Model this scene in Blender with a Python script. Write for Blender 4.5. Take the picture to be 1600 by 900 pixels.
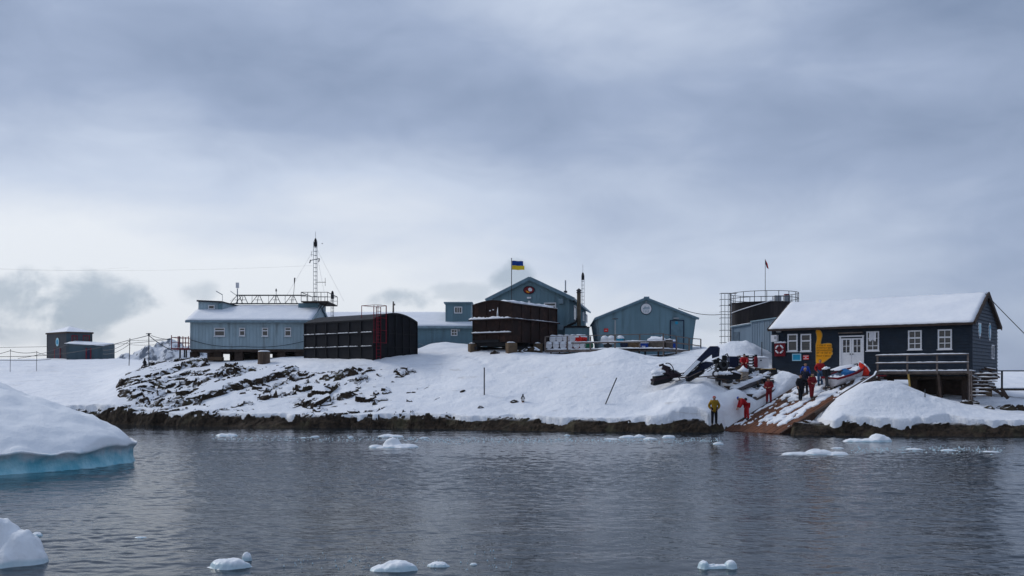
import bpy, math, random
import numpy as np
from mathutils import Vector, Matrix
R_ = math.radians
rnd = random.Random(7)
sc = bpy.context.scene
for o in list(bpy.data.objects): bpy.data.objects.remove(o)

# ------------------------------------------------------------------ camera
EYE = 3.2; F = 1500.0; HZ = 596.0          # eye height (m), focal length in photo pixels, horizon row
cam_d = bpy.data.cameras.new('camera'); cam = bpy.data.objects.new('camera', cam_d)
sc.collection.objects.link(cam); sc.camera = cam
cam.location = (0, 0, EYE); cam.rotation_euler = (R_(90), 0, 0)
cam_d.sensor_width = 36; cam_d.lens = F/1600*36
cam_d.shift_y = (HZ-450)/1600; cam_d.clip_start = .1; cam_d.clip_end = 12000
sc.render.resolution_x = 1024; sc.render.resolution_y = 576
sc.view_settings.view_transform = 'Standard'; sc.view_settings.look = 'None'
sc.view_settings.exposure = 0.0; sc.view_settings.gamma = 1
sc.view_settings.use_curve_mapping = False

# ------------------------------------------------------------------ node helpers
class NT:
    def __init__(s, tree): s.t = tree; s.n = tree.nodes; s.l = tree.links
    def new(s, typ, **kw):
        nd = s.n.new(typ)
        for k, v in kw.items(): setattr(nd, k, v)
        return nd
    def put(s, nd, sock, val):
        i = nd.inputs[sock]
        if hasattr(val, 'is_output') or isinstance(val, bpy.types.NodeSocket): s.l.new(val, i)
        else: i.default_value = val
    def m(s, op, a, b=0.0, c=0.0, clamp=False):
        nd = s.new('ShaderNodeMath', operation=op); nd.use_clamp = clamp
        s.put(nd, 0, a); s.put(nd, 1, b)
        if len(nd.inputs) > 2: s.put(nd, 2, c)
        return nd.outputs[0]
    def rng(s, x, a, b, c=0.0, d=1.0, smooth=True):
        nd = s.new('ShaderNodeMapRange'); nd.interpolation_type = 'SMOOTHSTEP' if smooth else 'LINEAR'
        s.put(nd, 0, x); s.put(nd, 1, a); s.put(nd, 2, b); s.put(nd, 3, c); s.put(nd, 4, d)
        return nd.outputs[0]
    def mix(s, f, a, b, blend='MIX'):
        nd = s.new('ShaderNodeMix', data_type='RGBA'); nd.blend_type = blend
        s.put(nd, 0, f); s.put(nd, 6, col4(a)); s.put(nd, 7, col4(b))
        return nd.outputs[2]
    def noise(s, vec, scale, detail=3, rough=.5, dist=0.0, col=False):
        nd = s.new('ShaderNodeTexNoise'); s.put(nd, 'Vector', vec)
        nd.inputs['Scale'].default_value = scale; nd.inputs['Detail'].default_value = detail
        nd.inputs['Roughness'].default_value = rough; nd.inputs['Distortion'].default_value = dist
        return nd.outputs['Color' if col else 'Fac']
    def mapv(s, vec, scale=(1, 1, 1), rot=(0, 0, 0), loc=(0, 0, 0)):
        nd = s.new('ShaderNodeMapping'); s.put(nd, 0, vec)
        nd.inputs[1].default_value = loc; nd.inputs[2].default_value = rot; nd.inputs[3].default_value = scale
        return nd.outputs[0]
def col4(c):
    if isinstance(c, (tuple, list)) and len(c) == 3: return (*c, 1)
    return c

# ------------------------------------------------------------------ sky
SUN_EL, SUN_AZ = R_(38), R_(-62)      # azimuth measured from the view direction, left negative
w = bpy.data.worlds.new('World'); sc.world = w; w.use_nodes = True
T = NT(w.node_tree); T.n.clear()
tc = T.new('ShaderNodeTexCoord').outputs['Generated']
sp = T.new('ShaderNodeSeparateXYZ'); T.put(sp, 0, tc)
az = T.m('ARCTAN2', sp.outputs[0], sp.outputs[1]); el = T.m('ARCSINE', sp.outputs[2])
cb = T.new('ShaderNodeCombineXYZ'); T.put(cb, 0, az); T.put(cb, 1, el); v2 = cb.outputs[0]
bands = T.noise(T.mapv(v2, (1.5, 4.2, 1), loc=(3.1, .35, 0), rot=(0, 0, R_(5))), 1.5, 4, .5, .2)
fine = T.noise(T.mapv(v2, (3.5, 8, 1), loc=(7.3, 1, 0), rot=(0, 0, R_(-6))), 2.4, 7, .6, .6)
low = T.rng(el, .05, .31, 1, 0)
leftw = T.rng(az, -.30, .52, 1, .22)
gl = T.m('MULTIPLY', low, leftw)
B = T.m('ADD', T.m('MULTIPLY', gl, 1.05), T.m('MULTIPLY', T.m('SUBTRACT', bands, .5), 1.1))
B = T.m('ADD', B, T.m('MULTIPLY', T.m('SUBTRACT', fine, .5), .30))
B = T.m('ADD', B, T.rng(el, .20, .42, .20, .40))
B = T.m('SUBTRACT', B, T.m('MULTIPLY', T.rng(az, -.28, -.52, 0, .22), T.rng(el, .12, .36)))
B = T.m('SUBTRACT', B, T.rng(az, .15, .55, 0, .16), clamp=True)
ramp = T.new('ShaderNodeValToRGB'); T.put(ramp, 0, B)
cr = ramp.color_ramp; cr.elements[0].position = 0; cr.elements[0].color = (.225, .295, .44, 1)
cr.elements[1].position = 1; cr.elements[1].color = (.86, .90, .96, 1)
e = cr.elements.new(.28); e.color = (.36, .44, .61, 1)
e = cr.elements.new(.6); e.color = (.60, .68, .83, 1)
cloud = ramp.outputs[0]
puffn = T.noise(T.mapv(v2, (9, 11, 1), loc=(1.7, .2, 0)), 1.6, 6, .55, .2)
def puff(cloud, px, py, rx, ry, amt, th=.0):
    a0 = math.atan((px-800)/F); e0 = math.atan((HZ-py)/F*math.cos(a0))
    dx = T.m('DIVIDE', T.m('SUBTRACT', az, a0), rx/F); dy = T.m('DIVIDE', T.m('SUBTRACT', el, e0), ry/F)
    d = T.m('ADD', T.m('MULTIPLY', dx, dx), T.m('MULTIPLY', dy, dy))
    val = T.m('ADD', T.m('SUBTRACT', 1.0, d), T.m('MULTIPLY', T.m('SUBTRACT', puffn, .5), 3.6))
    f = T.m('MULTIPLY', T.rng(val, .1, .95), amt)
    return T.mix(f, cloud, (.37, .455, .56))
for a in [(125, 470, 95, 58, .85), (20, 480, 80, 45, .75), (312, 452, 34, 26, .5), (622, 470, 70, 24, .75), (800, 432, 42, 30, .75),
          (720, 455, 60, 20, .4), (1130, 505, 60, 20, .25), (60, 525, 160, 16, .35)]:
    cloud = puff(cloud, *a)
sky = T.new('ShaderNodeTexSky', sky_type='NISHITA'); sky.sun_disc = False
sky.sun_elevation = SUN_EL; sky.sun_rotation = SUN_AZ
bg1 = T.new('ShaderNodeBackground'); T.put(bg1, 0, sky.outputs[0]); bg1.inputs[1].default_value = .10
bg2 = T.new('ShaderNodeBackground'); T.put(bg2, 0, cloud); bg2.inputs[1].default_value = 1.0
mx = T.new('ShaderNodeMixShader'); mx.inputs[0].default_value = .93
T.l.new(bg1.outputs[0], mx.inputs[1]); T.l.new(bg2.outputs[0], mx.inputs[2])
out = T.new('ShaderNodeOutputWorld'); T.l.new(mx.outputs[0], out.inputs[0])
# overcast: one soft sun
sd = bpy.data.lights.new('sun', 'SUN'); sd.energy = 1.5; sd.angle = R_(22); sd.color = (1, .965, .92)
so = bpy.data.objects.new('sun', sd); sc.collection.objects.link(so)
dirv = Vector((math.sin(SUN_AZ)*math.cos(SUN_EL), math.cos(SUN_AZ)*math.cos(SUN_EL), math.sin(SUN_EL)))
so.rotation_euler = dirv.to_track_quat('Z', 'Y').to_euler()

# ------------------------------------------------------------------ materials
_m = {}
def pbr(name, color, rough=.7, var=.18, scale=3.0, bump=.0, bscale=20.0, metal=0.0, dirt=None, dscale=1.5, damt=.4, spec=.18, streak=False):
    if name in _m: return _m[name]
    m = bpy.data.materials.new(name); m.use_nodes = True; t = NT(m.node_tree)
    b = t.n['Principled BSDF']; co = t.new('ShaderNodeTexCoord').outputs['Object']
    if streak: cs = t.mapv(co, (1, 1, .12))
    else: cs = co
    n = t.noise(cs, scale, 5, .6)
    c = t.mix(t.rng(n, .25, .75), tuple(x*(1-var) for x in color), tuple(min(1, x*(1+var)) for x in color))
    if dirt:
        d = t.noise(cs, dscale, 6, .65, .3)
        c = t.mix(t.m('MULTIPLY', t.rng(d, .5, .72), damt), c, dirt)
    t.put(b, 'Base Color', c); t.put(b, 'Roughness', t.rng(n, .2, .8, max(0, rough-.1), min(1, rough+.1)))
    b.inputs['Metallic'].default_value = metal; b.inputs['Specular IOR Level'].default_value = spec
    if bump:
        bn = t.new('ShaderNodeBump'); bn.inputs['Strength'].default_value = bump; bn.inputs['Distance'].default_value = .02
        t.put(bn, 'Height', t.noise(co, bscale, 4, .6)); t.l.new(bn.outputs[0], b.inputs['Normal'])
    _m[name] = m; return m
def snow_mat(name='snow', dirty=0.0):
    if name in _m: return _m[name]
    m = bpy.data.materials.new(name); m.use_nodes = True; t = NT(m.node_tree); b = t.n['Principled BSDF']
    co = t.new('ShaderNodeTexCoord').outputs['Object']
    n1 = t.noise(co, .5, 5, .6); n2 = t.noise(co, 6, 5, .7)
    c = t.mix(t.rng(n1, .3, .7), (.78, .81, .86), (.88, .895, .92))
    if dirty:
        n3 = t.noise(t.mapv(co, (.25, .6, 2.4), loc=(3, 1, 0)), 1.0, 6, .7, .5)
        c = t.mix(t.m('MULTIPLY', t.rng(n3, .56, .74), dirty), c, (.36, .33, .30))
    t.put(b, 'Base Color', c); b.inputs['Roughness'].default_value = .62; b.inputs['Specular IOR Level'].default_value = .25
    h = t.m('ADD', t.m('MULTIPLY', t.noise(t.mapv(co, (1, 1, 1)), 1.6, 6, .62), .21), t.m('MULTIPLY', n2, .035))
    bn = t.new('ShaderNodeBump'); bn.inputs['Strength'].default_value = .72 if dirty else .32; bn.inputs['Distance'].default_value = 1
    t.put(bn, 'Height', h); t.l.new(bn.outputs[0], b.inputs['Normal'])
    _m[name] = m; return m
SNOW = snow_mat(); GSNOW = snow_mat('ground_snow', .5)
def rock_mat(name, rockc, rockd, snowmin, snowmax, sc_=1.0, line=True):
    m = bpy.data.materials.new(name); m.use_nodes = True; t = NT(m.node_tree); b = t.n['Principled BSDF']
    g = t.new('ShaderNodeNewGeometry'); pos = g.outputs['Position']
    s = t.new('ShaderNodeSeparateXYZ'); t.put(s, 0, g.outputs['Normal'])
    ps = t.new('ShaderNodeSeparateXYZ'); t.put(ps, 0, pos)
    n = t.noise(pos, 3.0*sc_, 6, .65); n2 = t.noise(pos, .7*sc_, 4, .6)
    rc = t.mix(t.rng(n, .3, .7), rockd, rockc)
    rc = t.mix(t.m('MULTIPLY', t.rng(n2, .5, .7), .5), rc, (.115, .105, .06))
    f = t.m('ADD', s.outputs[2], t.m('MULTIPLY', t.m('SUBTRACT', t.noise(pos, 2.2*sc_, 5, .6), .5), .5))
    f = t.rng(f, snowmin, snowmax)
    if line:     # the tide keeps the foot of the rocks bare
        f = t.m('MULTIPLY', f, t.rng(t.m('ADD', ps.outputs[2], t.m('MULTIPLY', n2, .5)), .85, 1.1))
    t.put(b, 'Base Color', t.mix(f, rc, (.83, .855, .9))); b.inputs['Roughness'].default_value = .8; b.inputs['Specular IOR Level'].default_value = .12
    bn = t.new('ShaderNodeBump'); bn.inputs['Strength'].default_value = .8; bn.inputs['Distance'].default_value = .12/sc_
    t.put(bn, 'Height', t.noise(pos, 5*sc_, 6, .7)); t.l.new(bn.outputs[0], b.inputs['Normal'])
    return m

# ------------------------------------------------------------------ object helpers
def P(px, py, D): return Vector(((px-800)/F*D, D, EYE+(HZ-py)*D/F))
def zpx(py, D): return EYE+(HZ-py)*D/F
def xpx(px, D): return (px-800)/F*D
WL = {}
def tag(o, label, cat=None, group=None, kind=None):
    if label: o['label'] = label
    if cat: o['category'] = cat
    if group: o['group'] = group
    if kind: o['kind'] = kind
    return o
def thing(name, label, cat, loc, group=None):
    o = bpy.data.objects.new(name, None); sc.collection.objects.link(o)
    o.location = loc; o.empty_display_size = .3; WL[o.name] = Vector(loc)
    return tag(o, label, cat, group)
class MB:
    def __init__(s, M=None): s.v = []; s.f = []; s.M = M or Matrix()
    def add(s, vs, fs):
        k = len(s.v); s.v += [s.M @ Vector(p) for p in vs]; s.f += [tuple(i+k for i in f) for f in fs]; return s
    def box(s, x0, x1, y0, y1, z0, z1):
        vs = [(x, y, z) for z in (z0, z1) for y in (y0, y1) for x in (x0, x1)]
        return s.add(vs, [(0, 2, 3, 1), (4, 5, 7, 6), (0, 1, 5, 4), (2, 6, 7, 3), (0, 4, 6, 2), (1, 3, 7, 5)])
    def cbox(s, c, size, rot=None):
        h = Vector(size)/2; m = Matrix.Translation(c) @ (rot if rot else Matrix())
        vs = [m @ Vector((x*h.x, y*h.y, z*h.z)) for z in (-1, 1) for y in (-1, 1) for x in (-1, 1)]
        return s.add(vs, [(0, 2, 3, 1), (4, 5, 7, 6), (0, 1, 5, 4), (2, 6, 7, 3), (0, 4, 6, 2), (1, 3, 7, 5)])
    def bar(s, p, q, w_, h_=None, up=(0, 0, 1)):
        p = Vector(p); q = Vector(q); d = (q-p); L = d.length
        if L < 1e-6: return s
        d.normalize(); h_ = h_ or w_
        u = Vector(up)
        if abs(d.dot(u)) > .98: u = Vector((0, 1, 0))
        r = d.cross(u).normalized(); u = r.cross(d)
        vs = []
        for c in (p, q):
            for a, b in ((-1, -1), (1, -1), (1, 1), (-1, 1)): vs.append(c+r*a*w_/2+u*b*h_/2)
        return s.add(vs, [(0, 1, 2, 3), (7, 6, 5, 4), (0, 4, 5, 1), (1, 5, 6, 2), (2, 6, 7, 3), (3, 7, 4, 0)])
    def tube(s, pts, r, n=6, caps=True):
        pts = [Vector(p) for p in pts]; rr = r if isinstance(r, (list, tuple)) else [r]*len(pts)
        vs = []; fs = []
        for i, p in enumerate(pts):
            d = (pts[min(i+1, len(pts)-1)]-pts[max(i-1, 0)]).normalized()
            a = Vector((0, 0, 1)) if abs(d.z) < .9 else Vector((1, 0, 0))
            x = d.cross(a).normalized(); y = d.cross(x)
            for k in range(n):
                t = 2*math.pi*k/n; vs.append(p+(x*math.cos(t)+y*math.sin(t))*rr[i])
        for i in range(len(pts)-1):
            for k in range(n):
                fs.append((i*n+k, i*n+(k+1) % n, (i+1)*n+(k+1) % n, (i+1)*n+k))
        if caps: fs += [tuple(range(n))[::-1], tuple((len(pts)-1)*n+k for k in range(n))]
        return s.add(vs, fs)
    def lathe(s, prof, c=(0, 0, 0), n=24, rot=None, arc=(0, 360)):
        m = Matrix.Translation(c) @ (rot if rot else Matrix()); vs = []; fs = []
        for r, z in prof:
            for k in range(n):
                t = 2*math.pi*k/n; vs.append(m @ Vector((max(r, 1e-4)*math.cos(t), max(r, 1e-4)*math.sin(t), z)))
        for i in range(len(prof)-1):
            for k in range(n): fs.append((i*n+k, i*n+(k+1) % n, (i+1)*n+(k+1) % n, (i+1)*n+k))
        return s.add(vs, fs)
    def prism(s, poly, y0, y1):          # polygon in local xz pushed along y
        n = len(poly); vs = [(x, y0, z) for x, z in poly]+[(x, y1, z) for x, z in poly]
        fs = [tuple(range(n)), tuple(range(2*n-1, n-1, -1))]+[(i, n+i, n+(i+1) % n, (i+1) % n) for i in range(n)]
        return s.add(vs, fs)
    def slab(s, a, b, c, d, t):          # flat board under the corners a b c d
        a, b, c, d = map(Vector, (a, b, c, d)); n = (b-a).cross(d-a).normalized()
        if n.z < 0: n = -n
        vs = [a, b, c, d]+[p-n*t for p in (a, b, c, d)]
        return s.add(vs, [(0, 1, 2, 3), (7, 6, 5, 4), (0, 4, 5, 1), (1, 5, 6, 2), (2, 6, 7, 3), (3, 7, 4, 0)])
    def snow(s, a, b, c, d, t=.12, seg=.35, edge=.06, seed=0, lump=.3, off=.004):
        a, b, c, d = map(Vector, (a, b, c, d)); nx = max(2, int((b-a).length/seg)); ny = max(2, int((d-a).length/seg))
        nx = min(nx, 60); ny = min(ny, 40)
        n = (b-a).cross(d-a).normalized()
        if n.z < 0: n = -n
        X = (b-a).normalized(); Y = (d-a).normalized(); r = random.Random(seed+int(abs(a.x*97+a.y*31+a.z*13)))
        top = []; bot = []
        jx = [(r.random()-.5)*2*edge for _ in range(ny+1)]; jx2 = [(r.random()-.5)*2*edge for _ in range(ny+1)]
        jy = [(r.random()-.5)*2*edge for _ in range(nx+1)]; jy2 = [(r.random()-.5)*2*edge for _ in range(nx+1)]
        for j in range(ny+1):
            for i in range(nx+1):
                u = i/nx; v = j/ny; p = a.lerp(b, u).lerp(d.lerp(c, u), v)
                if i == 0: p = p+X*jx[j]
                if i == nx: p = p+X*jx2[j]
                if j == 0: p = p+Y*jy[i]
                if j == ny: p = p+Y*jy2[i]
                ed = (i in (0, nx)) or (j in (0, ny))
                h = t*(.45 if ed else 1)*(1+lump*(r.random()-.5)*2)
                top.append(p+n*(off+h)); bot.append(p+n*off)
        W = nx+1; k = len(top); fs = []
        for j in range(ny):
            for i in range(nx):
                q = (j*W+i, j*W+i+1, (j+1)*W+i+1, (j+1)*W+i); fs.append(q); fs.append(tuple(x+k for x in q[::-1]))
        loop = [i for i in range(W)]+[j*W+nx for j in range(1, ny+1)]+[ny*W+i for i in range(nx-1, -1, -1)]+[j*W for j in range(ny-1, 0, -1)]
        for i in range(len(loop)):
            p, q = loop[i], loop[(i+1) % len(loop)]; fs.append((q, p, p+k, q+k))
        return s.add(top+bot, fs)
    def build(s, name, mat, parent=None, smooth=False):
        me = bpy.data.meshes.new(name); off = WL[parent.name] if parent else Vector()
        if parent is None:
            xs = [p.x for p in s.v]; ys = [p.y for p in s.v]; zs = [p.z for p in s.v]
            off = Vector(((min(xs)+max(xs))/2, (min(ys)+max(ys))/2, min(zs)))
        me.from_pydata([p-off for p in s.v], [], s.f); me.update()
        mats = mat if isinstance(mat, (list, tuple)) else [mat]
        for x in mats: me.materials.append(x)
        if smooth: me.polygons.foreach_set('use_smooth', [True]*len(me.polygons))
        o = bpy.data.objects.new(name, me); sc.collection.objects.link(o)
        if parent: o.parent = parent
        else: o.location = off
        WL[o.name] = off
        return o
def frame(ox, oy, oz, dx, dy):       # local x along (dx,dy), local y away from the camera side, z up
    d = Vector((dx, dy, 0)).normalized(); n = Vector((-d.y, d.x, 0))
    M = Matrix(((d.x, n.x, 0, ox), (d.y, n.y, 0, oy), (0, 0, 1, oz), (0, 0, 0, 1)))
    return M
def onwall(M, px, py, yoff=0.0):      # where the sight line of a photo point meets the plane y=yoff of a frame
    inv = M.inverted(); o = inv @ Vector((0, 0, EYE)); d = inv.to_3x3() @ Vector(((px-800)/F, 1, (HZ-py)/F))
    t = (yoff-o.y)/d.y; p = o+d*t
    return p.x, p.z
def onplane(px, py, a, n):
    o = Vector((0, 0, EYE)); d = Vector(((px-800)/F, 1, (HZ-py)/F)); t = (Vector(a)-o).dot(n)/d.dot(n)
    return o+d*t
def dup(root, loc, label, group=None):
    r = root.copy(); sc.collection.objects.link(r); r.location = loc; r['label'] = label
    WL[r.name] = Vector(loc)
    if group: r['group'] = group
    for ch in list(root.children):
        c = ch.copy(); sc.collection.objects.link(c); c.parent = r
        for g in ch.children:
            d = g.copy(); sc.collection.objects.link(d); d.parent = c
    return r

# ------------------------------------------------------------------ numpy noise
def _hash(ix, iy, k):
    n = (ix*374761393+iy*668265263+k*1442695041) & 0x7fffffff
    n = ((n ^ (n >> 13))*1274126177) & 0x7fffffff
    return ((n ^ (n >> 16)) & 0xffff)/65535.0
def vnoise(x, y, k=0):
    ix = np.floor(x).astype(np.int64); iy = np.floor(y).astype(np.int64); fx = x-ix; fy = y-iy
    fx = fx*fx*(3-2*fx); fy = fy*fy*(3-2*fy)
    a = _hash(ix, iy, k); b = _hash(ix+1, iy, k); c = _hash(ix, iy+1, k); d = _hash(ix+1, iy+1, k)
    return (a*(1-fx)+b*fx)*(1-fy)+(c*(1-fx)+d*fx)*fy-.5
def fbm(x, y, k=0, o=4):
    s = 0; a = 1.0
    for i in range(o): s = s+a*vnoise(x*2**i+i*13.7, y*2**i-i*7.1, k+i); a *= .5
    return s
def blocky(x, y, k=0):               # broken, tilted facets
    ix = np.floor(x).astype(np.int64); iy = np.floor(y).astype(np.int64)
    best = np.full(x.shape, 1e9); val = np.zeros(x.shape)
    for dx in (-1, 0, 1):
        for dy in (-1, 0, 1):
            cx = ix+dx; cy = iy+dy; px = cx+_hash(cx, cy, k); py = cy+_hash(cx, cy, k+1)
            d = (x-px)**2+(y-py)**2; h = _hash(cx, cy, k+2)-.5+(x-px)*(_hash(cx, cy, k+3)-.5)*.9+(y-py)*(_hash(cx, cy, k+4)-.35)*1.1
            mk = d < best; best = np.where(mk, d, best); val = np.where(mk, h, val)
    return val
def sst(a, b, x):
    t = np.clip((x-a)/(b-a), 0, 1); return t*t*(3-2*t)

# ------------------------------------------------------------------ lie of the land
TAB = {
 -900: [(76, .7), (90, 2.2), (125, 4.7), (175, 7.0), (260, 7.0)],
 0:    [(73, .7), (88, 2.2), (125, 4.8), (165, 7.0), (175, 7.15), (260, 7.0)],
 150:  [(71.5, .8), (74, 1.5), (88, 2.9), (125, 5.1), (170, 7.25), (260, 7.0)],
 200:  [(71.3, .8), (74.5, 2.2), (82, 3.7), (92, 4.4), (125, 5.5), (170, 7.2), (260, 7.0)],
 235:  [(71, .8), (76, 2.6), (84, 4.2), (92, 4.8), (110, 5.4), (150, 6.4), (260, 6.5)],
 285:  [(70, .8), (75, 2.4), (80, 3.9), (84, 4.85), (90, 4.9), (150, 5.9), (260, 6)],
 350:  [(69, .8), (74, 2.5), (79, 4.1), (83, 4.9), (90, 5.0), (150, 5.2), (260, 6)],
 475:  [(68, .8), (72, 2.2), (76, 3.9), (79, 4.9), (84, 5.5), (90, 5.4), (150, 5.4), (260, 6)],
 560:  [(67, .8), (71, 2.3), (75, 4.1), (77, 5.0), (84, 5.5), (150, 5.5), (260, 6)],
 648:  [(66, .8), (71, 2.4), (76, 4.5), (79, 5.35), (86, 6.0), (92, 6.1), (150, 5.8), (260, 6)],
 690:  [(65.5, .8), (71, 2.7), (77, 4.7), (83, 5.8), (90, 7.1), (95, 6.4), (150, 6), (260, 6)],
 735:  [(65, .8), (70, 2.8), (76, 5.2), (80, 5.9), (90, 6.6), (95, 6.4), (150, 6), (260, 6)],
 800:  [(64.5, .8), (70, 3.0), (75, 5.3), (78, 5.7), (85, 6.0), (150, 6), (260, 6)],
 860:  [(63.5, .8), (69, 3.2), (73, 5.0), (77, 5.25), (85, 5.9), (150, 6), (260, 6)],
 960:  [(62.5, .8), (67, 3.4), (71, 5.55), (73, 5.75), (75, 4.9), (78, 5.0), (85, 5.8), (150, 6), (260, 6)],
 1030: [(61.5, .8), (65, 2.6), (68, 4.2), (71, 4.95), (75, 4.9), (82, 5.8), (150, 6.5), (260, 6.5)],
 1100: [(60.8, .8), (62.5, 2.0), (65, 3.4), (70, 4.6), (75, 5.7), (90, 6.7), (150, 7), (260, 7)],
 1135: [(61, .7), (62.2, 1.2), (63.3, 1.8), (65, 2.5), (67, 3.2), (70, 4.4), (75, 5.7), (80, 5.6), (150, 6), (260, 6)],
 1165: [(62.2, .6), (63, 1.1), (64, 1.7), (65.5, 2.25), (67, 2.9), (70, 4.1), (73, 5.3), (76, 5.9), (80, 5.3), (150, 5), (260, 6)],
 1215: [(59.6, -.3), (62, .6), (64.3, 1.6), (65.5, 2.2), (67, 2.8), (70, 3.8), (74, 4.6), (80, 4.5), (150, 5), (260, 6)],
 1270: [(58, -.2), (60, .5), (62, 1.3), (65, 2.4), (68, 3.2), (71, 3.6), (90, 3.8), (150, 5), (260, 6)],
 1300: [(57.6, .8), (58.8, 1.7), (60.5, 1.7), (62, 2.0), (65, 3.0), (67, 3.4), (71, 3.6), (90, 3.8), (150, 5), (260, 6)],
 1350: [(57.4, .8), (59, 2.4), (60.5, 3.0), (62, 3.0), (65, 3.3), (67, 3.5), (71, 3.6), (90, 3.8), (150, 5), (260, 6)],
 1395: [(57.3, .8), (59, 2.5), (61, 3.45), (62.5, 3.2), (65, 2.7), (70, 2.8), (90, 3.8), (150, 4.4), (260, 6)],
 1450: [(57, .8), (59, 2.1), (60.5, 2.5), (62.5, 2.0), (66, 2.1), (80, 3.0), (150, 4.4), (260, 6)],
 1520: [(56.5, .8), (58.5, 1.4), (60, 1.8), (62, 1.6), (67, 2.2), (75, 2.9), (90, 3.6), (150, 4.4), (260, 6)],
 1600: [(56, .8), (58.5, 1.1), (62, 1.5), (70, 2.2), (80, 3.0), (95, 4.2), (150, 4.4), (260, 6)],
 2600: [(54, .8), (58.5, 1.1), (62, 1.5), (70, 2.2), (80, 3.0), (95, 4.2), (150, 4.4), (260, 6)]}
gx = np.arange(-900, 2610, 10.0); gd = np.arange(50, 265, .5)
ks = sorted(TAB); prof = np.array([np.interp(gd, [p[0] for p in TAB[k]], [p[1] for p in TAB[k]]) for k in ks])
G = np.array([np.interp(gx, ks, prof[:, j]) for j in range(len(gd))]).T
def blur(A, n, ax):
    for _ in range(n):
        A = np.apply_along_axis(lambda r: np.convolve(np.pad(r, 1, mode='edge'), [.25, .5, .25], 'valid'), ax, A)
    return A
G = blur(blur(G, 3, 0), 3, 1)
SHX = [-900, 150, 300, 450, 600, 750, 900, 1090, 1108, 1136, 1217, 1228, 1600, 2600]
SHY = [658, 662, 666, 668, 669, 671, 674, 676, 676, 673, 678, 680, 682, 686]
SHD = [EYE*F/(y-HZ) for y in SHY]
def base(X, Y):
    px = 800+F*X/Y; i = np.clip((px+900)/10, 0, len(gx)-1.001); j = np.clip((Y-50)*2, 0, len(gd)-1.001)
    i0 = i.astype(int); j0 = j.astype(int); a = i-i0; b = j-j0
    z = (G[i0, j0]*(1-a)+G[i0+1, j0]*a)*(1-b)+(G[i0, j0+1]*(1-a)+G[i0+1, j0+1]*a)*b
    s = Y-np.interp(px, SHX, SHD)-.35*fbm(X*.35, Y*.1, 5, 3)
    return z, s, px
SL0 = ((1218-800)/F*58.5, 58.5); _e = ((1131-800)/F*62.2-SL0[0], 62.2-SL0[1]); SLW = math.hypot(*_e); SLV = (_e[0]/SLW, _e[1]/SLW)
SLL = math.hypot(7.1, 4.5); SLU = (7.1, 4.5)
BUMPS = [(1230, 66.8, 1.2, .9, .9), (1153, 63.6, .9, .6, .75), (1075, 61.8, 2.4, 1.2, .5), (1170, 75, 2.6, 1.3, .7), (1305, 68.5, .8, .6, .3), (1345, 60.3, 1.5, 1.0, .25), (1085, 63.4, 2.0, .7, .5), (1045, 64.2, 1.5, .6, .35)]
PRINTS = []
for (ax, ad, bx, bd) in ((1000, 70, 1120, 63.5), (1120, 63.5, 1150, 62.6), (860, 75.5, 770, 72), (770, 72, 700, 80), (60, 100, 180, 86), (1480, 62, 1440, 59.6)):
    p0 = ((ax-800)/F*ad, ad); p1 = ((bx-800)/F*bd, bd); L_ = math.hypot(p1[0]-p0[0], p1[1]-p0[1]); n_ = int(L_/.42)
    for i_ in range(n_): f_ = i_/n_; s_ = .14*(-1)**i_; PRINTS.append((p0[0]+(p1[0]-p0[0])*f_+rnd.uniform(-.05, .05), p0[1]+(p1[1]-p0[1])*f_+s_+.5*math.sin(f_*5)))
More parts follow.
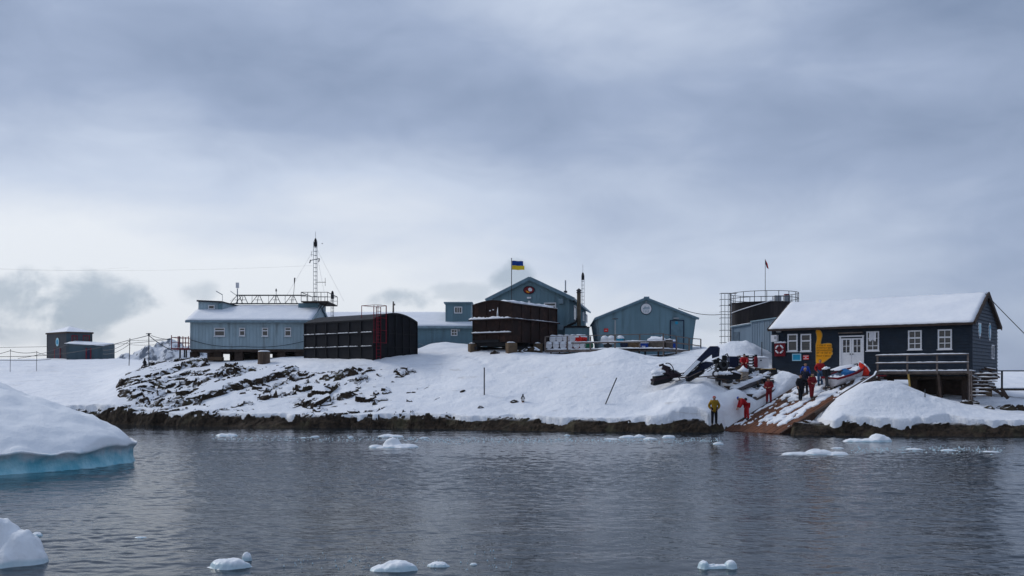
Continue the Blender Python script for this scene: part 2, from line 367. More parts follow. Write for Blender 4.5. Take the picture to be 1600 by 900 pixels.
def land(X, Y):
    X = np.asarray(X, float); Y = np.asarray(Y, float)
    z, s, px = base(X, Y)
    # where bare rock breaks through: strong on the left slope, thinning out to the right
    m = sst(150, 215, px)*(1-sst(520, 780, px)*.75)*(1-sst(760, 860, px))
    top = np.interp(px, [150, 235, 350, 475, 560, 650, 720], [74, 90, 82, 77, 75.5, 77, 80])
    m = m*(1-sst(top-1.5, top+1.0, Y))
    xr = X*.86+Y*.5; yr = -X*.5+Y*.86
    band = fbm(xr*.09+3, yr*.28, 21, 3)
    lo = fbm(xr*.16, yr*.30, 11, 3); mid = blocky(xr*.55, yr*.9, 31); fin = blocky(X*1.6, Y*2.2, 41)
    edge = (1-sst(.5, 3.0, s))*m
    near = 1-sst(.8, 2.6, s)
    rock = z-.62+.34*near*(1-m)+m*(.90+1.2*band+.6*lo+.65*mid+.42*fin)+(1-m)*.15*lo
    rock = rock+.10*fbm(X*2.5, Y*2.5, 51, 3)*np.clip(m+.15, 0, 1)
    low_ = 1-sst(1.2, 3.2, s)
    rock = rock*(1-low_)+np.minimum(rock, z+.10+.25*blocky(X*.9, Y*1.5, 63))*low_
    rock = rock-.5*np.exp(-((px-1126)/16)**2)*(1-sst(1.5, 3, s))
    foot = sst(-1.0+.5*fbm(X*.4, X*0, 64, 3), .55, s)
    cl = -.9+(.9+np.minimum(rock, z+.5))*foot+.24*sst(-1.2, -.2, s)*(1-sst(.6, 1.6, s))*(blocky(X*.7, Y*1.8, 61)+.45*blocky(X*2.2, Y*4, 66)-.05)
    flo = -.35+(.82+.55*fbm(X*.28, Y*.3, 69, 3)+.34*blocky(X*.65, Y*1.5, 67)+.14*blocky(X*2.0, Y*3.6, 68))*sst(-1.2+.8*fbm(X*.5, X*0, 64, 2), .95, s)
    away = 1-sst(1096, 1112, px)*(1-sst(1226, 1240, px)); flo = flo*away-2*(1-away)
    rock = np.maximum(cl, flo)
    und = (fbm(X*.12, Y*.12, 71, 2)*.28+fbm(X*.5, Y*.5, 75, 3)*.13+fbm(X*1.3, Y*2.0, 78, 3)*.045)*sst(0, 3, s)
    snow = z+und
    se = np.maximum(.28, .5+.75*fbm(X*.35, X*0+3, 81, 3))+.3*fbm(X*1.7, X*0, 91, 3)
    for bx, bd, rx_, ry_, h_ in BUMPS:
        dd = ((X-(bx-800)/F*bd)/rx_)**2+((Y-bd)/ry_)**2; snow = snow+h_*np.exp(-dd**1.4)*(1+.5*fbm(X*.8, Y*.8, 77, 3))
    for tx, td in PRINTS: snow = snow-.09*np.exp(-(((X-tx)/.16)**2+((Y-td)/.2)**2))
    lip = sst(se-.02, se+.24, s)*sst(.60, .80, z+.25*fbm(X*.8, Y*.8, 92, 3))
    snow = (snow+.05)*lip+(-1.2)*(1-lip)
    # the slipway is kept clear: ground dips below its planks
    vx = X-SL0[0]; vy = Y-SL0[1]; a = (vx*SLU[0]+vy*SLU[1])/SLL; b_ = (vx*SLV[0]+vy*SLV[1])
    ins = sst(-.5, 0, a)*(1-sst(SLL*1.02, SLL*1.06, a))*sst(-.25, .05, b_)*(1-sst(SLW-.05, SLW+.22, b_))
    cap = .02+3.42*a/SLL-.22
    cap = np.where(ins > 0, cap, 99)
    snow = np.where(snow > cap, snow*(1-ins)+cap*ins, snow); rock = np.where(rock > cap, rock*(1-ins)+cap*ins, rock)
    return rock, snow
def gz(x, y):
    a, b = land(np.array([x]), np.array([y])); return float(max(a[0], b[0]))
def sheet(name, U, Dv, fn, mat, smooth):
    uu, dd = np.meshgrid(U, Dv); X = uu*dd; Y = dd; Z = fn(X, Y)
    nU = len(U); nD = len(Dv); co = np.stack([X, Y, Z], -1).reshape(-1, 3)
    i = np.arange(nU*nD).reshape(nD, nU); q = np.stack([i[:-1, :-1], i[:-1, 1:], i[1:, 1:], i[1:, :-1]], -1).reshape(-1, 4)
    me = bpy.data.meshes.new(name); me.vertices.add(len(co)); me.vertices.foreach_set('co', co.ravel())
    me.loops.add(q.size); me.loops.foreach_set('vertex_index', q.ravel().astype(np.int32))
    me.polygons.add(len(q)); me.polygons.foreach_set('loop_start', np.arange(0, q.size, 4, dtype=np.int32))
    me.polygons.foreach_set('loop_total', np.full(len(q), 4, np.int32))
    me.update(calc_edges=True); me.materials.append(mat)
    me.polygons.foreach_set('use_smooth', [smooth]*len(q))
    o = bpy.data.objects.new(name, me); sc.collection.objects.link(o); return o
ROCK = rock_mat('shore_rock', (.060, .042, .028), (.012, .009, .007), .62, .82)
U = np.concatenate([np.linspace(-1.1, -.48, 70)[:-1], np.linspace(-.48, -.02, 560)[:-1], np.linspace(-.02, .56, 330)[:-1], np.linspace(.56, 1.1, 60)])
Dr = np.concatenate([np.arange(54, 93, .11), np.geomspace(93, 260, 70)])
tag(sheet('rocky_shore', U, Dr, lambda x, y: land(x, y)[0], ROCK, False), 'dark brown rock of the shore, bare at the tide line and dusted with snow above', kind='structure')
U2 = np.linspace(-1.1, 1.1, 1100); D2 = np.concatenate([np.arange(54, 88, .14), np.geomspace(88, 260, 80)])
tag(sheet('snow_ground', U2, D2, lambda x, y: land(x, y)[1], GSNOW, True), 'deep snow lying over the shore and slopes', kind='structure')

# ------------------------------------------------------------------ water
m = bpy.data.materials.new('sea_water'); m.use_nodes = True; t = NT(m.node_tree); b = t.n['Principled BSDF']
pos = t.new('ShaderNodeNewGeometry').outputs['Position']
b.inputs['Base Color'].default_value = (.008, .016, .024, 1); b.inputs['IOR'].default_value = 1.333; b.inputs['Specular IOR Level'].default_value = .27; b.inputs['Roughness'].default_value = .03
calm = t.rng(t.noise(t.mapv(pos, (.06, .13, 1), loc=(2.2, 4.4, 0)), 1, 3, .5), .36, .60, .45, 1.0)
w1 = t.noise(t.mapv(pos, (.6, 1.2, 1), rot=(0, 0, R_(8))), 1.25, 2, .5, .5)
w2 = t.noise(t.mapv(pos, (.75, 1.4, 1), rot=(0, 0, R_(-14))), 3.3, 2, .5, .7)
w3 = t.noise(t.mapv(pos, (.3, .55, 1), rot=(0, 0, R_(3))), .6, 2, .5)
w4 = t.noise(t.mapv(pos, (.8, 1.3, 1)), 8, 3, .55, .5); h = t.m('MULTIPLY', w4, .006)
bn = t.new('ShaderNodeBump'); bn.inputs['Strength'].default_value = 1; bn.inputs['Distance'].default_value = 1
t.put(bn, 'Height', h); t.l.new(bn.outputs[0], b.inputs['Normal'])
def waves(X, Y):
    fall = 1-sst(60, 75, Y)*.6; calm_ = .35+1.3*np.clip(fbm(X*.05+4, Y*.13, 400, 3)+.42, 0, 1)
    def rot(a): return X*math.cos(a)+Y*math.sin(a), -X*math.sin(a)+Y*math.cos(a)
    x, y = rot(.12); h = .034*fbm(x*.5, y*.9, 401, 1)
    x, y = rot(-.2); h = h+.018*calm_*fbm(x*1.3, y*2.4, 411, 1)
    x, y = rot(.3); h = h+.021*calm_*vnoise(x*2.5, y*4.4, 421)
    x, y = rot(-.35); h = h+.017*calm_*vnoise(x*4.6, y*7.5, 431)
    return h*fall
UW = np.concatenate([np.linspace(-1.2, -.58, 160)[:-1], np.linspace(-.58, .58, 1150)[:-1], np.linspace(.58, 1.2, 160)])
DW = np.concatenate([np.arange(10, 34, .035), np.arange(34, 64, .055), np.geomspace(64, 9000, 60)])
tag(sheet('water', UW, DW, waves, m, True), 'dark rippled sea water', kind='structure')
mb = MB(); mb.add([(-9000, -900, -.12), (9000, -900, -.12), (9000, 9000, -.12), (-9000, 9000, -.12)], [(0, 1, 2, 3)])
tag(mb.build('outer_sea', m), 'dark open sea beyond the bay', kind='structure')

# ------------------------------------------------------------------ far mountains
MR = rock_mat('hazed_mountain_rock', (.045, .085, .15), (.025, .055, .11), .50, .68, .02, False)  # blue of distant haze is put into the rock colour
def mountain(X, Y):
    px = 800+F*X/2500
    ridge = np.interp(px, [150, 175, 195, 215, 232, 246, 262, 276, 290, 310, 340, 380], [0, 55, 78, 96, 108, 118, 110, 126, 122, 118, 70, 0])
    dd = (Y-2500)/150; zz = ridge*np.clip(1-np.abs(dd)**1.2, 0, 1)
    n = 1-np.abs(fbm(X*.012+Y*.006, Y*.006, 3, 5))*1.6
    return zz*(.62+.42*n)+fbm(X*.05, Y*.05, 8, 3)*9*np.clip(zz/60, 0, 1)-1
xs = np.linspace(-1120, -680, 200); ys = np.linspace(2330, 2670, 120)
XX, YY = np.meshgrid(xs, ys); ZZ = mountain(XX, YY)
mb = MB(); co = np.stack([XX, YY, ZZ], -1).reshape(-1, 3); mb.v = [Vector(c) for c in co]
W = len(xs); mb.f = [(j*W+i, j*W+i+1, (j+1)*W+i+1, (j+1)*W+i) for j in range(len(ys)-1) for i in range(W-1)]
tag(mb.build('mountain', MR), 'snowy mountain far across the sea, distance haze coloured into its blue rock', kind='structure')

# ------------------------------------------------------------------ sea air
hm = bpy.data.materials.new('haze_air'); hm.use_nodes = True; ht = NT(hm.node_tree); ht.n.clear()
hv_ = ht.new('ShaderNodeVolumePrincipled'); hv_.inputs['Color'].default_value = (.86, .91, .97, 1); hv_.inputs['Density'].default_value = .8e-4
ho = ht.new('ShaderNodeOutputMaterial'); ht.l.new(hv_.outputs[0], ho.inputs['Volume'])
mb = MB(); mb.box(-1900, 1900, -300, 2900, -2.5, 150); tag(mb.build('haze', hm), 'thin cold haze over the sea', kind='stuff')
sc.cycles.volume_bounces = 0
# ------------------------------------------------------------------ building materials
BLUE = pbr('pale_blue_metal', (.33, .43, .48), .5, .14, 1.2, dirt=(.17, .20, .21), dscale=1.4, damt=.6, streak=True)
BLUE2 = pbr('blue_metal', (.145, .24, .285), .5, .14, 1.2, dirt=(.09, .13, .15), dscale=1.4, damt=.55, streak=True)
BTRIM = pbr('blue_trim', (.20, .28, .33), .5)
DARKW = pbr('dark_slate_boards', (.015, .024, .038), .6, .22, 2.5, dirt=(.03, .036, .045), dscale=2.2, damt=.35)
DARKG = pbr('weathered_slate_boards', (.052, .068, .092), .65, .22, 2.5, dirt=(.12, .13, .14), dscale=2.2, damt=.5)
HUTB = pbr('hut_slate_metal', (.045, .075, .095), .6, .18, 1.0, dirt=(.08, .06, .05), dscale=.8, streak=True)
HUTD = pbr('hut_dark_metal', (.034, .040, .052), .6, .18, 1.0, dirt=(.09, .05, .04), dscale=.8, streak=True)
GSHED = pbr('grey_blue_metal', (.17, .23, .29), .5, .12, 1.0, dirt=(.12, .12, .12), dscale=.7, streak=True)
TANK = pbr('black_tank_steel', (.008, .009, .013), .6, .3, 1.5, dirt=(.018, .015, .014), dscale=1.5, damt=.6)
RUST = pbr('rusty_tank_steel', (.026, .014, .012), .75, .35, 1.5, bump=.5, bscale=6, dirt=(.075, .038, .026), dscale=1.6, damt=.75)
WHITE = pbr('white_paint', (.72, .72, .74), .5, .06, 4, dirt=(.5, .5, .5), dscale=4, damt=.4)
WOOD = pbr('grey_weathered_wood', (.16, .13, .115), .85, .3, 4, dirt=(.07, .055, .05), dscale=3, damt=.6)
WOODD = pbr('dark_wood', (.06, .042, .034), .85, .3, 4)
BROWN = pbr('red_brown_planks', (.15, .064, .036), .8, .3, 2.5, bump=.4, bscale=12, dirt=(.06, .034, .026), dscale=2, damt=.7)
CONC = pbr('stained_concrete', (.12, .085, .055), .9, .25, 3, bump=.5, bscale=8, dirt=(.10, .06, .04), dscale=1.5, damt=.7)
REDP = pbr('red_paint', (.17, .010, .022), .5, .2, 3, dirt=(.08, .02, .02), damt=.4)
RED = pbr('bright_red', (.62, .018, .014), .5, .12, 3)
REDD = pbr('dark_red', (.17, .008, .016), .6, .2, 3)
STEEL = pbr('galvanised_steel', (.32, .34, .36), .45, .12, 4, metal=.4)
DSTEEL = pbr('dark_steel', (.045, .048, .055), .55, .2, 4)
BLACK = pbr('black_rubber', (.012, .013, .016), .6, .2, 5)
NAVY = pbr('navy_plastic', (.007, .014, .042), .45, .2, 3)
ROYAL = pbr('blue_plastic', (.01, .05, .28), .5, .15, 3)
GREEN = pbr('green_drum', (.01, .13, .07), .5, .2, 3)
YEL = pbr('yellow_orange_paint', (.76, .30, .006), .55, .12, 3)
YELD = pbr('ochre_edge', (.45, .30, .09), .6, .1, 3)
INK = pbr('brown_lettering', (.34, .14, .006), .7, .1, 3)
TEAL = pbr('teal_sign', (.02, .28, .45), .5, .1, 3)
PALE = pbr('pale_cyan', (.38, .62, .72), .5, .15, 5)
def glassm():
    m = bpy.data.materials.new('window_glass'); m.use_nodes = True; b = m.node_tree.nodes['Principled BSDF']; t = NT(m.node_tree)
    co = t.new('ShaderNodeTexCoord').outputs['Object']
    t.put(b, 'Base Color', t.mix(t.noise(co, 2.2, 3, .5), (.010, .012, .016), (.045, .045, .05)))
    b.inputs['Roughness'].default_value = .08; b.inputs['Specular IOR Level'].default_value = .5; return m
GLASS = glassm()

def seam_wall(mb, x0, x1, z0, z1, y=0.0, step=.42, ridge=None):
    """standing seams on the wall y=y; ridge(x) gives the top of a gable"""
    x = x0+step/2
    while x < x1:
        zt = ridge(x) if ridge else z1
        mb.box(x-.022, x+.022, y-.028, y+.01, z0, zt-.02); x += step
def window(parent, M, x0, x1, z0, z1, y=0.0, mullions=((), ()), fw=.07, sill=True, mat=None, label=None, snow=False, rail=None):
    mat = mat or WHITE; f = MB(M); d = .07
    f.box(x0-fw, x0, y-d, y+.01, z0-fw, z1+fw); f.box(x1, x1+fw, y-d, y+.01, z0-fw, z1+fw)
    f.box(x0+.001, x1-.001, y-d+.002, y+.01, z1, z1+fw); f.box(x0+.001, x1-.001, y-d+.002, y+.01, z0-fw, z0)
    for u in mullions[0]: xm = x0+(x1-x0)*u; f.box(xm-.022, xm+.022, y-d+.012, y, z0, z1)
    for u in mullions[1]: zm = z0+(z1-z0)*u; f.box(x0, x1, y-d+.016, y, zm-.025, zm+.025)
    if rail: zm = z0+(z1-z0)*rail; f.box(x0, x1, y-d+.008, y, zm-.05, zm+.05)
    o = f.build('window', mat, parent)
    if label: o['label'] = label
    p = MB(M); p.box(x0, x1, y-.02, y-.004, z0, z1); p.build('pane', GLASS, o)
    if sill:
        s = MB(M); s.box(x0-fw-.05, x1+fw+.05, y-.15, y-.005, z0-fw-.06, z0-fw-.004); s.build('sill', mat, o)
    if snow:
        s = MB(M); s.snow((x0-fw, y-.14, z0-fw), (x1+fw, y-.14, z0-fw), (x1+fw, y-.03, z0-fw), (x0-fw, y-.03, z0-fw), .07, .12, .01, 3); s.build('sill_snow', SNOW, o, True)
    return o
def catenary(p, q, sag, r, n=16):
    p = Vector(p); q = Vector(q); mb = MB()
    mb.tube([p.lerp(q, i/n)-Vector((0, 0, sag*4*(i/n)*(1-i/n))) for i in range(n+1)], r, 5); return mb

# ================================================================== dark boathouse on the right
Lc = P(1208, 580, 71.25); Rc = P(1518, 580, 63.0)
HB = frame(Lc.x, Lc.y, 0, Rc.x-Lc.x, Rc.y-Lc.y); HLEN = (Rc-Lc).to_2d().length; HW = 8.0; ZB = 3.55; ZE = 7.22; ZR = 9.28
house = thing('boathouse', 'long dark slate boarded boathouse with white double doors and a steep snowy roof', 'boathouse', HB @ Vector((HLEN/2, 0, ZB)))
mb = MB(HB); mb.box(.02, HLEN-.02, .02, HW-.02, ZB, ZE-.02)
z = ZB
while z < ZE-.05:
    z2 = min(z+.21, ZE-.02)
    mb.add([(0, -.055, z), (HLEN, -.055, z), (HLEN, -.012, z2), (0, -.012, z2), (0, .01, z), (HLEN, .01, z)], [(0, 1, 2, 3), (4, 5, 1, 0)])
    z += .21
mb.box(-.07, .06, -.06, .06, ZB, ZE-.03); mb.box(HLEN-.08, HLEN+.065, -.062, .06, ZB, ZE-.03)
mb.build('front_wall', DARKW, house)
for xe, sg in ((HLEN, 1), (0, -1)):
    mb = MB(HB)
    vs = [(xe-sg*.03, .02, ZB), (xe-sg*.03, HW-.02, ZB), (xe-sg*.03, HW-.02, ZE), (xe-sg*.03, HW/2, ZR-.05), (xe-sg*.03, .02, ZE)]
    mb.add(vs, [(0, 1, 2, 3, 4)])
    z = ZB
    while z < ZR-.2:
        z2 = z+.24
        def half(zz): return HW/2 if zz <= ZE else HW/2*max(.02, (ZR-zz)/(ZR-ZE))
        h1, h2 = half(z), half(min(z2, ZR)); c = HW/2
        mb.add([(xe+sg*.085, c-h1, z), (xe+sg*.085, c+h1, z), (xe+sg*.012, c+h2, z2), (xe+sg*.012, c-h2, z2), (xe-sg*.01, c-h1, z), (xe-sg*.01, c+h1, z)], [(0, 1, 2, 3), (4, 5, 1, 0)])
        z += .24
    mb.build('gable_wall', DARKG, house)
mb = MB(HB); ov = .35; sl = (ZR-ZE)/(HW/2)
for sgn in (0, 1):
    y0 = -ov if sgn == 0 else HW+ov; z0 = ZE-ov*sl+.02
    mb.slab((-.25, y0, z0), (HLEN+.25, y0, z0), (HLEN+.25, HW/2, ZR+.02), (-.25, HW/2, ZR+.02), .10)
mb.bar((HLEN+.27, -ov, ZE-ov*sl-.03), (HLEN+.27, HW/2, ZR-.03), .06, .26); mb.bar((HLEN+.27, HW+ov, ZE-ov*sl-.03), (HLEN+.27, HW/2, ZR-.03), .06, .26)
mb.bar((-.27, -ov, ZE-ov*sl-.03), (-.27, HW/2, ZR-.03), .06, .22); mb.box(-.2, HLEN+.2, -ov-.05, -ov+.03, ZE-ov*sl-.13, ZE-ov*sl+.0)
mb.build('roof', WOODD, house)
mb = MB(HB); mb.snow((-.22, -ov+.0, ZE-ov*sl+.02), (HLEN+.18, -ov+.0, ZE-ov*sl+.02), (HLEN+.18, HW/2, ZR+.02), (-.22, HW/2, ZR+.02), .085, .3, .022, 1, .07)
mb.snow((-.22, HW/2, ZR+.02), (HLEN+.18, HW/2, ZR+.02), (HLEN+.18, HW+ov, ZE-ov*sl+.02), (-.22, HW+ov, ZE-ov*sl+.02), .13, .3, .05, 2, .12)
mb.build('roof_snow', SNOW, house, True)
def hw(px0, px1, py0, py1): # window rectangle in the house frame
    a, zt = onwall(HB, px0, py0); b_, zb = onwall(HB, px1, py1); return a, b_, zb, zt
for r, mull, rail, sn, lab in [((1233, 1245, 524, 547), ((), ()), .62, True, 'white framed window nearest the left corner, snow on its sill'),
        ((1253.5, 1266, 524, 547), ((), ()), .62, True, None),
        ((1356.5, 1372, 520, 546), ((.5,), (.22, .66)), None, False, 'white framed window beside the doors, half hidden by a hanging white cloth'),
        ((1421.5, 1438.5, 518.5, 544), ((.5,), (.28,)), .62, False, None), ((1468, 1485.5, 517, 543.5), ((.5,), (.28,)), .62, False, None)]:
    a, b_, c, d = hw(*r); window(house, HB, a, b_, c, d, -.03, mull, .09, True, WHITE, lab, sn, rail)
a, b_, c, d = hw(1356.5, 1372, 520, 546)
mb = MB(HB); n = 8
cl = []
for i in range(n+1):
    for j in range(5): cl.append((a+.12+(b_-a-.2)*i/n, -.15-.05*math.sin(i*1.9)-.02*j, d+.03-(d-c)*.5*j/4-(.06*math.sin(i*1.1) if j == 4 else 0)))
mb.add(cl, [(i*5+j, (i+1)*5+j, (i+1)*5+j+1, i*5+j+1) for i in range(n) for j in range(4)])
o = mb.build('hanging_cloth', WHITE, None, True); tag(o, 'white cloth hanging over the upper half of the boathouse window right of the doors', 'cloth')
# doors
a, zt = onwall(HB, 1314.5, 529); b_, _ = onwall(HB, 1348, 560); zb = ZB+.05
mid = (a+b_)/2; fr = MB(HB)
fr.box(a-.1, a, -.1, 0, zb, zt+.1); fr.box(b_, b_+.1, -.1, 0, zb, zt+.1); fr.box(a-.12, b_+.12, -.12, 0, zt+.1, zt+.19); fr.build('door_frame', WHITE, house)
for x0, x1, s in ((a, mid, 1), (mid, b_, -1)):
    d = MB(HB); w0, w1 = x0+.14, x1-.14; h0 = zt-1.0
    d.box(x0+.008, x1-.008, -.06, -.02, zb, h0); d.box(x0+.008, w0, -.06, -.02, h0, zt); d.box(w1, x1-.008, -.06, -.02, h0, zt); d.box(w0, w1, -.06, -.02, zt-.1, zt)
    d.box((w0+w1)/2-.025, (w0+w1)/2+.025, -.055, -.02, h0, zt-.1); d.box(w0, w1, -.05, -.02, h0+.42, h0+.47)
    d.box(x0+.1, x1-.1, -.075, -.06, h0-.12, h0-.05); d.box(x0+.1, x1-.1, -.075, -.06, zb+.1, zb+.2)
    o = d.build('door', WHITE, house); p = MB(HB); p.box(w0, w1, -.035, -.025, h0, zt-.1); p.build('pane', GLASS, o)
    k = MB(HB); k.cbox((mid-s*.09, -.085, h0-.12), (.05, .05, .09)); k.build('handle', DSTEEL, o)
a, zz = onwall(HB, 1311, 520.5); b_, _ = onwall(HB, 1349, 520)
mb = MB(HB); mb.box(a, b_, -.22, -.03, zz-.05, zz+.03); mb.build('door_canopy', WOOD, house)
# gable end windows and badges (far side frame: local x runs along the gable)
HG = frame((HB @ Vector((HLEN, 0, 0))).x, (HB @ Vector((HLEN, 0, 0))).y, 0, *( (HB.to_3x3() @ Vector((0, 1, 0))).to_2d()))
x, zc = onwall(HG, 1549.5, 550); window(house, HG, x-.32, x+.32, zc-.42, zc+.42, -.03, ((.5,), ()), .08, False, WHITE)
def disc(M, x, z, rx, rz, y, d, n=28): return MB(M).prism([(x+rx*math.cos(2*math.pi*k/n), z+rz*math.sin(2*math.pi*k/n)) for k in range(n)], y-d, y)
x, zc = onwall(HG, 1529.3, 515.5)
bg = thing('shield_badge', 'pale shield shaped badge on the right gable of the dark boathouse', 'badge', HG @ Vector((x, 0, zc)))
MB(HG).prism([(x-.45, zc+.5), (x-.45, zc-.15), (x-.25, zc-.42), (x, zc-.58), (x+.25, zc-.42), (x+.45, zc-.15), (x+.45, zc+.5)], -.07, -.045).build('shield', WHITE, bg)
MB(HG).prism([(x-.33, zc+.4), (x-.33, zc-.1), (x, zc-.42), (x+.33, zc-.1), (x+.33, zc+.4)], -.085, -.07).build('field', PALE, bg)
x, zc = onwall(HG, 1545, 518.5)
bg = thing('oval_badge', 'blue and white oval badge on the boathouse gable, right of the shield', 'badge', HG @ Vector((x, 0, zc)))
disc(HG, x, zc, .42, .62, -.045, .03).build('plate', WHITE, bg); disc(HG, x, zc, .32, .5, -.075, .012).build('field', TEAL, bg)
MB(HG).prism([(x-.16, zc-.1), (x-.05, zc-.42), (x+.05, zc-.42), (x+.17, zc-.1), (x+.1, zc+.2), (x-.12, zc+.24)], -.1, -.087).build('emblem', WHITE, bg)
# thumb sign
TH = [(500, 185), (510, 172), (525, 165), (560, 166), (580, 178), (598, 200), (612, 228), (619, 262), (616, 295), (605, 335), (596, 375), (592, 405), (600, 420), (640, 413), (700, 404), (750, 405), (775, 415), (788, 440),
      (786, 470), (780, 487), (796, 492), (799, 520), (793, 545), (785, 556), (800, 565), (801, 590), (793, 612), (778, 622), (770, 628), (772, 648), (757, 668), (735, 678), (712, 700), (680, 722), (640, 748), (610, 765), (560, 790), (520, 800), (502, 790), (498, 700), (498, 600), (497, 430), (508, 380), (517, 330), (516, 290), (508, 250), (500, 220)]
poly = [onwall(HB, 1230+x/11.25, 500+y/11.25, -.1) for x, y in TH]
cx = sum(p[0] for p in poly)/len(poly); cz = sum(p[1] for p in poly)/len(poly)
th = thing('thumbs_up_sign', 'big yellow wooden thumbs up sign with rows of lettering on the boathouse front', 'sign', HB @ Vector((cx, -.1, cz)))
MB(HB).prism(poly, -.085, -.055).build('backing', YELD, th)
ins = []
for i, p in enumerate(poly):
    q = Vector(poly[i-1]); r = Vector(poly[(i+1) % len(poly)]); d = (r-q).normalized(); n = Vector((-d.y, d.x))
    ins.append(tuple(Vector(p)+n*(.045 if True else 0)))
# keep the inner outline inside whichever way the polygon winds
area = sum(poly[i-1][0]*poly[i][1]-poly[i][0]*poly[i-1][1] for i in range(len(poly)))
if area < 0: ins = [tuple(Vector(p)*2-Vector(q)) for p, q in zip(poly, ins)]
MB(HB).prism(ins, -.11, -.085).build('hand_board', YEL, th)
mb = MB(HB)
for row, (ya, xa, xb) in enumerate([(450, 530, 770), (490, 520, 765), (535, 515, 785), (578, 515, 775), (632, 515, 755)]):
    x = xa
    while x < xb:
        ww = rnd.choice([8, 10, 12]); p0 = onwall(HB, 1230+x/11.25, 500+ya/11.25, -.11); s = .011*ww/1.3
        k = rnd.random(); X0, Z0 = p0
        mb.box(X0, X0+.018, -.116, -.110, Z0-.06, Z0+.06)
        if k < .75: mb.box(X0+.018, X0+.07, -.116, -.110, Z0+.04, Z0+.06)
        if k > .3: mb.box(X0+.018, X0+.06, -.116, -.110, Z0-.01, Z0+.01)
        if k > .5: mb.box(X0+.06, X0+.078, -.116, -.110, Z0-.06, Z0+.03)
        x += ww*1.35 if rnd.random() > .2 else ww*2.6
mb.build('lettering', INK, th)
def plate(px0, px1, py0, py1, M=HB, y=-.05): a, zt = onwall(M, px0, py0, y); b_, zb = onwall(M, px1, py1, y); return a, b_, zb, zt
a, b_, c, d = plate(1238, 1252, 552.8, 563.8)
s_ = thing('blue_sign', 'small blue sign in a pale frame under the left boathouse windows', 'sign', HB @ Vector((a, -.05, c)))
MB(HB).box(a, b_, -.09, -.05, c, d).build('frame', PALE, s_); MB(HB).box(a+.07, b_-.07, -.1, -.09, c+.07, d-.07).build('panel', TEAL, s_)
a, b_, c, d = plate(1255, 1264, 555, 562)
s_ = thing('red_sign', 'small red sign with three white lines of writing right of the blue sign', 'sign', HB @ Vector((a, -.05, c)))
MB(HB).box(a, b_, -.08, -.05, c, d).build('panel', RED, s_)
mb = MB(HB); h_ = d-c; w_ = b_-a
for zz, x0, x1 in ((.78, .08, .92), (.48, .38, .6), (.2, .1, .9)):
    x = a+w_*x0
    while x < a+w_*x1: mb.box(x, x+.02, -.086, -.08, c+h_*zz-.03, c+h_*zz+.035); x += .034
mb.build('lettering', WHITE, s_)
a, b_, c, d = plate(1211.5, 1227.5, 536.5, 556.5)
lb = thing('lifebuoy_board', 'dark red board holding a white lifebuoy at the left end of the boathouse', 'lifebuoy board', HB @ Vector(((a+b_)/2, -.1, c)))
MB(HB).box(a, b_, -.22, -.06, c, d).build('board', REDD, lb)
MB(HB).snow((a-.02, -.24, d), (b_+.05, -.24, d), (b_+.05, -.04, d), (a-.02, -.04, d), .14, .1, .01, 5).build('snow_cap', SNOW, lb, True)
rx = (a+b_)/2; rz = (c+d)/2+.03; R0 = .27; mb = MB(HB); mrs = [MB(HB) for _ in range(4)]
N = 32
for seg in range(4):
    for arr, k0, k1 in ((mb, seg*8+1, seg*8+7), (mrs[seg], seg*8+7, seg*8+9)):
        arr.tube([(rx+R0*math.cos(2*math.pi*k/N), -.26, rz+R0*math.sin(2*math.pi*k/N)) for k in range(k0, k1+1)], .062 if arr is mb else .066, 8)
o = mb.build('lifebuoy', WHITE, None, True); tag(o, 'white lifebuoy ring on the dark red board at the boathouse corner', 'lifebuoy')
for mr in mrs: mr.build('ring_band', REDD, o, True)
a, b_, c, d = plate(1214, 1221, 514, 519.3); o = MB(HB).box(a, b_, -.2, -.05, c, d).build('vent_box', STEEL, house)
a, b_, c, d = plate(1207.5, 1216.5, 524, 534)
wb = MB(HB); wb.box(a, b_, -.42, -.06, c, d); ob = thing('electric_box', 'white snow dusted electric box on the boathouse wall above the lifebuoy board', 'box', HB @ Vector((a, -.2, c)))
wb.build('casing', WHITE, ob); MB(HB).cbox((b_-.12, -.43, (c+d)/2+.05), (.14, .04, .2)).build('cover', STEEL, ob)
# deck in front of the right half
DK = HB @ Matrix.Translation((0, -2.0, 0)); x0, zd = onwall(DK, 1369, 579.5); x1, _ = onwall(DK, 1514, 577.5); zd = 3.88
dk = thing('wooden_deck', 'snowy wooden deck on posts along the right half of the boathouse front', 'deck', DK @ Vector(((x0+x1)/2, 0, 2)))
mb = MB(DK); n = int((x1-x0)/.16)
for i in range(n): xx = x0+(x1-x0)*i/n; mb.box(xx, xx+.14, 0, 1.92, zd-.05-.004*(i % 2), zd)
mb.box(x0, x1, .02, .10, zd-.16, zd-.06); mb.box(x0, x1, 1.7, 1.8, zd-.25, zd-.06); mb.build('decking', WOOD, dk)
MB(DK).snow((x0, .0, zd), (x1, .0, zd), (x1, 1.85, zd), (x0, 1.85, zd), .07, .2, .03, 4, .5).build('deck_snow', SNOW, dk, True)
rt = zd+1.02; posts = [onwall(DK, p, 560)[0] for p in (1371.5, 1418, 1464.5)]+[x1-.05]
for i, xx in enumerate(posts):
    g = 1.9; MB(DK).box(xx-.05, xx+.05, -.1, -.002, zd-.2, rt).build('rail_post', WOOD, dk)
    MB(DK).bar((xx+.02, .1, zd-.1), (xx+.22, .1, g), .14 if i != 1 else .11).build('support_post', YELD if i == 1 else WOODD, dk)
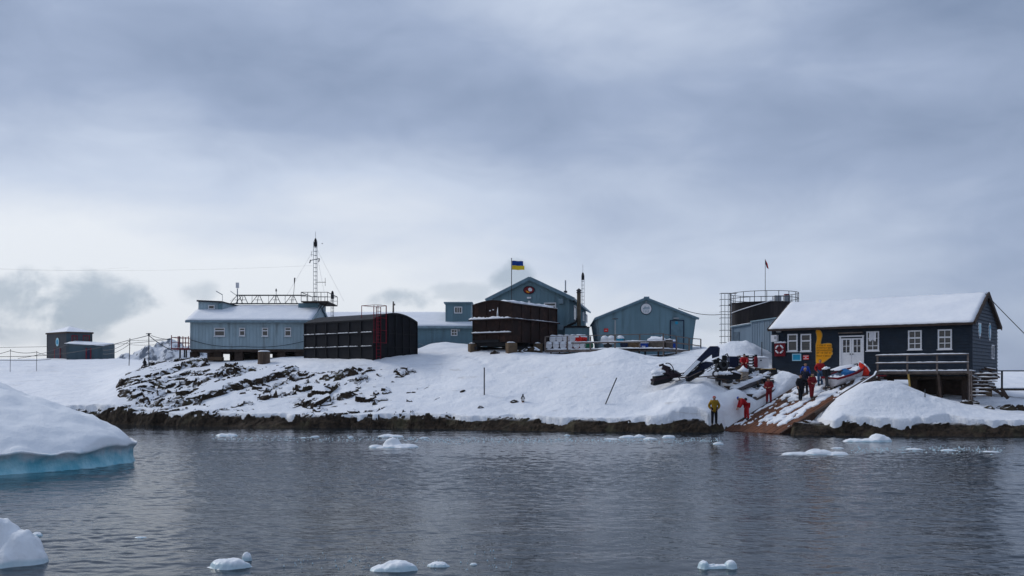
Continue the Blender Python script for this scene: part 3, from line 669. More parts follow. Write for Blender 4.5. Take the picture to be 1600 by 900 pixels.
for zz, tt in ((rt+.03, .08), (rt-.5, .07)):
    MB(DK).box(x0-.02, x1, -.14, -.102 if tt == .07 else 0, zz-.03, zz+.03).build('rail', WOOD, dk)
    MB(DK).snow((x0, -.135, zz+.03), (x1, -.135, zz+.03), (x1, -.02, zz+.03), (x0, -.02, zz+.03), .06, .25, .01, 6).build('rail_snow', SNOW, dk, True)
mb = MB(HB)   # piers and floor under the house; dark sheet behind them stands in for shade
for xx in np.arange(onwall(DK, 1369, 579)[0], HLEN, 1.6): mb.box(xx, xx+.35, .5, .9, 1.4, ZB)
mb.box(6, HLEN-.1, .3, HW-.3, ZB-.22, ZB-.01); mb.box(9.0, HLEN-.3, 2.5, 2.7, 1.2, ZB-.22); mb.build('foundation_and_shade', WOODD, house)
# ================================================================== far left hut
D = 172
fr = frame(xpx(103.5, D-3), D-3, 0, 1, .05)
zb = 6.9; zt = zpx(521.5, D); hut = thing('weather_hut', 'small dark square hut with a pyramid snow roof on the far left snow field', 'hut', (xpx(118, D), D, zb))
xl = xpx(75, D+2); xc = xpx(103.8, D-3); xr = xpx(147.5, D)
c0 = Vector((xl, D+1.5, 0)); c1 = Vector((xc, D-3, 0)); c2 = Vector((xr, D-.8, 0)); c3 = c0+c2-c1
def wallquad(mb, a, b_, z0, z1, th=.15):
    mb.slab if False else None
    a = Vector(a); b_ = Vector(b_); d = (b_-a).normalized(); n = Vector((-d.y, d.x, 0))*th
    vs = [a, b_, b_+n, a+n]; mb.add([(p.x, p.y, z) for z in (z0, z1) for p in vs], [(0, 1, 5, 4), (1, 2, 6, 5), (2, 3, 7, 6), (3, 0, 4, 7), (4, 5, 6, 7), (3, 2, 1, 0)])
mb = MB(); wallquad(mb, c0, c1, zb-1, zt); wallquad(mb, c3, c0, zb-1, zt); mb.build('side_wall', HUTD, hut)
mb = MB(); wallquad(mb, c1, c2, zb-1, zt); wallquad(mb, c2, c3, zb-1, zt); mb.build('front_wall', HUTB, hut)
ap = (c0+c2)/2; apz = zpx(509.5, D)
o_ = [p+(p-ap).normalized()*.25 for p in (c0, c1, c2, c3)]
mb = MB(); mb.add([(p.x, p.y, zt-.05) for p in o_]+[(p.x, p.y, zt+.22) for p in o_], [(3, 2, 1, 0), (0, 1, 5, 4), (1, 2, 6, 5), (2, 3, 7, 6), (3, 0, 4, 7), (4, 5, 6, 7)]); mb.build('fascia', WOODD, hut)
mb = MB(); mb.add([(p.x, p.y, zt+.23) for p in o_]+[(ap.x, ap.y, apz)], [(0, 1, 4), (1, 2, 4), (2, 3, 4), (3, 0, 4), (3, 2, 1, 0)]); mb.build('roof', SNOW, hut)
HF = frame(c1.x, c1.y, 0, c2.x-c1.x, c2.y-c1.y); HS = frame(c0.x, c0.y, 0, c1.x-c0.x, c1.y-c0.y)
for pa, pb in ((112, 121), (129.5, 140)):
    a, zt_ = onwall(HF, pa, 525); b_, z0 = onwall(HF, pb, 534); window(hut, HF, a+.12, b_-.12, z0, zt_, -.01, ((.5,), ()), .14, False, REDP)
a, z1 = onwall(HS, 86.5, 546); b_, _ = onwall(HS, 94, 546); o = MB(HS).box(a, b_, -.08, .0, zb-.5, z1).build('door', NAVY, hut); o['label'] = 'navy door in the dark side wall'
MB(HS).box(a-.25, a-.01, -.1, 0, zb-.5, z1+.2).box(b_+.01, b_+.2, -.1, 0, zb-.5, z1+.2).build('door_frame', REDP, hut)
x, z = onwall(HS, 90, 534.5); disc(HS, x, z, .55, .75, -.01, .06).build('badge', PALE, hut); disc(HS, x, z, .3, .42, -.07, .03).build('badge_centre', TEAL, hut)
# lean-to
l0 = c1+(c2-c1)*-.02; lx = xpx(160.5, D-6); AF = frame(xpx(104, D-6), D-6, 0, 1, 0)
W_ = lx-xpx(104, D-6); za = zpx(541, D-6); mb = MB(AF)
mb.add([(0, 0, zb-1), (W_, 0, zb-1), (W_, 0, za), (0, 0, za+.45), (0, 5, zb-1), (W_, 5, zb-1), (W_, 5, za+.6), (0, 5, za+1.1)], [(0, 1, 2, 3), (1, 5, 6, 2), (5, 4, 7, 6), (4, 0, 3, 7), (3, 2, 6, 7)])
mb.build('lean_to_wall', HUTB, hut); MB(AF).snow((-.2, -.3, za+.47), (W_+.2, -.3, za+.03), (W_+.2, 4, za+.6), (-.2, 4, za+1.1), .12, .6, .08).build('lean_to_roof', SNOW, hut, True)
a, z1 = onwall(AF, 136, 545); b_, _ = onwall(AF, 141, 545); o = MB(AF).box(a, b_, -.08, 0, zb-.5, z1).build('door', NAVY, hut); o['label'] = 'navy door in the lean to wall with a red frame'
MB(AF).box(a-.2, a-.01, -.1, 0, zb-.5, z1+.15).box(b_+.01, b_+.2, -.1, 0, zb-.5, z1+.15).build('door_frame', REDP, hut)
# ================================================================== left pale blue building on piers
D = 85.0; X0 = xpx(297, D); X1 = xpx(487, D); LF = frame(X0, D, 0, 1, 0); LN = X1-X0; zb = zpx(545.5, D); ze = zpx(498.5, D); zr = zpx(477, D+4); DP = 8.0
lb_ = thing('blue_station_building', 'pale blue metal station building raised on dark piers, railings along its roof', 'building', (X0+LN/2, D, zb-1))
mb = MB(LF); mb.box(0, LN, 0, DP, zb, ze); seam_wall(mb, 0, LN, zb, ze, 0, .3)
for y in np.arange(.3, DP, .5): mb.box(LN-.01, LN+.04, y-.025, y+.025, zb, ze)
mb.add([(LN, 0, ze), (LN, DP, ze), (LN, DP/2, zr)], [(0, 1, 2)]); mb.add([(0, 0, ze), (0, DP, ze), (0, DP/2, zr)], [(0, 2, 1)])
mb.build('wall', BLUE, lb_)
mb = MB(LF); sl = (zr-ze)/(DP/2)
for y0 in (-.35, DP+.35): mb.slab((-.3, y0, ze-.35*sl), (LN+.12, y0, ze-.35*sl), (LN+.12, DP/2, zr), (-.3, DP/2, zr), .12)
mb.box(-.3, LN+.12, -.43, -.345, ze-.35*sl-.2, ze-.35*sl-.01); mb.bar((LN+.16, -.35, ze-.35*sl-.1), (LN+.16, DP/2, zr-.1), .06, .25); mb.bar((LN+.16, DP+.35, ze-.35*sl-.1), (LN+.16, DP/2, zr-.1), .06, .25)
mb.build('roof', BTRIM, lb_)
mb = MB(LF); mb.snow((-.26, -.36, ze-.35*sl), (LN+.05, -.36, ze-.35*sl), (LN+.05, DP/2, zr), (-.26, DP/2, zr), .08, .4, .03, 1, .15)
mb.snow((-.26, DP/2, zr), (LN+.05, DP/2, zr), (LN+.05, DP+.3, ze-.35*sl), (-.26, DP+.3, ze-.35*sl), .08, .4, .03, 1, .15); mb.build('roof_snow', SNOW, lb_, True)
for px0, px1, py0, py1 in ((336.5, 350.5, 513.5, 524), (375.5, 382, 513.5, 523.5), (411, 418, 513.5, 524), (446.5, 454, 513, 524)):
    a, z1 = onwall(LF, px0, py0); b_, z0 = onwall(LF, px1, py1)
    window(lb_, LF, a, b_, z0, z1, -.03, ((), ()), .07, True, WHITE, 'wide window at the left end of the wall' if px0 < 340 else None, False, .68)
mb = MB(LF); mb.box(.05, LN-.05, .05, DP-.1, zb-.22, zb-.01); mb.build('floor_beam', WOODD, lb_)
for i, px in enumerate((301, 338, 371, 408, 438, 466)):
    a, _ = onwall(LF, px, 550)
    for y in (.3, 4.2):
        MB(LF).box(a-.35+.3*(y > 3), a+.35+.3*(y > 3), y, y+.6, 4.3, zb-.225).build('pier', WOODD, lb_)
for a, b_ in ((2.3, 4.1), (6.0, 7.6), (9.3, 10.5)): MB(LF).box(a, b_, DP-1.0, DP-.7, 4.3, zb-.22).build('underfloor_panel', BLACK, lb_)
MB(LF).box(onwall(LF, 328, 560)[0], onwall(LF, 349, 560)[0], -.6, .2, 5.05, 5.35).build('step_block', CONC, lb_)
# penthouse
a = xpx(310, D+2.5)-X0; b_ = xpx(347.5, D+2.5)-X0; zt = zpx(471, D+2.5); z0 = ze+.6
ph = MB(LF); ph.box(a, b_, 2.5, 7.5, z0, zt); seam_wall(ph, a, b_, z0, zt, 2.5, .3); ph.add([(b_, 2.5, z0), (b_+1.6, 4.6, z0), (b_+1.6, 4.6, zt-.45), (b_, 2.5, zt), (b_+1.6, 7.5, z0), (b_+1.6, 7.5, zt-.45), (b_, 7.5, zt)], [(0, 1, 2, 3), (1, 4, 5, 2), (3, 2, 5, 6)])
pw = ph.build('penthouse', BLUE, lb_)
rf = MB(LF); rf.slab((a-.1, 2.3, zt+.12), (b_, 2.3, zt+.02), (b_, 7.6, zt+.02), (a-.1, 7.6, zt+.12), .14); rf.slab((b_, 2.3, zt+.02), (b_+1.75, 4.4, zt-.42), (b_+1.75, 7.6, zt-.42), (b_, 7.6, zt+.02), .12)
rf.build('penthouse_roof', DSTEEL, lb_)
PF = LF @ Matrix.Translation((0, 2.5, 0)); q, z1 = onwall(PF, 327, 478); q2, z0_ = onwall(PF, 334.5, 482); window(lb_, PF, q, q2, z0_, z1, -.03, ((), ()), .07, False, WHITE)
q, z1 = onwall(PF, 340.5, 474); q2, z0_ = onwall(PF, 347, 484); MB(PF).box(q, q2, -.06, -.03, z0_, z1).build('door', BLUE2, lb_)
# lookout tower deck on the ridge
a = xpx(466, D+3)-X0; b_ = xpx(500, D+4)-X0; zt = zpx(471.5, D+3)
mb = MB(LF); mb.box(a, b_, 3, 6.8, ze+.6, zt-.12); mb.build('lookout_base', BLUE2, lb_)
xa = xpx(457, D+2.3)-X0; xb = xpx(517.5, D+4)-X0; mb = MB(LF); mb.box(xa+.8, xb, 2.2, 7.2, zt-.1, zt)
for x in (xa+1.1, xb-.3): mb.bar((x, 3.4, zt-.1), (x-(.7 if x > 5 else -.7), 3.4, zt-.9), .06)
mb.build('lookout_deck', WOODD, lb_)
mb = MB(LF); rt = zpx(457.8, D+3)-0; xs_ = np.linspace(xa+.8, xb, 5)
for y in (2.25, 7.15):
    for x in xs_: mb.bar((x, y, zt), (x, y, rt), .045)
    mb.bar((xs_[0], y, rt), (xb, y, rt), .05); mb.bar((xs_[0], y, (rt+zt)/2), (xb, y, (rt+zt)/2), .035)
for x in (xs_[0], xb): mb.bar((x, 2.25, rt), (x, 7.15, rt), .05); mb.bar((x, 4.7, zt), (x, 4.7, rt), .045)
mb.build('lookout_railing', DSTEEL, lb_)
# roof catwalk
mb = MB(LF); xa2 = xpx(371, D+4)-X0; xb2 = xs_[0]; zc = zr+.15; zt2 = zpx(461, D+4)
mb.bar((xa2-1, 4, zc), (xb2, 4, zc), .16, .1); mb.bar((xa2, 4.4, zt2), (xb2, 4.4, zt2), .09); mb.bar((xa2, 3.6, zt2-.03), (xb2, 3.6, zt2-.03), .05)
for px in (372, 380, 404, 431, 457):
    x = xpx(px, D+4)-X0
    for dx in (-.55, .55, 0): mb.bar((x+dx, 3.5, zc), (x+(dx*.15), 4, zt2), .045)
    mb.bar((x-.3, 4, zc+.35), (x+.3, 4, zc+.35), .04)
for px in (392, 418, 444):
    x = xpx(px, D+4)-X0; mb.bar((x, 4.4, zc), (x, 4.4, zt2), .03)
mb.build('roof_catwalk', DSTEEL, lb_)
# antennas on the roof
def lattice(name, label, x, y, z0, z1, w_=.34, tip=.9, extra=True, mat=None):
    t_ = thing(name, label, 'mast', (x, y, z0)); mb = MB(); c = [Vector((x+w_*.577*math.cos(R_(a)), y+w_*.577*math.sin(R_(a)), 0)) for a in (210, 330, 90)]
    for p in c: mb.tube([p+Vector((0, 0, z0)), p+Vector((0, 0, z1))], .022, 5)
    mb.build('mast_leg', mat or STEEL, t_); rg = MB(); z = z0+.2; k = 0
    while z < z1:
        for i in range(3): rg.bar(c[i]+Vector((0, 0, z)), c[(i+1) % 3]+Vector((0, 0, z+.0)), .035)
        z += .38
    rg.build('rung', mat or STEEL, t_)
    h = MB(); h.tube([(x, y, z1-.1), (x, y, z1+tip)], .018, 5); h.build('lightning_rod', STEEL, t_)
    s = MB(); s.lathe([(.0, z1-.5), (.16, z1-.48), (.16, z1-.08), (.1, z1), (.14, z1+.05), (.07, z1+.25), (0, z1+.3)], (x, y, 0), 12); s.build('sensor', BLACK, t_); return t_
xm = xpx(493, D+4); t_ = lattice('lattice_mast', 'tall slim lattice mast with small antennas standing on the roof lookout', xm, D+4, zt, zpx(377, D+4)); 
mb = MB(); zz = zpx(406, D+4); mb.bar((xm-.45, D+4, zz-.05), (xm+.38, D+4, zz+.12), .06); mb.bar((xm-.45, D+4, zz), (xm-.55, D+4, zz-.3), .08); mb.bar((xm+.36, D+4, zz+.1), (xm+.3, D+4, zz-.2), .07); mb.bar((xm-.4, D+4, zz+.5), (xm, D+4, zz+.4), .03); mb.bar((xm-.38, D+4, zz+.3), (xm-.38, D+4, zz+.8), .02)
zz = zpx(441, D+4); mb.bar((xm, D+4, zz), (xm+.95, D+4, zz), .045); mb.bar((xm+.9, D+4, zz-.35), (xm+.9, D+4, zz+.4), .03); zz = zpx(380.5, D+4); mb.cbox((xm+.63, D+4, zz), (.12, .05, .05)); mb.build('side_antenna', DSTEEL, t_)
for k, (dx, dy) in enumerate(((-3.2, 1), (2.3, 2), (1.2, -1.5))):
    catenary((xm, D+4, zpx(385, D+4)), (xm+dx, D+4+dy, zt+.3), .05, .008, 6).build('guy_wire', STEEL, t_)
xx = xpx(519.5, D+7); lattice('lattice_mast', 'short pale lattice mast just right of the roof lookout', xx, D+7, 7.0, zpx(459, D+7), .26, .15)
xx = xpx(371, D+4.5); t_ = thing('panel_antenna', 'white box antenna on a post at the left end of the roof catwalk', 'antenna', (xx, D+4.5, zc)); MB().tube([(xx, D+4.5, zc), (xx, D+4.5, zpx(450, D+4))], .05, 6).build('post', STEEL, t_); MB().cbox((xx, D+4.5, zpx(445, D+4)), (.26, .2, .5)).build('panel', WHITE, t_)
mb = MB(); mb.bar((xx, D+4.5, zpx(462, D+4)), (xx-.65, D+4.5, zpx(454, D+4)), .05); mb.bar((xx-.7, D+4.5, zpx(470, D+4)), (xx, D+4.5, zpx(461, D+4)), .02); mb.build('brace', STEEL, t_)
xx = xpx(347.5, D+3); t_ = thing('roof_lamp', 'thin bent roof lamp standing on the penthouse roof', 'lamp', (xx, D+3, zpx(470, D+3))); MB().tube([(xx, D+3, zpx(472, D+3)), (xx, D+3, zpx(460, D+3))], .022, 5).build('post', STEEL, t_); MB().bar((xx, D+3, zpx(460.5, D+3)), (xx-.57, D+3, zpx(455, D+3)), .07).build('lamp_arm', STEEL, t_)
xx = xpx(457.5, D+3); xt = xpx(460.3, D+3); t_ = thing('whip_antenna', 'dark leaning whip antenna on the catwalk left of the tall mast', 'antenna', (xx, D+3, zt)); MB().tube([(xx, D+3, zpx(473, D+3)), (xt, D+3, zpx(442, D+3))], .022, 5).build('rod', DSTEEL, t_); MB().tube([(xt-.03, D+3, zpx(443, D+3)), (xt+.02, D+3, zpx(434, D+3))], [.04, .07], 6).build('antenna_head', DSTEEL, t_)
xx = xpx(431.5, D+4); t_ = thing('weather_sensor', 'small sensor on a short post halfway along the roof catwalk', 'sensor', (xx, D+4, zt2)); MB().tube([(xx, D+4, zc), (xx, D+4, zpx(454, D+4))], .025, 5).build('post', DSTEEL, t_); MB().lathe([(0, 0), (.08, .02), (.06, .2), (.02, .28), (0, .3)], (xx, D+4, zpx(455.5, D+4)), 8).build('cap', DSTEEL, t_)
# red landing at the left end
LD = frame(xpx(267, 84.5), 84.5, 0, 1, 0); WL_ = X0-xpx(267, 84.5); zf = zpx(544, 84.5); ld = thing('red_steel_landing', 'red steel railed landing on dark legs at the left end of the blue building', 'landing', (xpx(280, 84.5), 84.5, 5.1))
MB(LD).box(0, WL_-.02, 0, 2, zf-.12, zf).build('floor', REDP, ld); MB(LD).snow((.05, .05, zf), (WL_-.05, .05, zf), (WL_-.05, 1.9, zf), (.05, 1.9, zf), .05, .2, .02, 2, .6).build('floor_snow', SNOW, ld, True)
mb = MB(LD)
for y in (.03, 1.97):
    for x in (.04, .62, 1.05, 1.55): mb.bar((x, y, zf), (x, y, zf+(1.05 if x > .1 else 1.15)), .06)
    for q in (.5, .95): mb.bar((0, y, zf+q), (WL_-.02, y, zf+q), .045)
mb.bar((.04, .03, zf+.95), (.04, 1.97, zf+.95), .045); mb.build('railing', REDP, ld)
for x, y in ((.75, .2), (1.1, .3), (.75, 1.8), (1.4, 1.7)): MB(LD).bar((x, y, 4.7), (x, y, zf-.12), .1).build('leg', DSTEEL, ld)
# ================================================================== long low wing and dormer
D = 92; X0 = xpx(488, D); X1 = 1.5; WF = frame(X0, D, 0, 1, 0); LN = X1-X0; ze = zpx(508.5, D); zr = zpx(488, D+5); DP = 10; zb = 5.2
wg = thing('low_blue_wing', 'long low blue wing with a snowy roof running behind the black tank', 'building', (X0+LN/2, D, zb))
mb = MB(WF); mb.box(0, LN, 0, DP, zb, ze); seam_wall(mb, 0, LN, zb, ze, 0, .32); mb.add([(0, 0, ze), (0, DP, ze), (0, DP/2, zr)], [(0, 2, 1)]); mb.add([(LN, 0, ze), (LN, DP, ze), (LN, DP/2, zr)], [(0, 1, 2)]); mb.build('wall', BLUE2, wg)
mb = MB(WF); sl = (zr-ze)/5
for y0 in (-.3, DP+.3): mb.slab((0, y0, ze-.3*sl), (LN, y0, ze-.3*sl), (LN, 5, zr), (0, 5, zr), .12)
mb.box(0, LN, -.4, -.295, ze-.3*sl-.2, ze-.3*sl); mb.build('roof', BTRIM, wg)
mb = MB(WF); mb.snow((.05, -.3, ze-.3*sl), (LN, -.3, ze-.3*sl), (LN, 5, zr), (.05, 5, zr), .1, .5, .03, 1, .15); mb.snow((.05, 5, zr), (LN, 5, zr), (LN, DP+.3, ze-.3*sl), (.05, DP+.3, ze-.3*sl), .1, .5, .03, 1, .15); mb.build('roof_snow', SNOW, wg, True)
a, z1 = onwall(WF, 706, 515.7); b_, z0 = onwall(WF, 713.5, 523.5); window(wg, WF, a, b_, z0, z1, -.03, ((.5,), (.5,)), .08, False, WHITE)
a, z1 = onwall(WF, 716, 514.5); b_, z0 = onwall(WF, 719, 518); MB(WF).box(a, b_, -.2, 0, z0, z1).build('wall_lamp', STEEL, wg)
x, z = onwall(WF, 656, 541); mb = MB(WF); mb.tube([(x+.4*math.cos(R_(k)), -.15, z-.1+.32*math.sin(R_(k))) for k in range(0, 181, 20)], .03, 6); mb.build('vent_hoop', STEEL, wg)
a = xpx(696, D+1)-X0; b_ = xpx(736, D+1)-X0; zt = zpx(474, D+1); mb = MB(WF); mb.box(a, b_, 1, 4.5, ze, zt); seam_wall(mb, a, b_, ze, zt, 1, .3); dm = mb.build('dormer', BLUE2, wg)
mb = MB(WF); mb.box(a-.15, b_+.15, .8, 4.7, zt, zt+.13); mb.build('dormer_roof', BTRIM, dm)
DF = WF @ Matrix.Translation((0, 1, 0)); q, z1 = onwall(DF, 711, 480.5); q2, z0 = onwall(DF, 721, 488.5); window(wg, DF, q, q2, z0, z1, -.03, ((.33, .66), ()), .08, False, WHITE, 'dormer window with cream mullions')
xx = xpx(606.5, D); t_ = thing('roof_stub_post', 'short grey post standing on the snowy wing roof behind the red cage ladder', 'post', (xx, D+4, zr)); MB().tube([(xx, D+4, zr-.1), (xx, D+4, zpx(471, D+4))], [.1, .07], 7).build('post', WOOD, t_); MB().cbox((xx+.08, D+3.9, zpx(476, D+4)), (.22, .15, .18)).build('box', WOOD, t_)
# ================================================================== black tank with red ladder
c0 = Vector((-17.7, 82, 0)); c1 = Vector((xpx(583, 77), 77, 0)); KF = frame(c0.x, c0.y, 0, c1.x-c0.x, c1.y-c0.y); KL = (c1-c0).length; KW = 5.1
tk = thing('black_fuel_tank', 'big black rectangular fuel tank with a curved top and thin snow lines', 'tank', KF @ Vector((KL/2, 0, 5)))
z0 = 4.2; z1 = 8.2
arc = [(KW*(i/12), z1+.62*math.sin(math.pi*i/12)**.9) for i in range(13)]
mb = MB(KF); n = len(arc)
vs = [(x, y, z) for x in (0, KL) for y, z in arc]+[(0, 0, z0), (0, KW, z0), (KL, 0, z0), (KL, KW, z0)]
mb.add(vs, [tuple(range(n))+(2*n+1, 2*n), tuple(range(2*n-1, n-1, -1))+(2*n+2, 2*n+3), (0, 2*n, 2*n+2, n), (n-1, 2*n-1, 2*n+3, 2*n+1)]+[(i, n+i, n+i+1, i+1) for i in range(n-1)])
mb.build('shell', TANK, tk)
mb = MB(KF)
for i in range(7): x = KL*i/6; mb.box(x-.05, x+.05, -.08, .0, z0, z1-.02)
for k in (1, 2): zz = 4.9+1.12*k; mb.box(-.05, KL+.02, -.12, -.0, zz-.05, zz+.02)
mb.box(-.05, KL+.05, -.09, .0, z1-.12, z1-.01)
for i in range(7):
    y = KW*i/6; mb.box(KL, KL+.08, y-.05, y+.05, z0, z1+.6*math.sin(math.pi*max(.001, min(.999, i/6)))**.9-.05)
for k in (1, 2): zz = 4.9+1.12*k; mb.box(KL, KL+.06, .1, KW, zz-.03, zz+.03)
for i in range(12):
    (ya, za), (yb, zb_) = arc[i], arc[i+1]; mb.bar((KL+.05, ya, za-.06), (KL+.05, yb, zb_-.06), .1, .16)
mb.build('rib', BLACK, tk)
mb = MB(KF)
for k in (1, 2):
    zz = 4.92+1.12*k
    for i in range(6): mb.snow((KL*i/6+.08, -.12, zz), (KL*(i+1)/6-.08-.25*(i == 4), -.12, zz), (KL*(i+1)/6-.08-.25*(i == 4), -.02, zz), (KL*i/6+.08, -.02, zz), .05, .12, .01, i, .5)
mb.build('ledge_snow', SNOW, tk, True)
RF = frame((KF @ Vector((KL, 0, 0))).x, (KF @ Vector((KL, 0, 0))).y, 0, *(KF.to_3x3() @ Vector((0, 1, 0))).to_2d())
la = thing('red_cage_ladder', 'red steel ladder with a hooped cage fixed to the corner of the black tank', 'ladder', RF @ Vector((.5, -.2, 5)))
mb = MB(RF); 
for x in (.12, .6): mb.bar((x, -.25, 5.0), (x, -.25, 9.2), .045)
mb.build('rail', REDP, la); mb = MB(RF); z = 5.2
while z < 9.2: mb.bar((.12, -.25, z), (.6, -.25, z), .035); z += .28
mb.build('rung', REDP, la)
mb = MB(RF)
for x, y in ((-.1, -.65), (.8, -.65), (1.05, -.45), (-.3, -.4)): mb.bar((x, y, 6.3), (x, y, 9.3), .035)
for z in (6.3, 7.3, 8.3, 9.3):
    pts = [(-.3, -.3, z), (-.3, -.45, z), (-.1, -.66, z), (.8, -.66, z), (1.05, -.45, z), (1.05, -.2, z)]
    for a, b_ in zip(pts, pts[1:]): mb.bar(a, b_, .035)
for x, y in ((1.05, 1.0), (-.3, 1.0)): mb.bar((x, y, 8.3), (x, y, 9.3), .04); mb.bar((x, y, 9.3), (x, -.3, 9.3), .04)
mb.bar((-.3, 1.0, 9.3), (1.05, 1.0, 9.3), .04); mb.build('cage', REDP, la)
# ================================================================== rusty tank on beams
c1 = Vector((.05, 76, 0)); d1 = Vector((3.85, 6, 0)).normalized(); c0 = Vector((-3.15, 78.02, 0)); BL = 3.74; BW = 7.1
BF = frame(c0.x, c0.y, 0, c1.x-c0.x, c1.y-c0.y); z0 = 6.35; z1 = 9.4
bt = thing('rusty_water_tank', 'brown rusty panelled tank raised on beams and blocks beside the flagpole', 'tank', BF @ Vector((BL/2, 0, z0)))
arc = [(BL*i/10, z1+.3*math.sin(math.pi*i/10)) for i in range(11)]
MB(BF).prism([(0, z0), (BL, z0)]+arc[::-1], 0, BW).build('shell', RUST, bt)
mb = MB(BF)
for i in range(4): x = BL*i/3; mb.box(x-.04, x+.04, -.07, .0, z0, z1+.3*math.sin(math.pi*min(.999, i/3))-.02)
for i in range(6): y = BW*i/5; mb.box(BL, BL+.07, y-.04, y+.04, z0, z1-.02)
zm = 8.2; mb.box(-.28, BL+.1, -.3, 0, zm-.09, zm-.01); mb.box(BL, BL+.25, -.2, BW+.2, zm-.09, zm-.011); mb.box(-.05, BL+.02, -.2, 0, 7.02, 7.1)
for i in range(10):
    (xa, za), (xb, zb_) = arc[i], arc[i+1]; mb.bar((xa, -.04, za-.03), (xb, -.04, zb_-.03), .1, .1)
mb.box(BL, BL+.1, -.05, BW, z1-.08, z1+.015); mb.build('flange', RUST, bt)
mb = MB(BF); mb.snow((-.26, -.3, zm), (BL-.05, -.3, zm), (BL-.05, -.01, zm), (-.26, -.01, zm), .14, .15, .02, 2, .7); mb.snow((-.03, -.2, 7.1), (BL-.05, -.2, 7.1), (BL-.05, -.01, 7.1), (-.03, -.01, 7.1), .11, .15, .01, 3, .3)
mb.snow((BL+.0, -.1, zm), (BL+.22, -.1, zm), (BL+.22, BW, zm), (BL+.0, BW, zm), .05, .3, .01, 4, .8); mb.snow((BL-.25, 0, z1+.02), (BL+.1, 0, z1+.02), (BL+.1, BW, z1+.02), (BL-.25, BW, z1+.02), .06, .3, .01, 5, .5)
mb.snow((.1, .1, z1+.05), (BL-.3, .1, z1+.12), (BL-.3, BW, z1+.12), (.1, BW, z1+.05), .2, .4, .01, 5, .3)
x, z = onwall(BF, 778.5, 488); mb.add([(x-.02, -.06, z+.42), (x+.09, -.1, z-.38), (x-.13, -.1, z-.38), (x-.02, -.01, z+.42)], [(0, 2, 1), (3, 1, 2), (0, 1, 3), (0, 3, 2)])
for px, py in ((766, 485.5), (771, 484)): x, z = onwall(BF, px, py); mb.cbox((x, -.03, z), (.11, .05, .08))
mb.build('tank_snow', SNOW, bt, True)
mb = MB(BF)
for y in (.3, 2.4, 4.6, 6.7): mb.box(-.15, BL+.1, y-.12, y+.12, z0-.3, z0-.01)
for x in (.3, BL-.4): mb.box(x-.12, x+.12, -.1, BW, z0-.58, z0-.31)
mb.box(0, BL-1.2, -.12, .05, z0-.02, z0+.2); mb.build('support_beam', BLACK, bt)
bn_ = 0
for px0, px1, py0, py1, DD, lab in ((731, 750.5, 537, 547, 78, 'low snow capped concrete block under the left corner of the rusty tank'), (790.5, 807.5, 535.5, 551.5, 75.2, 'stained square concrete block under the near corner of the rusty tank'),
        (834.5, 847, 536.5, 552, 77.6, 'upright concrete block under the right side of the rusty tank'), (816, 826, 538, 547, 80, 'dark concrete block in the shade beneath the rusty tank')):
    b0 = thing('concrete_block', lab, 'block', P((px0+px1)/2, py1, DD), 'concrete blocks carrying the rusty tank'); a = xpx(px0, DD); b_ = xpx(px1, DD); zz = zpx(py0, DD); zl = zpx(py1, DD)-.8
    mb = MB(); mb.cbox(((a+b_)/2, DD+.4, (zz+zl)/2), ((b_-a)*.86, .75, zz-zl), Matrix.Rotation(R_(18), 4, 'Z')); mb.build('block', CONC, b0)
    if py0 < 538: mb = MB(); mb.snow((a+.1, DD+.05, zz), (b_-.15, DD+.15, zz), (b_-.15, DD+.6, zz), (a+.1, DD+.6, zz), .09, .15, .03).build('snow_cap', SNOW, b0, True)
# ================================================================== flagpole
D = 83.5; fx = xpx(799.3, D); fp = thing('flagpole', 'thin flagpole behind the rusty tank flying a blue and yellow flag', 'flagpole', (fx, D, 6))
MB().tube([(fx, D, 5.9), (fx, D, zpx(405, D))], [.045, .03], 8).build('pole', DSTEEL, fp); MB().lathe([(0, 0), (.05, .03), (.05, .07), (0, .1)], (fx, D, zpx(405, D)), 8).build('finial', DSTEEL, fp)
def flagpart(name, z0, z1, L, mat, par, x=None, y=None, skew=0, wav=.08, parent_thing=True):
    mb = MB(); n = 12; mth = 3
    for j in range(mth+1):
        for i in range(n+1):
            u = i/n; v = j/mth; mb.v.append(Vector((x+L*u, y+wav*math.sin(u*7+v), z0+(z1-z0)*v+skew*u+.02*math.sin(u*9))))
    mb.f = [(j*(n+1)+i, j*(n+1)+i+1, (j+1)*(n+1)+i+1, (j+1)*(n+1)+i) for j in range(mth) for i in range(n)]
    return mb.build(name, mat, par, True)
zt = zpx(407.3, D); zm = zpx(414.7, D); zb = zpx(421.4, D)
BLUEF = pbr('flag_blue', (.006, .05, .27), .7, .1, 2); YELF = pbr('flag_yellow', (.78, .55, .03), .7, .08, 2)
fl = thing('flag', 'blue over yellow two band flag streaming from the flagpole', 'flag', (fx, D, zb))
flagpart('blue_band', zm, zt, .97, BLUEF, fl, fx+.04, D, -.05); flagpart('yellow_band', zb, zm-.0, 1.08, YELF, fl, fx+.04, D, -.03)
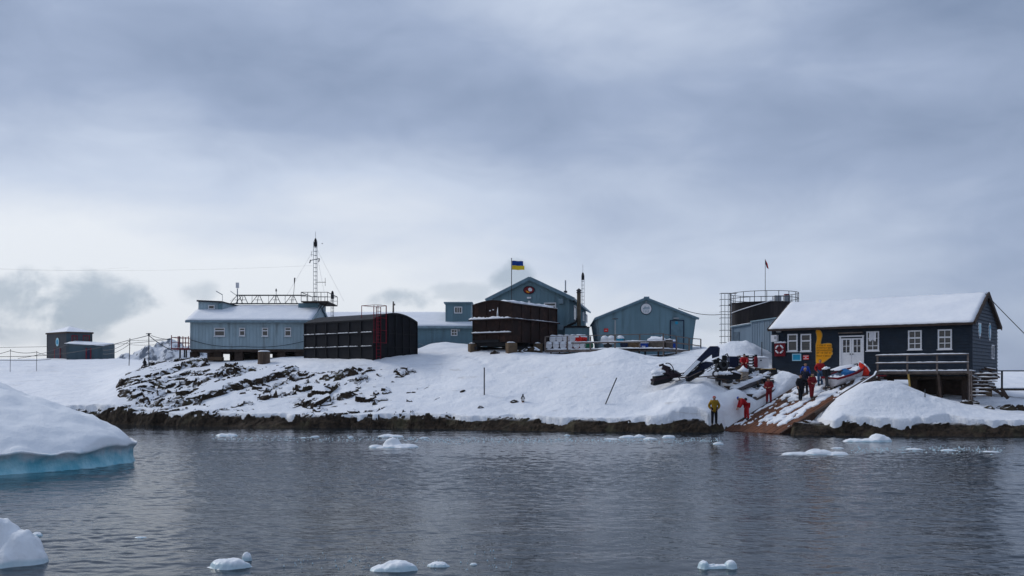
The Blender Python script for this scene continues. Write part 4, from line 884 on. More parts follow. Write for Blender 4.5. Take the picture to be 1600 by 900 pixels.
# ================================================================== blue gable building
g1 = Vector((xpx(888, 84), 84, 0)); gd_ = Vector((18, -3, 0)).normalized(); g0 = g1-gd_*6.75
GF = frame(g0.x, g0.y, 0, gd_.x, gd_.y); GW = 6.75; zb = 5.5; ze = zpx(463, 84)+.05; zr = zpx(434, 84.5); GD = 17
gb = thing('blue_gable_building', 'tall blue gabled building with an oval badge behind the rusty tank', 'building', GF @ Vector((GW/2, 0, zb)))
rid = lambda x: ze+(zr-ze)*(1-abs(x-GW/2)/(GW/2))
mb = MB(GF); mb.prism([(0, zb), (GW, zb), (GW, ze), (GW/2, zr), (0, ze)], 0, GD); seam_wall(mb, 0, GW, zb, ze, 0, .34, rid)
for y in np.arange(.3, GD, .45): mb.box(GW-.01, GW+.04, y-.02, y+.02, zb, ze)
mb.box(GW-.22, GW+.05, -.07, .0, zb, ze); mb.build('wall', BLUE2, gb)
mb = MB(GF); sl = (zr-ze)/(GW/2); o_ = .55
for x0 in (-o_, GW+o_): mb.slab((x0, -.4, ze-o_*sl+.04), (x0, GD+.3, ze-o_*sl+.04), (GW/2, GD+.3, zr+.04), (GW/2, -.4, zr+.04), .12)
for x0 in (-o_, GW+o_): mb.bar((x0, -.43, ze-o_*sl-.08), (GW/2, -.43, zr-.08), .06, .3)
mb.build('roof', pbr('blue_fascia', (.13, .21, .26), .5), gb)
mb = MB(GF); mb.snow((GW/2, -.35, zr+.05), (GW+o_, -.35, ze-o_*sl+.05), (GW+o_, GD, ze-o_*sl+.05), (GW/2, GD, zr+.05), .06, .5, .02); mb.build('roof_snow', SNOW, gb, True)
a, z1 = onwall(GF, 851.5, 474.5); b_, z0 = onwall(GF, 867.5, 481.5); window(gb, GF, a, b_, z0, z1, -.04, ((), ()), .08, False, WHITE, None, False, .45)
for px0, px1, py0, py1 in ((873.5, 880.5, 467.5, 475), (873.5, 880.5, 508, 516)):
    a, z1 = onwall(GF, px0, py0); b_, z0 = onwall(GF, px1, py1); MB(GF).box(a, b_, -.4, 0, z0, z1).build('vent_box', BTRIM, gb)
x, z = onwall(GF, 827, 465.5); MB(GF).box(x-.17, x+.17, -.25, 0, z-.07, z+.07).build('wall_lamp', WHITE, gb); MB(GF).box(x-.08, x+.08, -.2, 0, z-.42, z-.26).build('wall_lamp', WHITE, gb)
x, z = onwall(GF, 826.8, 453.3); bg = thing('round_badge', 'dark red and black oval badge with a white map under the blue gable', 'badge', GF @ Vector((x, 0, z)))
disc(GF, x, z, .52, .36, -.045, .05).build('plate', pbr('badge_black', (.025, .014, .02), .6), bg)
disc(GF, x, z, .44, .29, -.095, .012).build('ring', REDD, bg)
MB(GF).prism([(x-.08, z+.1), (x+.04, z+.2), (x+.2, z+.17), (x+.3, z+.02), (x+.24, z-.1), (x+.05, z-.12), (x-.05, z-.03)], -.125, -.108).build('map', WHITE, bg)
MB(GF).prism([(x-.3, z-.02), (x-.1, z-.12), (x+.1, z-.2), (x-.05, z-.25), (x-.22, z-.18)], -.12, -.108).build('emblem', YEL, bg)
SF = frame(g1.x, g1.y, 0, *(GF.to_3x3() @ Vector((0, 1, 0))).to_2d())
for px0, px1, py0, py1 in ((910, 911.8, 488.5, 501), (914.5, 916.3, 491.5, 504), (896, 899, 478, 500)):
    a, z1 = onwall(SF, px0, py0); b_, z0 = onwall(SF, px1, py1); window(gb, SF, a, b_, z0, z1, -.04, ((), ()), .07, False, WHITE)
# low annex, chimney
AF = frame(xpx(883, 82.5), 82.5, 0, 1, 0); W_ = xpx(921, 82.5)-xpx(883, 82.5); zt = zpx(512, 82.5)
ax = MB(AF); ax.box(0, W_, 0, 2.6, 5.2, zt); seam_wall(ax, 0, W_, 5.2, zt, 0, .34); ax.build('annex', BLUE2, gb)
ax = MB(AF); ax.box(-.08, W_+.02, -.1, 1.2, zt, zt+.08); ax.box(-.05, W_-.2, 0, .9, zt+.08, zt+.16); ax.build('annex_roof', BLACK, gb)
cxp = xpx(904.5, 82.8); ch = thing('chimney_flue', 'tall dark stained flue pipe with a cap standing on the low annex', 'flue', (cxp, 82.8, zt)); 
FLUE = pbr('sooty_steel', (.09, .075, .055), .6, .35, 2, dirt=(.02, .015, .012), dscale=1.2, damt=.8, metal=.3)
MB().lathe([(.17, zt+.12), (.17, zpx(457, 82.8))], (cxp, 82.8, 0), 14).build('pipe', FLUE, ch, True)
z = zpx(456, 82.8); MB().lathe([(.0, z-.1), (.2, z-.1), (.22, z-.02), (.2, z), (.16, z), (.16, z+.08), (.25, z+.1), (.22, z+.15), (0, z+.32)], (cxp, 82.8, 0), 14).build('rain_cap', DSTEEL, ch)
MB().tube([(cxp, 82.8, zt+1.0), (cxp-.3, 82.8, zt+.45), (cxp-1.0, 82.8, zt+.16)], .1, 8).build('elbow', BLACK, ch, True)
xx = xpx(883.6, 86); MB_ = thing('roof_vent_pipe', 'thin grey vent pipe on the right slope of the tall blue gable', 'pipe', (xx, 86, 10.6)); MB().tube([(xx, 86, zpx(458, 86)), (xx, 86, zpx(438, 86))], .06, 8).build('pipe', STEEL, MB_); MB().cbox((xx, 86, zpx(456, 86)), (.3, .3, .16)).build('flashing', DSTEEL, MB_)
xx = xpx(910.7, 98); lattice('lattice_mast', 'thin lattice mast behind the flue of the blue gable building', xx, 98, 6, zpx(430, 98), .28, 1.1)
# ================================================================== blue shed
D = 80; SH = frame(xpx(1010, D), D, 0, 1, -.045); zb = 5.0; ze = zpx(496, D); zr = zpx(465.5, D)
sh = thing('blue_shed', 'wide low blue gabled shed with a round white badge, door and lamp', 'shed', SH @ Vector((0, 0, zb)))
prof_ = [(-3.75, zb), (3.75, zb), (3.85, zb+1.6), (4.12, ze), (0, zr), (-4.05, ze), (-3.8, zb+1.6)]
MB(SH).prism(prof_, 0, 11).build('wall', BLUE2, sh)
mb = MB(SH)
for y in np.arange(.4, 11, .9): mb.add([(-3.86, y, zb), (-3.9, y, zb+1.6), (-4.2, y, ze-.05), (-3.8, y, ze), (-3.7, y, zb), (-3.86, y+.22, zb), (-3.9, y+.22, zb+1.6), (-4.2, y+.22, ze-.05), (-3.8, y+.22, ze), (-3.7, y+.22, zb)], [(0, 1, 2, 3, 4), (9, 8, 7, 6, 5), (0, 5, 6, 1), (1, 6, 7, 2), (2, 7, 8, 3)])
mb.build('side_rib', BTRIM, sh)
mb = MB(SH); sl = (zr-ze)/4.1
for s in (-1, 1):
    mb.slab((s*4.3, -.15, ze-.2*sl+.03), (s*4.3, 11.2, ze-.2*sl+.03), (0, 11.2, zr+.04), (0, -.15, zr+.04), .1)
    mb.bar((s*4.32, -.18, ze-.2*sl-.06), (0, -.18, zr-.05), .06, .18)
mb.cbox((0, -.19, zr+.02), (.45, .1, .14)); mb.build('roof', pbr('blue_fascia', (.1, .19, .27)), sh)
mb = MB(SH); mb.snow((-4.28, -.1, ze-.2*sl+.05), (0, -.1, zr+.05), (0, 11, zr+.05), (-4.28, 11, ze-.2*sl+.05), .05, .5, .02); mb.build('roof_snow', SNOW, sh, True)
a, z1 = onwall(SH, 1048, 501.5); b_, _ = onwall(SH, 1067.5, 501.5)
o = MB(SH).box(a, b_, -.05, .0, zb+.9, z1).build('door', pbr('door_blue', (.12, .20, .245)), sh); MB(SH).box(a-.07, a-.0, -.08, 0, zb+.9, z1+.07).box(b_, b_+.07, -.08, 0, zb+.9, z1+.07).box(a-.04, b_+.04, -.075, 0, z1+.001, z1+.065).build('door_frame', NAVY, o)
x, z = onwall(SH, 1057, 504.5); disc(SH, x, z, .13, .13, -.05, .02, 16).build('door_badge', TEAL, o)
x, z = onwall(SH, 1056, 497.5); MB(SH).box(x-.22, x+.22, -.25, 0, z-.05, z+.05).build('door_lamp', STEEL, sh)
x, z = onwall(SH, 1009.5, 482.5); bg = thing('round_badge', 'round white badge with a dark emblem high on the blue shed gable', 'badge', SH @ Vector((x, 0, z)))
disc(SH, x, z, .49, .49, -.01, .06).build('rim', pbr('badge_rim', (.06, .09, .12)), bg); disc(SH, x, z, .43, .43, -.07, .015).build('plate', WHITE, bg)
mb = MB(SH)
for k in range(4): mb.prism([(x-.24+.13*k, z-.12), (x-.18+.13*k, z-.12), (x-.14+.13*k, z-.34), (x-.20+.13*k, z-.32)], -.1, -.085)
mb.prism([(x-.3, z-.02), (x-.1, z+.2), (x+.05, z+.12), (x+.25, z+.2), (x+.3, z), (x+.2, z-.05), (x-.2, z-.06)], -.095, -.085); mb.build('emblem', pbr('badge_grey', (.35, .42, .47)), bg)
mb = MB(SH); mb.prism([(x-.07, z+.52), (x+.07, z+.52), (x, z+.68)], -.07, -.01); mb.build('finial', STEEL, bg)
a, b_, c, d = plate(943.7, 950.3, 513.3, 518.5, SH, -.05); s_ = thing('red_sign', 'small red sign on the left end of the blue shed wall', 'sign', SH @ Vector((a, 0, c))); MB(SH).box(a, b_, -.09, -.05, c, d).build('panel', RED, s_); MB(SH).box(a+.08, b_-.08, -.1, -.09, c+.11, c+.15).build('lettering', WHITE, s_)
xx = xpx(961.3, 76.5); lp = thing('lamp_post', 'grey lamp post with a flat wide head between the deck and the blue shed', 'lamp post', (xx, 76.5, 5.7)); MB().tube([(xx, 76.5, 5.3), (xx, 76.5, zpx(500, 76.5))], .05, 8).build('pole', STEEL, lp); z = zpx(499, 76.5); MB().lathe([(0, z), (.26, z+.02), (.24, z+.07), (0, z+.1)], (xx, 76.5, 0), 14).build('lamp_head', DSTEEL, lp)
# ================================================================== round tank
D = 92; cx_ = xpx(1193.5, D); Rr = 3.2; z0 = 4.8; z1 = zpx(473.5, D-1); rt_ = thing('round_fuel_tank', 'big round black fuel tank with a railed top behind the grey shed', 'tank', (cx_, D, z0))
RTM = pbr('round_tank_steel', (.016, .013, .015), .55, .3, 1, dirt=(.10, .08, .07), dscale=.6, damt=.5, streak=True)
MB().lathe([(Rr, z0), (Rr, z1-.1), (Rr+.08, z1-.1), (Rr+.08, z1), (0, z1+.15)], (cx_, D, 0), 56).build('shell', RTM, rt_, False)
mb = MB(); n = 18; h = .98; ring = lambda zz, k: (cx_+Rr*math.cos(2*math.pi*k/n), D+Rr*math.sin(2*math.pi*k/n), zz)
for k in range(n): mb.bar(ring(z1, k), ring(z1+h, k), .05)
for q in (.45, h):
    for k in range(54): a0 = 2*math.pi*k/54; a1 = 2*math.pi*(k+1)/54; mb.bar((cx_+Rr*math.cos(a0), D+Rr*math.sin(a0), z1+q), (cx_+Rr*math.cos(a1), D+Rr*math.sin(a1), z1+q), .05)
mb.build('railing', DSTEEL, rt_)
mb = MB(); z = zpx(461, D); mb.cbox((cx_+.7, D-2.2, z1+.3), (.6, .5, .6)); mb.build('hatch', STEEL, rt_); MB().cbox((xpx(1224.5, D), D-1, z1+.35), (.55, .5, .7)).build('vent_box', STEEL, rt_); MB().cbox((xpx(1224.5, D), D-1, z1+.78), (.42, .4, .14)).build('vent_cap', REDP, rt_)
mb = MB(); pts = []
for k in range(15):
    a0 = R_(188+k*6); pts.append((cx_+(Rr+.06)*math.cos(a0), D+(Rr+.06)*math.sin(a0), zpx(490.5, D)+.05+1.05*(k/14)**1.4))
mb.tube(pts, .045, 6); mb.build('pipe_run', WHITE, rt_)
lx = xpx(1134.5, D-1); lt = thing('ladder_cage', 'pale steel ladder tower with hoops left of the round tank', 'ladder', (lx, D-1, 5))
mb = MB(); zt = zpx(458.5, D-1)
for dx in (-.46, -.16, .16, .5): mb.bar((lx+dx, D-1-.2*(abs(dx) < .3), 6.2), (lx+dx, D-1-.2*(abs(dx) < .3), zt), .05)
mb.bar((lx+.35, D-.8, 5), (lx+.35, D-.8, 6.3), .07); mb.build('rail', STEEL, lt)
mb = MB(); z = 6.3
while z < zt+.05: mb.bar((lx-.48, D-1, z), (lx+.5, D-1, z), .05); mb.bar((lx-.48, D-.3, z), (lx-.48, D-1, z), .04); z += .585
mb.bar((lx-.46, D-1, zt), (cx_-Rr+.4, D-1, zt), .05); mb.bar((lx+.4, D-1, zt-.9), (cx_-Rr+.4, D-1, zt-.9), .05); mb.build('hoop', DSTEEL, lt)
fx = xpx(1195.7, 96); fp = thing('flagpole', 'thin distant flagpole rising behind the round tank with a drooping flag', 'flagpole', (fx, 96, 6)); MB().tube([(fx, 96, 6), (fx, 96, zpx(405, 96))], [.04, .025], 6).build('pole', DSTEEL, fp)
fl = thing('flag', 'small drooping red and white flag on the pole behind the round tank', 'flag', (fx, 96, 14)); za = zpx(405.5, 96)
mb = MB(); mb.add([(fx, 96, za), (fx+.16, 96, za-.45), (fx+.28, 96.05, za-.95), (fx+.12, 96, za-.75), (fx, 96, za-.35)], [(0, 1, 4), (1, 3, 4), (1, 2, 3)]); mb.build('dark_band', NAVY, fl)
mb = MB(); mb.add([(fx+.01, 95.98, za), (fx+.22, 95.98, za-.4), (fx+.36, 96, za-1.0), (fx+.22, 96, za-.8)], [(0, 1, 3), (1, 2, 3)]); mb.build('red_band', RED, fl)
# ================================================================== grey shed
c0 = Vector((xpx(1142, 82), 82, 0)); c1 = Vector((xpx(1174.5, 79.6), 79.6, 0)); c2 = Vector((xpx(1226, 75.9), 75.9, 0)); GS = frame(c0.x, c0.y, 0, c2.x-c0.x, c2.y-c0.y); L1 = (c1-c0).length; L2 = (c2-c0).length; zb = 4.6
gs = thing('grey_shed', 'grey blue metal shed with a sloping roof between the round tank and boathouse', 'shed', GS @ Vector((L2/2, 0, zb)))
zA = zpx(511.5, 82); zB = zpx(506, 79.6); zC = zpx(505, 79.6)+.08; zD = zpx(496, 75.9)
mb = MB(GS); mb.prism([(0, zb), (L1, zb), (L1, zB), (0, zA)], .15, 3.5); mb.box(.0, .12, .08, .2, zb, zA); mb.build('annex_wall', GSHED, gs)
mb = MB(GS); mb.prism([(L1, zb), (L2, zb), (L2, zD), (L1, zC)], 0, 4); seam_wall(mb, L1, L2, zb, zC, 0, .3, lambda x: zC+(zD-zC)*(x-L1)/(L2-L1)); mb.build('wall', GSHED, gs)
mb = MB(GS); mb.slab((-.1, 0, zA+.06), (L1-.01, 0, zB+.06), (L1-.01, 3.6, zB+.06), (-.1, 3.6, zA+.06), .08); mb.slab((L1, -.12, zC+.1), (L2+.1, -.12, zD+.1), (L2+.1, 4.1, zD+.1), (L1, 4.1, zC+.1), .1); mb.build('roof', BTRIM, gs)
mb = MB(GS); mb.snow((-.1, .02, zA+.07), (L1-.03, .02, zB+.07), (L1-.03, 3.6, zB+.07), (-.1, 3.6, zA+.07), .08, .3, .01); mb.build('roof_snow', SNOW, gs, True)
M2 = GS @ Matrix.Translation((0, .15, 0)); a, z1 = onwall(M2, 1146.3, 519); b_, _ = onwall(M2, 1155.5, 518); MB(M2).box(a, b_, -.05, 0, zb, z1).build('door', pbr('slate_door', (.10, .14, .18)), gs)
# ================================================================== barrel deck
zd = 5.72
d0 = Vector((xpx(852, 77), 77, 0)); d1 = Vector((xpx(1038, 74), 74, 0)); d2 = Vector((xpx(1095, 80), 80, 0)); d3 = Vector((xpx(1113, 84), 84, 0))
bd = thing('barrel_deck', 'long snowy timber deck with a wooden rail in front of the blue shed', 'deck', (d0+d1)/2+Vector((0, 0, 5)))
DF = frame(d0.x, d0.y, 0, d1.x-d0.x, d1.y-d0.y); DL = (d1-d0).length
mb = MB(DF); n = 22
for i in range(n): y = 3.2*i/n; mb.box(0, DL, y, y+3.2/n-.02, zd-.06-.003*(i % 2), zd)
mb.box(0, DL, -.05, -.002, zd-.2, zd-.01); mb.build('decking', WOOD, bd)
MB(DF).snow((.05, .02, zd), (DL-.05, .02, zd), (DL-.05, 3.1, zd), (.05, 3.1, zd), .10, .22, .02, 4, .6).build('deck_snow', SNOW, bd, True)
for px, zz in ((852, 1.05), (886.5, 1.05), (922.5, 1.05), (961, 1.1), (999.5, 1.1), (1036.5, 1.12)):
    a, _ = onwall(DF, px, 545, -.1); zb = zd-.15 if px < 1030 else 4.6
    MB(DF).box(a-.055, a+.055, -.16, -.051, zb, zd+zz).build('rail_post', WOOD, bd)
mb = MB(DF); mb.bar((0, -.11, zd+1.08), (DL, -.11, zd+1.15), .06, .06); mb.bar((2.2, -.19, zd+.52), (DL, -.19, zd+.55), .05, .11); mb.bar((0, -.11, zd+1.08), (0, 3.1, zd+1.08), .06, .06)
mb.build('rail', WOOD, bd)
mb = MB(DF); mb.snow((2.2, -.23, zd+.575), (DL, -.23, zd+.6), (DL, -.15, zd+.6), (2.2, -.15, zd+.575), .05, .25, .01, 7, .5); mb.build('rail_snow', SNOW, bd, True)
for a in (.35, 1.9, 3.6, 5.6, 7.5, 9.0):
    for y in (.15, 2.7): MB(DF).box(a, a+.12, y, y+.12, 4.3, zd-.07).build('deck_leg', WOODD, bd)
mb = MB(DF); mb.box(.3, 4.6, .1, .2, zd-.5, zd-.42); mb.box(.5, 4.2, .3, .4, zd-.95, zd-.25); mb.build('deck_beam', WOODD, bd)
DB = frame(d1.x, d1.y, 0, d2.x-d1.x, d2.y-d1.y); L2 = (d2-d1).length
mb = MB(DB); mb.box(0, L2*.68, 0, .12, zd-.2, zd-.01); mb.add([(0, .0, zd), (L2*.68, .0, zd), (L2*.5, 3.6, zd), (-2.2, 3.0, zd), (0, .0, zd-.07), (L2*.68, .0, zd-.07), (L2*.5, 3.6, zd-.07), (-2.2, 3.0, zd-.07)], [(0, 1, 2, 3), (7, 6, 5, 4), (0, 4, 5, 1)]); mb.build('side_decking', WOOD, bd)
MB(DB).snow((.05, .05, zd), (L2*.66, .05, zd), (L2*.5, 3.3, zd), (-1.9, 2.9, zd), .09, .25, .02, 8, .5).build('deck_snow', SNOW, bd, True)
for px in (1057, 1077): a, _ = onwall(DB, px, 545, -.06); MB(DB).box(a-.05, a+.05, -.1, -.002, zd-.45, zd+1.0).build('rail_post', WOOD, bd)
a = Vector((xpx(1095, 84), 84, zd+.25)); MB().bar(a, a+Vector((0, 0, .95)), .09).build('rail_post', WOOD, bd)
p0 = DB @ Vector((0, -.05, zd+1.1)); p1 = DB @ Vector((onwall(DB, 1077, 545)[0], -.05, zd+.98)); p2 = a+Vector((0, 0, .93))
mb = MB(); mb.bar(p0, p1, .06); mb.bar(p1, p2, .06); mb.bar(p0-Vector((0, 0, .55)), p1-Vector((0, 0, .5)), .05, .1); mb.bar(p1-Vector((0, 0, .5)), p2-Vector((0, 0, .6)), .05, .08); mb.build('side_rail', WOOD, bd)
# barrels lying on the deck with their ends to the water
def barrel(mat, endmat, M, x, y, z, r=.29, L=.85, label='', snowcap=True, group='drums lying on the timber deck', tilt=0):
    base_ = M @ Vector((x, y, z)); t_ = thing('drum', label, 'drum', base_, group)
    rot = M.to_3x3().to_4x4() @ Matrix.Rotation(R_(tilt), 4, 'Z') @ Matrix.Rotation(R_(-90), 4, 'X'); c = M @ Vector((x, y, z+r))
    mb = MB(); mb.lathe([(r, 0), (r+.012, .01), (r+.012, .03), (r, .04), (r, L*.33), (r+.015, L*.35), (r, L*.37), (r, L*.65), (r+.015, L*.67), (r, L*.69), (r, L-.02), (r+.012, L), (0, L)], c, 18, rot); mb.build('barrel_shell', mat, t_, True)
    e_ = MB(); e_.lathe([(0, .02), (r-.03, .02), (r-.02, -.012), (r, 0)], c, 18, rot); e_.cbox(c+(rot @ Vector((.1, .1, .0))), (.05, .03, .05)); e_.build('barrel_end', endmat, t_)
    if snowcap:
        s = MB(); n = 8; m_ = 4; vs = []
        for j in range(m_+1):
            for i in range(n+1):
                a_ = R_(25+130*i/n); h = .07*math.sin(math.pi*i/n)**.5+.004+(.02*rnd.random() if 0 < i < n else 0)
                p = c+(M.to_3x3() @ Vector((math.cos(a_)*(r+h), 0, math.sin(a_)*(r+h)))) + (rot.to_3x3() @ Vector((0, 0, -.02+(L+.02)*j/m_))); vs.append(p)
        fs = [(j*(n+1)+i, j*(n+1)+i+1, (j+1)*(n+1)+i+1, (j+1)*(n+1)+i) for j in range(m_) for i in range(n)]
        k = len(vs); fs += [tuple(range(n, -1, -1)), tuple(m_*(n+1)+i for i in range(n+1))]
        s.add(vs, fs); s.build('snow_cap', SNOW, t_, True)
    return t_
names = [(857.5, 'first'), (868.5, 'second'), (879.5, 'third'), (890, 'fourth'), (900.5, 'fifth')]
for i, (px, w_) in enumerate(names):
    a, _ = onwall(DF, px, 541, .5); col = (DSTEEL, DSTEEL, REDD, REDD, RED)[i]
    barrel(col, WHITE if i < 4 else WHITE, DF, a, .5, zd+.09, .27, .85, f'{w_} frosted drum from the left in the lower row on the timber deck', True)
for i, (px, col, w_, en) in enumerate([(863.5, DSTEEL, 'first frosted drum from the left in the upper row', WHITE), (874, DSTEEL, 'second frosted drum from the left in the upper row', WHITE), (884.5, REDD, 'dark red frosted drum in the middle of the upper row', WHITE),
        (894, RED, 'red drum with a frosted end, fourth in the upper row', WHITE), (903.5, RED, 'bright red drum at the right end of the upper row', RED)]):
    a, _ = onwall(DF, px, 530, .5); barrel(col, en, DF, a, .5 if i < 4 else .42, zd+.62, .27, .85, w_+' on the deck', True, tilt=0 if i < 4 else -22)
for px, w_, en in ((910.5, 'green drum with a frosted end right of the red drums', WHITE), (918.5, 'plain green drum beside the third rail post of the deck', GREEN)):
    a, _ = onwall(DF, px, 542, .5); barrel(GREEN, en, DF, a, .5, zd+.09, .26, .8, w_, False)
for px, col, en, zz, yy, w_ in ((944.5, WHITE, WHITE, .38, 1.2, 'cream white drum farther left of the lamp post'), (955, WHITE, WHITE, .38, 1.2, 'cream white drum just left of the lamp post'), (969, NAVY, TEAL, .36, .9, 'teal blue drum under thick snow right of the lamp post'),
        (975, NAVY, NAVY, .0, .7, 'navy drum lying low on the deck right of the lamp post'), (949, DSTEEL, DSTEEL, .0, 1.5, 'dark grey drum low behind the rail left of the lamp post')):
    a, _ = onwall(DF, px, 536, yy); barrel(col, en, DF, a, yy, zd+.09+zz, .3, .9, w_, zz > 0, tilt=8)
def crate(name, label, cat, M, x0, x1, y0, y1, z0, z1, mat, slat=True, snow=.1, snowlab=True, group=None, lid=False):
    t_ = thing(name, label, cat, M @ Vector(((x0+x1)/2, (y0+y1)/2, z0)), group); mb = MB(M)
    mb.box(x0+.02, x1-.02, y0+.02, y1-.02, z0+.02, z1-.01); mb.build('body', mat, t_)
    k = MB(M); h = z1-z0
    for a, b_ in ((x0, x0+.06), (x1-.06, x1)):
        k.box(a, b_, y0-.01, y0+.03, z0, z1); k.box(a, b_, y1-.03, y1+.01, z0, z1)
    if slat:
        for q in (.1, .85): k.box(x0+.06, x1-.06, y0-.004, y0+.02, z0+h*q-.03, z0+h*q+.03)
    k.build('corner_strip', mat, t_)
    if snow: s = MB(M); s.snow((x0-.02, y0-.02, z1), (x1+.02, y0-.02, z1), (x1+.02, y1+.02, z1), (x0-.02, y1+.02, z1), snow, .18, .03, 3).build('snow_cap', SNOW, t_, True)
    return t_
q = lambda px, y: onwall(DF, px, 540, y)[0]
crate('crate', 'brown timber crate standing on the deck between two rail posts', 'crate', DF, q(976.5, .9), q(998, .9), .9, 1.8, zd+.1, zd+.62, pbr('brown_timber', (.13, .085, .05), .8, .3, 4))
crate('crate', 'royal blue plastic crate marked with white strokes on the deck', 'crate', DF, q(1001, .6), q(1012, .6), .6, 1.1, zd+.1, zd+.48, ROYAL)
mb = MB(DF); xx = q(1003, .58)
for i in range(3): mb.box(xx+.1*i, xx+.06+.1*i, .575, .59, zd+.17, zd+.26)
tag(mb.build('crate_marking', WHITE), 'three white strokes painted on the royal blue crate', 'marking')
crate('stacked_timber', 'stack of brown timber under a thick snow slab near the deck corner', 'timber', DF, q(1012, 1.0), q(1037, 1.0), 1.0, 2.2, zd+.1, zd+.66, pbr('brown_timber2', (.12, .10, .08), .8, .3, 4), True, .3)
crate('crate', 'grey crate behind the deck corner post', 'crate', DF, q(1039, 1.2), q(1048, 1.2), 1.6, 2.3, zd+.1, zd+.75, WOOD)
xx = Vector((xpx(1052.5, 78.5), 78.5, 0)); DX = frame(xx.x, 78.5, 0, 1, 0)
t_ = thing('drum', 'upright blue drum with a snow cap on the deck below the shed door', 'drum', (xx.x, 78.5, zd+.05)); MB().lathe([(0, zd+.05), (.3, zd+.05), (.3, zd+.35), (.31, zd+.37), (.3, zd+.39), (.3, zd+.75), (0, zd+.75)], (xx.x, 78.5, 0), 18).build('barrel_shell', ROYAL, t_, False); MB().lathe([(.3, zd+.75), (.28, zd+.84), (.15, zd+.9), (0, zd+.91)], (xx.x, 78.5, 0), 18).build('snow_cap', SNOW, t_, True)
# ================================================================== slipway
r0 = Vector((xpx(1218, 58.5), 58.5, .02)); r1 = Vector((xpx(1131, 62.2), 62.2, .02)); up = Vector((7.1, 4.5, 3.42)); r2 = r0+up; r3 = r1+up
rx = up.normalized(); ry = (r1-r0).normalized(); rn = rx.cross(ry).normalized()
if rn.z < 0: rn = -rn
RL = up.length; RW = (r1-r0).length
RM = Matrix(((rx.x, ry.x, rn.x, r0.x), (rx.y, ry.y, rn.y, r0.y), (rx.z, ry.z, rn.z, r0.z), (0, 0, 0, 1)))
ramp = thing('boat_slipway', 'red brown plank slipway rising from the water to the boathouse, patched with trodden snow', 'slipway', (r0+r1)/2)
mb = MB(RM); md = MB(RM); n = 15
for i in range(n):
    y = RW*i/n; cut = [0]
    while cut[-1] < RL: cut.append(min(RL, cut[-1]+rnd.uniform(1.6, 3.4)))
    for a, b_ in zip(cut, cut[1:]):
        (mb if a < 3.6 else md).box(a+.008, b_-.008, y+.015, y+RW/n-.015, -.06+rnd.uniform(-.012, .012), rnd.uniform(-.012, .012))
mb.build('plank', BROWN, ramp); md.build('upper_plank', pbr('wet_dark_planks', (.085, .06, .048), .75, .35, 2.5, bump=.4, bscale=12, dirt=(.05, .035, .03), dscale=2, damt=.7), ramp)
mb = MB(RM)
for x in np.arange(.3, RL, .62): mb.box(x, x+.1, -.05, RW+.05, -.16, -.06)
mb.box(-.02, RL+.1, -.16, -.02, -.35, .06); mb.box(-.02, RL, RW+.02, RW+.14, -.35, .03); mb.build('side_beam', pbr('slip_beam', (.075, .042, .03), .8, .3, 3), ramp)
# snow lying in strips and patches between the rails of the slip
N1, N2 = 150, 90; xs = np.linspace(.9, RL-.05, N1); ys = np.linspace(.05, RW-.05, N2); XX, YY = np.meshgrid(xs, ys)
lane = np.exp(-((YY-RW*.22)/.28)**2)*.5+np.exp(-((YY-RW*.45)/.33)**2)*.62+np.exp(-((YY-RW*.66)/.2)**2)*.3
far_ = sst(4.8, 6.4, XX)*.25
nn = fbm(XX*1.1, YY*3.2, 101, 4)*.9+fbm(XX*4, YY*5, 105, 3)*.4
hh = np.clip((lane*sst(.9, 1.8, XX)*(1-sst(4.3, 5.0, XX)*.8)+far_+nn-.21), -.2, .5)
hh = np.where(hh > 0, np.minimum(hh*.35, .055)+.02, -.04)
mb = MB(RM); mb.add([(float(a), float(b_), float(c)) for a, b_, c in zip(XX.ravel(), YY.ravel(), hh.ravel())], [(j*N1+i, j*N1+i+1, (j+1)*N1+i+1, (j+1)*N1+i) for j in range(N2-1) for i in range(N1-1) if max(hh[j, i], hh[j, i+1], hh[j+1, i], hh[j+1, i+1]) > 0])
mb.build('trodden_snow', SNOW, ramp, True)
# timber kerb up the right side of the slip to the deck corner
kb = thing('timber_kerb', 'dark timber edging running up the right side of the slipway to the deck', 'kerb', r0+up*.6)
p = r0-ry*.42+rn*.05; pts = [p+up*f for f in (.32, .55, .8, 1.0)]+[Vector((xpx(1369, 63.2), 63.2, 3.75))]
mb = MB(); 
for a, b_ in zip(pts, pts[1:]): mb.bar(a, b_, .14, .2)
mb.build('beam', WOODD, kb); mb = MB()
for a, b_ in zip(pts[1:], pts[2:]): mb.bar(a+Vector((0, 0, .12)), b_+Vector((0, 0, .12)), .1, .05)
mb.build('snow_cap', SNOW, kb)
# level apron at the top of the slip
AP = HB @ Matrix.Translation((0, -3.2, 0)); 
ap_ = thing('apron', 'snow covered level boards between the slipway and the boathouse doors', 'platform', HB @ Vector((3.5, -1.5, 3.4)))
mb = MB(HB); 
for i in range(18): mb.box(.2, onwall(HB, 1369, 579, -2)[0]-.03, -3.1+.17*i, -3.1+.17*i+.15, 3.32, 3.40+.004*(i % 2))
mb.build('board', WOOD, ap_)
mb = MB(HB); mb.snow((.2, -3.1, 3.41), (onwall(HB, 1369, 579, -2)[0]-.05, -3.1, 3.41), (onwall(HB, 1369, 579, -2)[0]-.05, -.1, 3.41), (.2, -.1, 3.41), .10, .25, .03, 3, .7).build('snow_cover', SNOW, ap_, True)
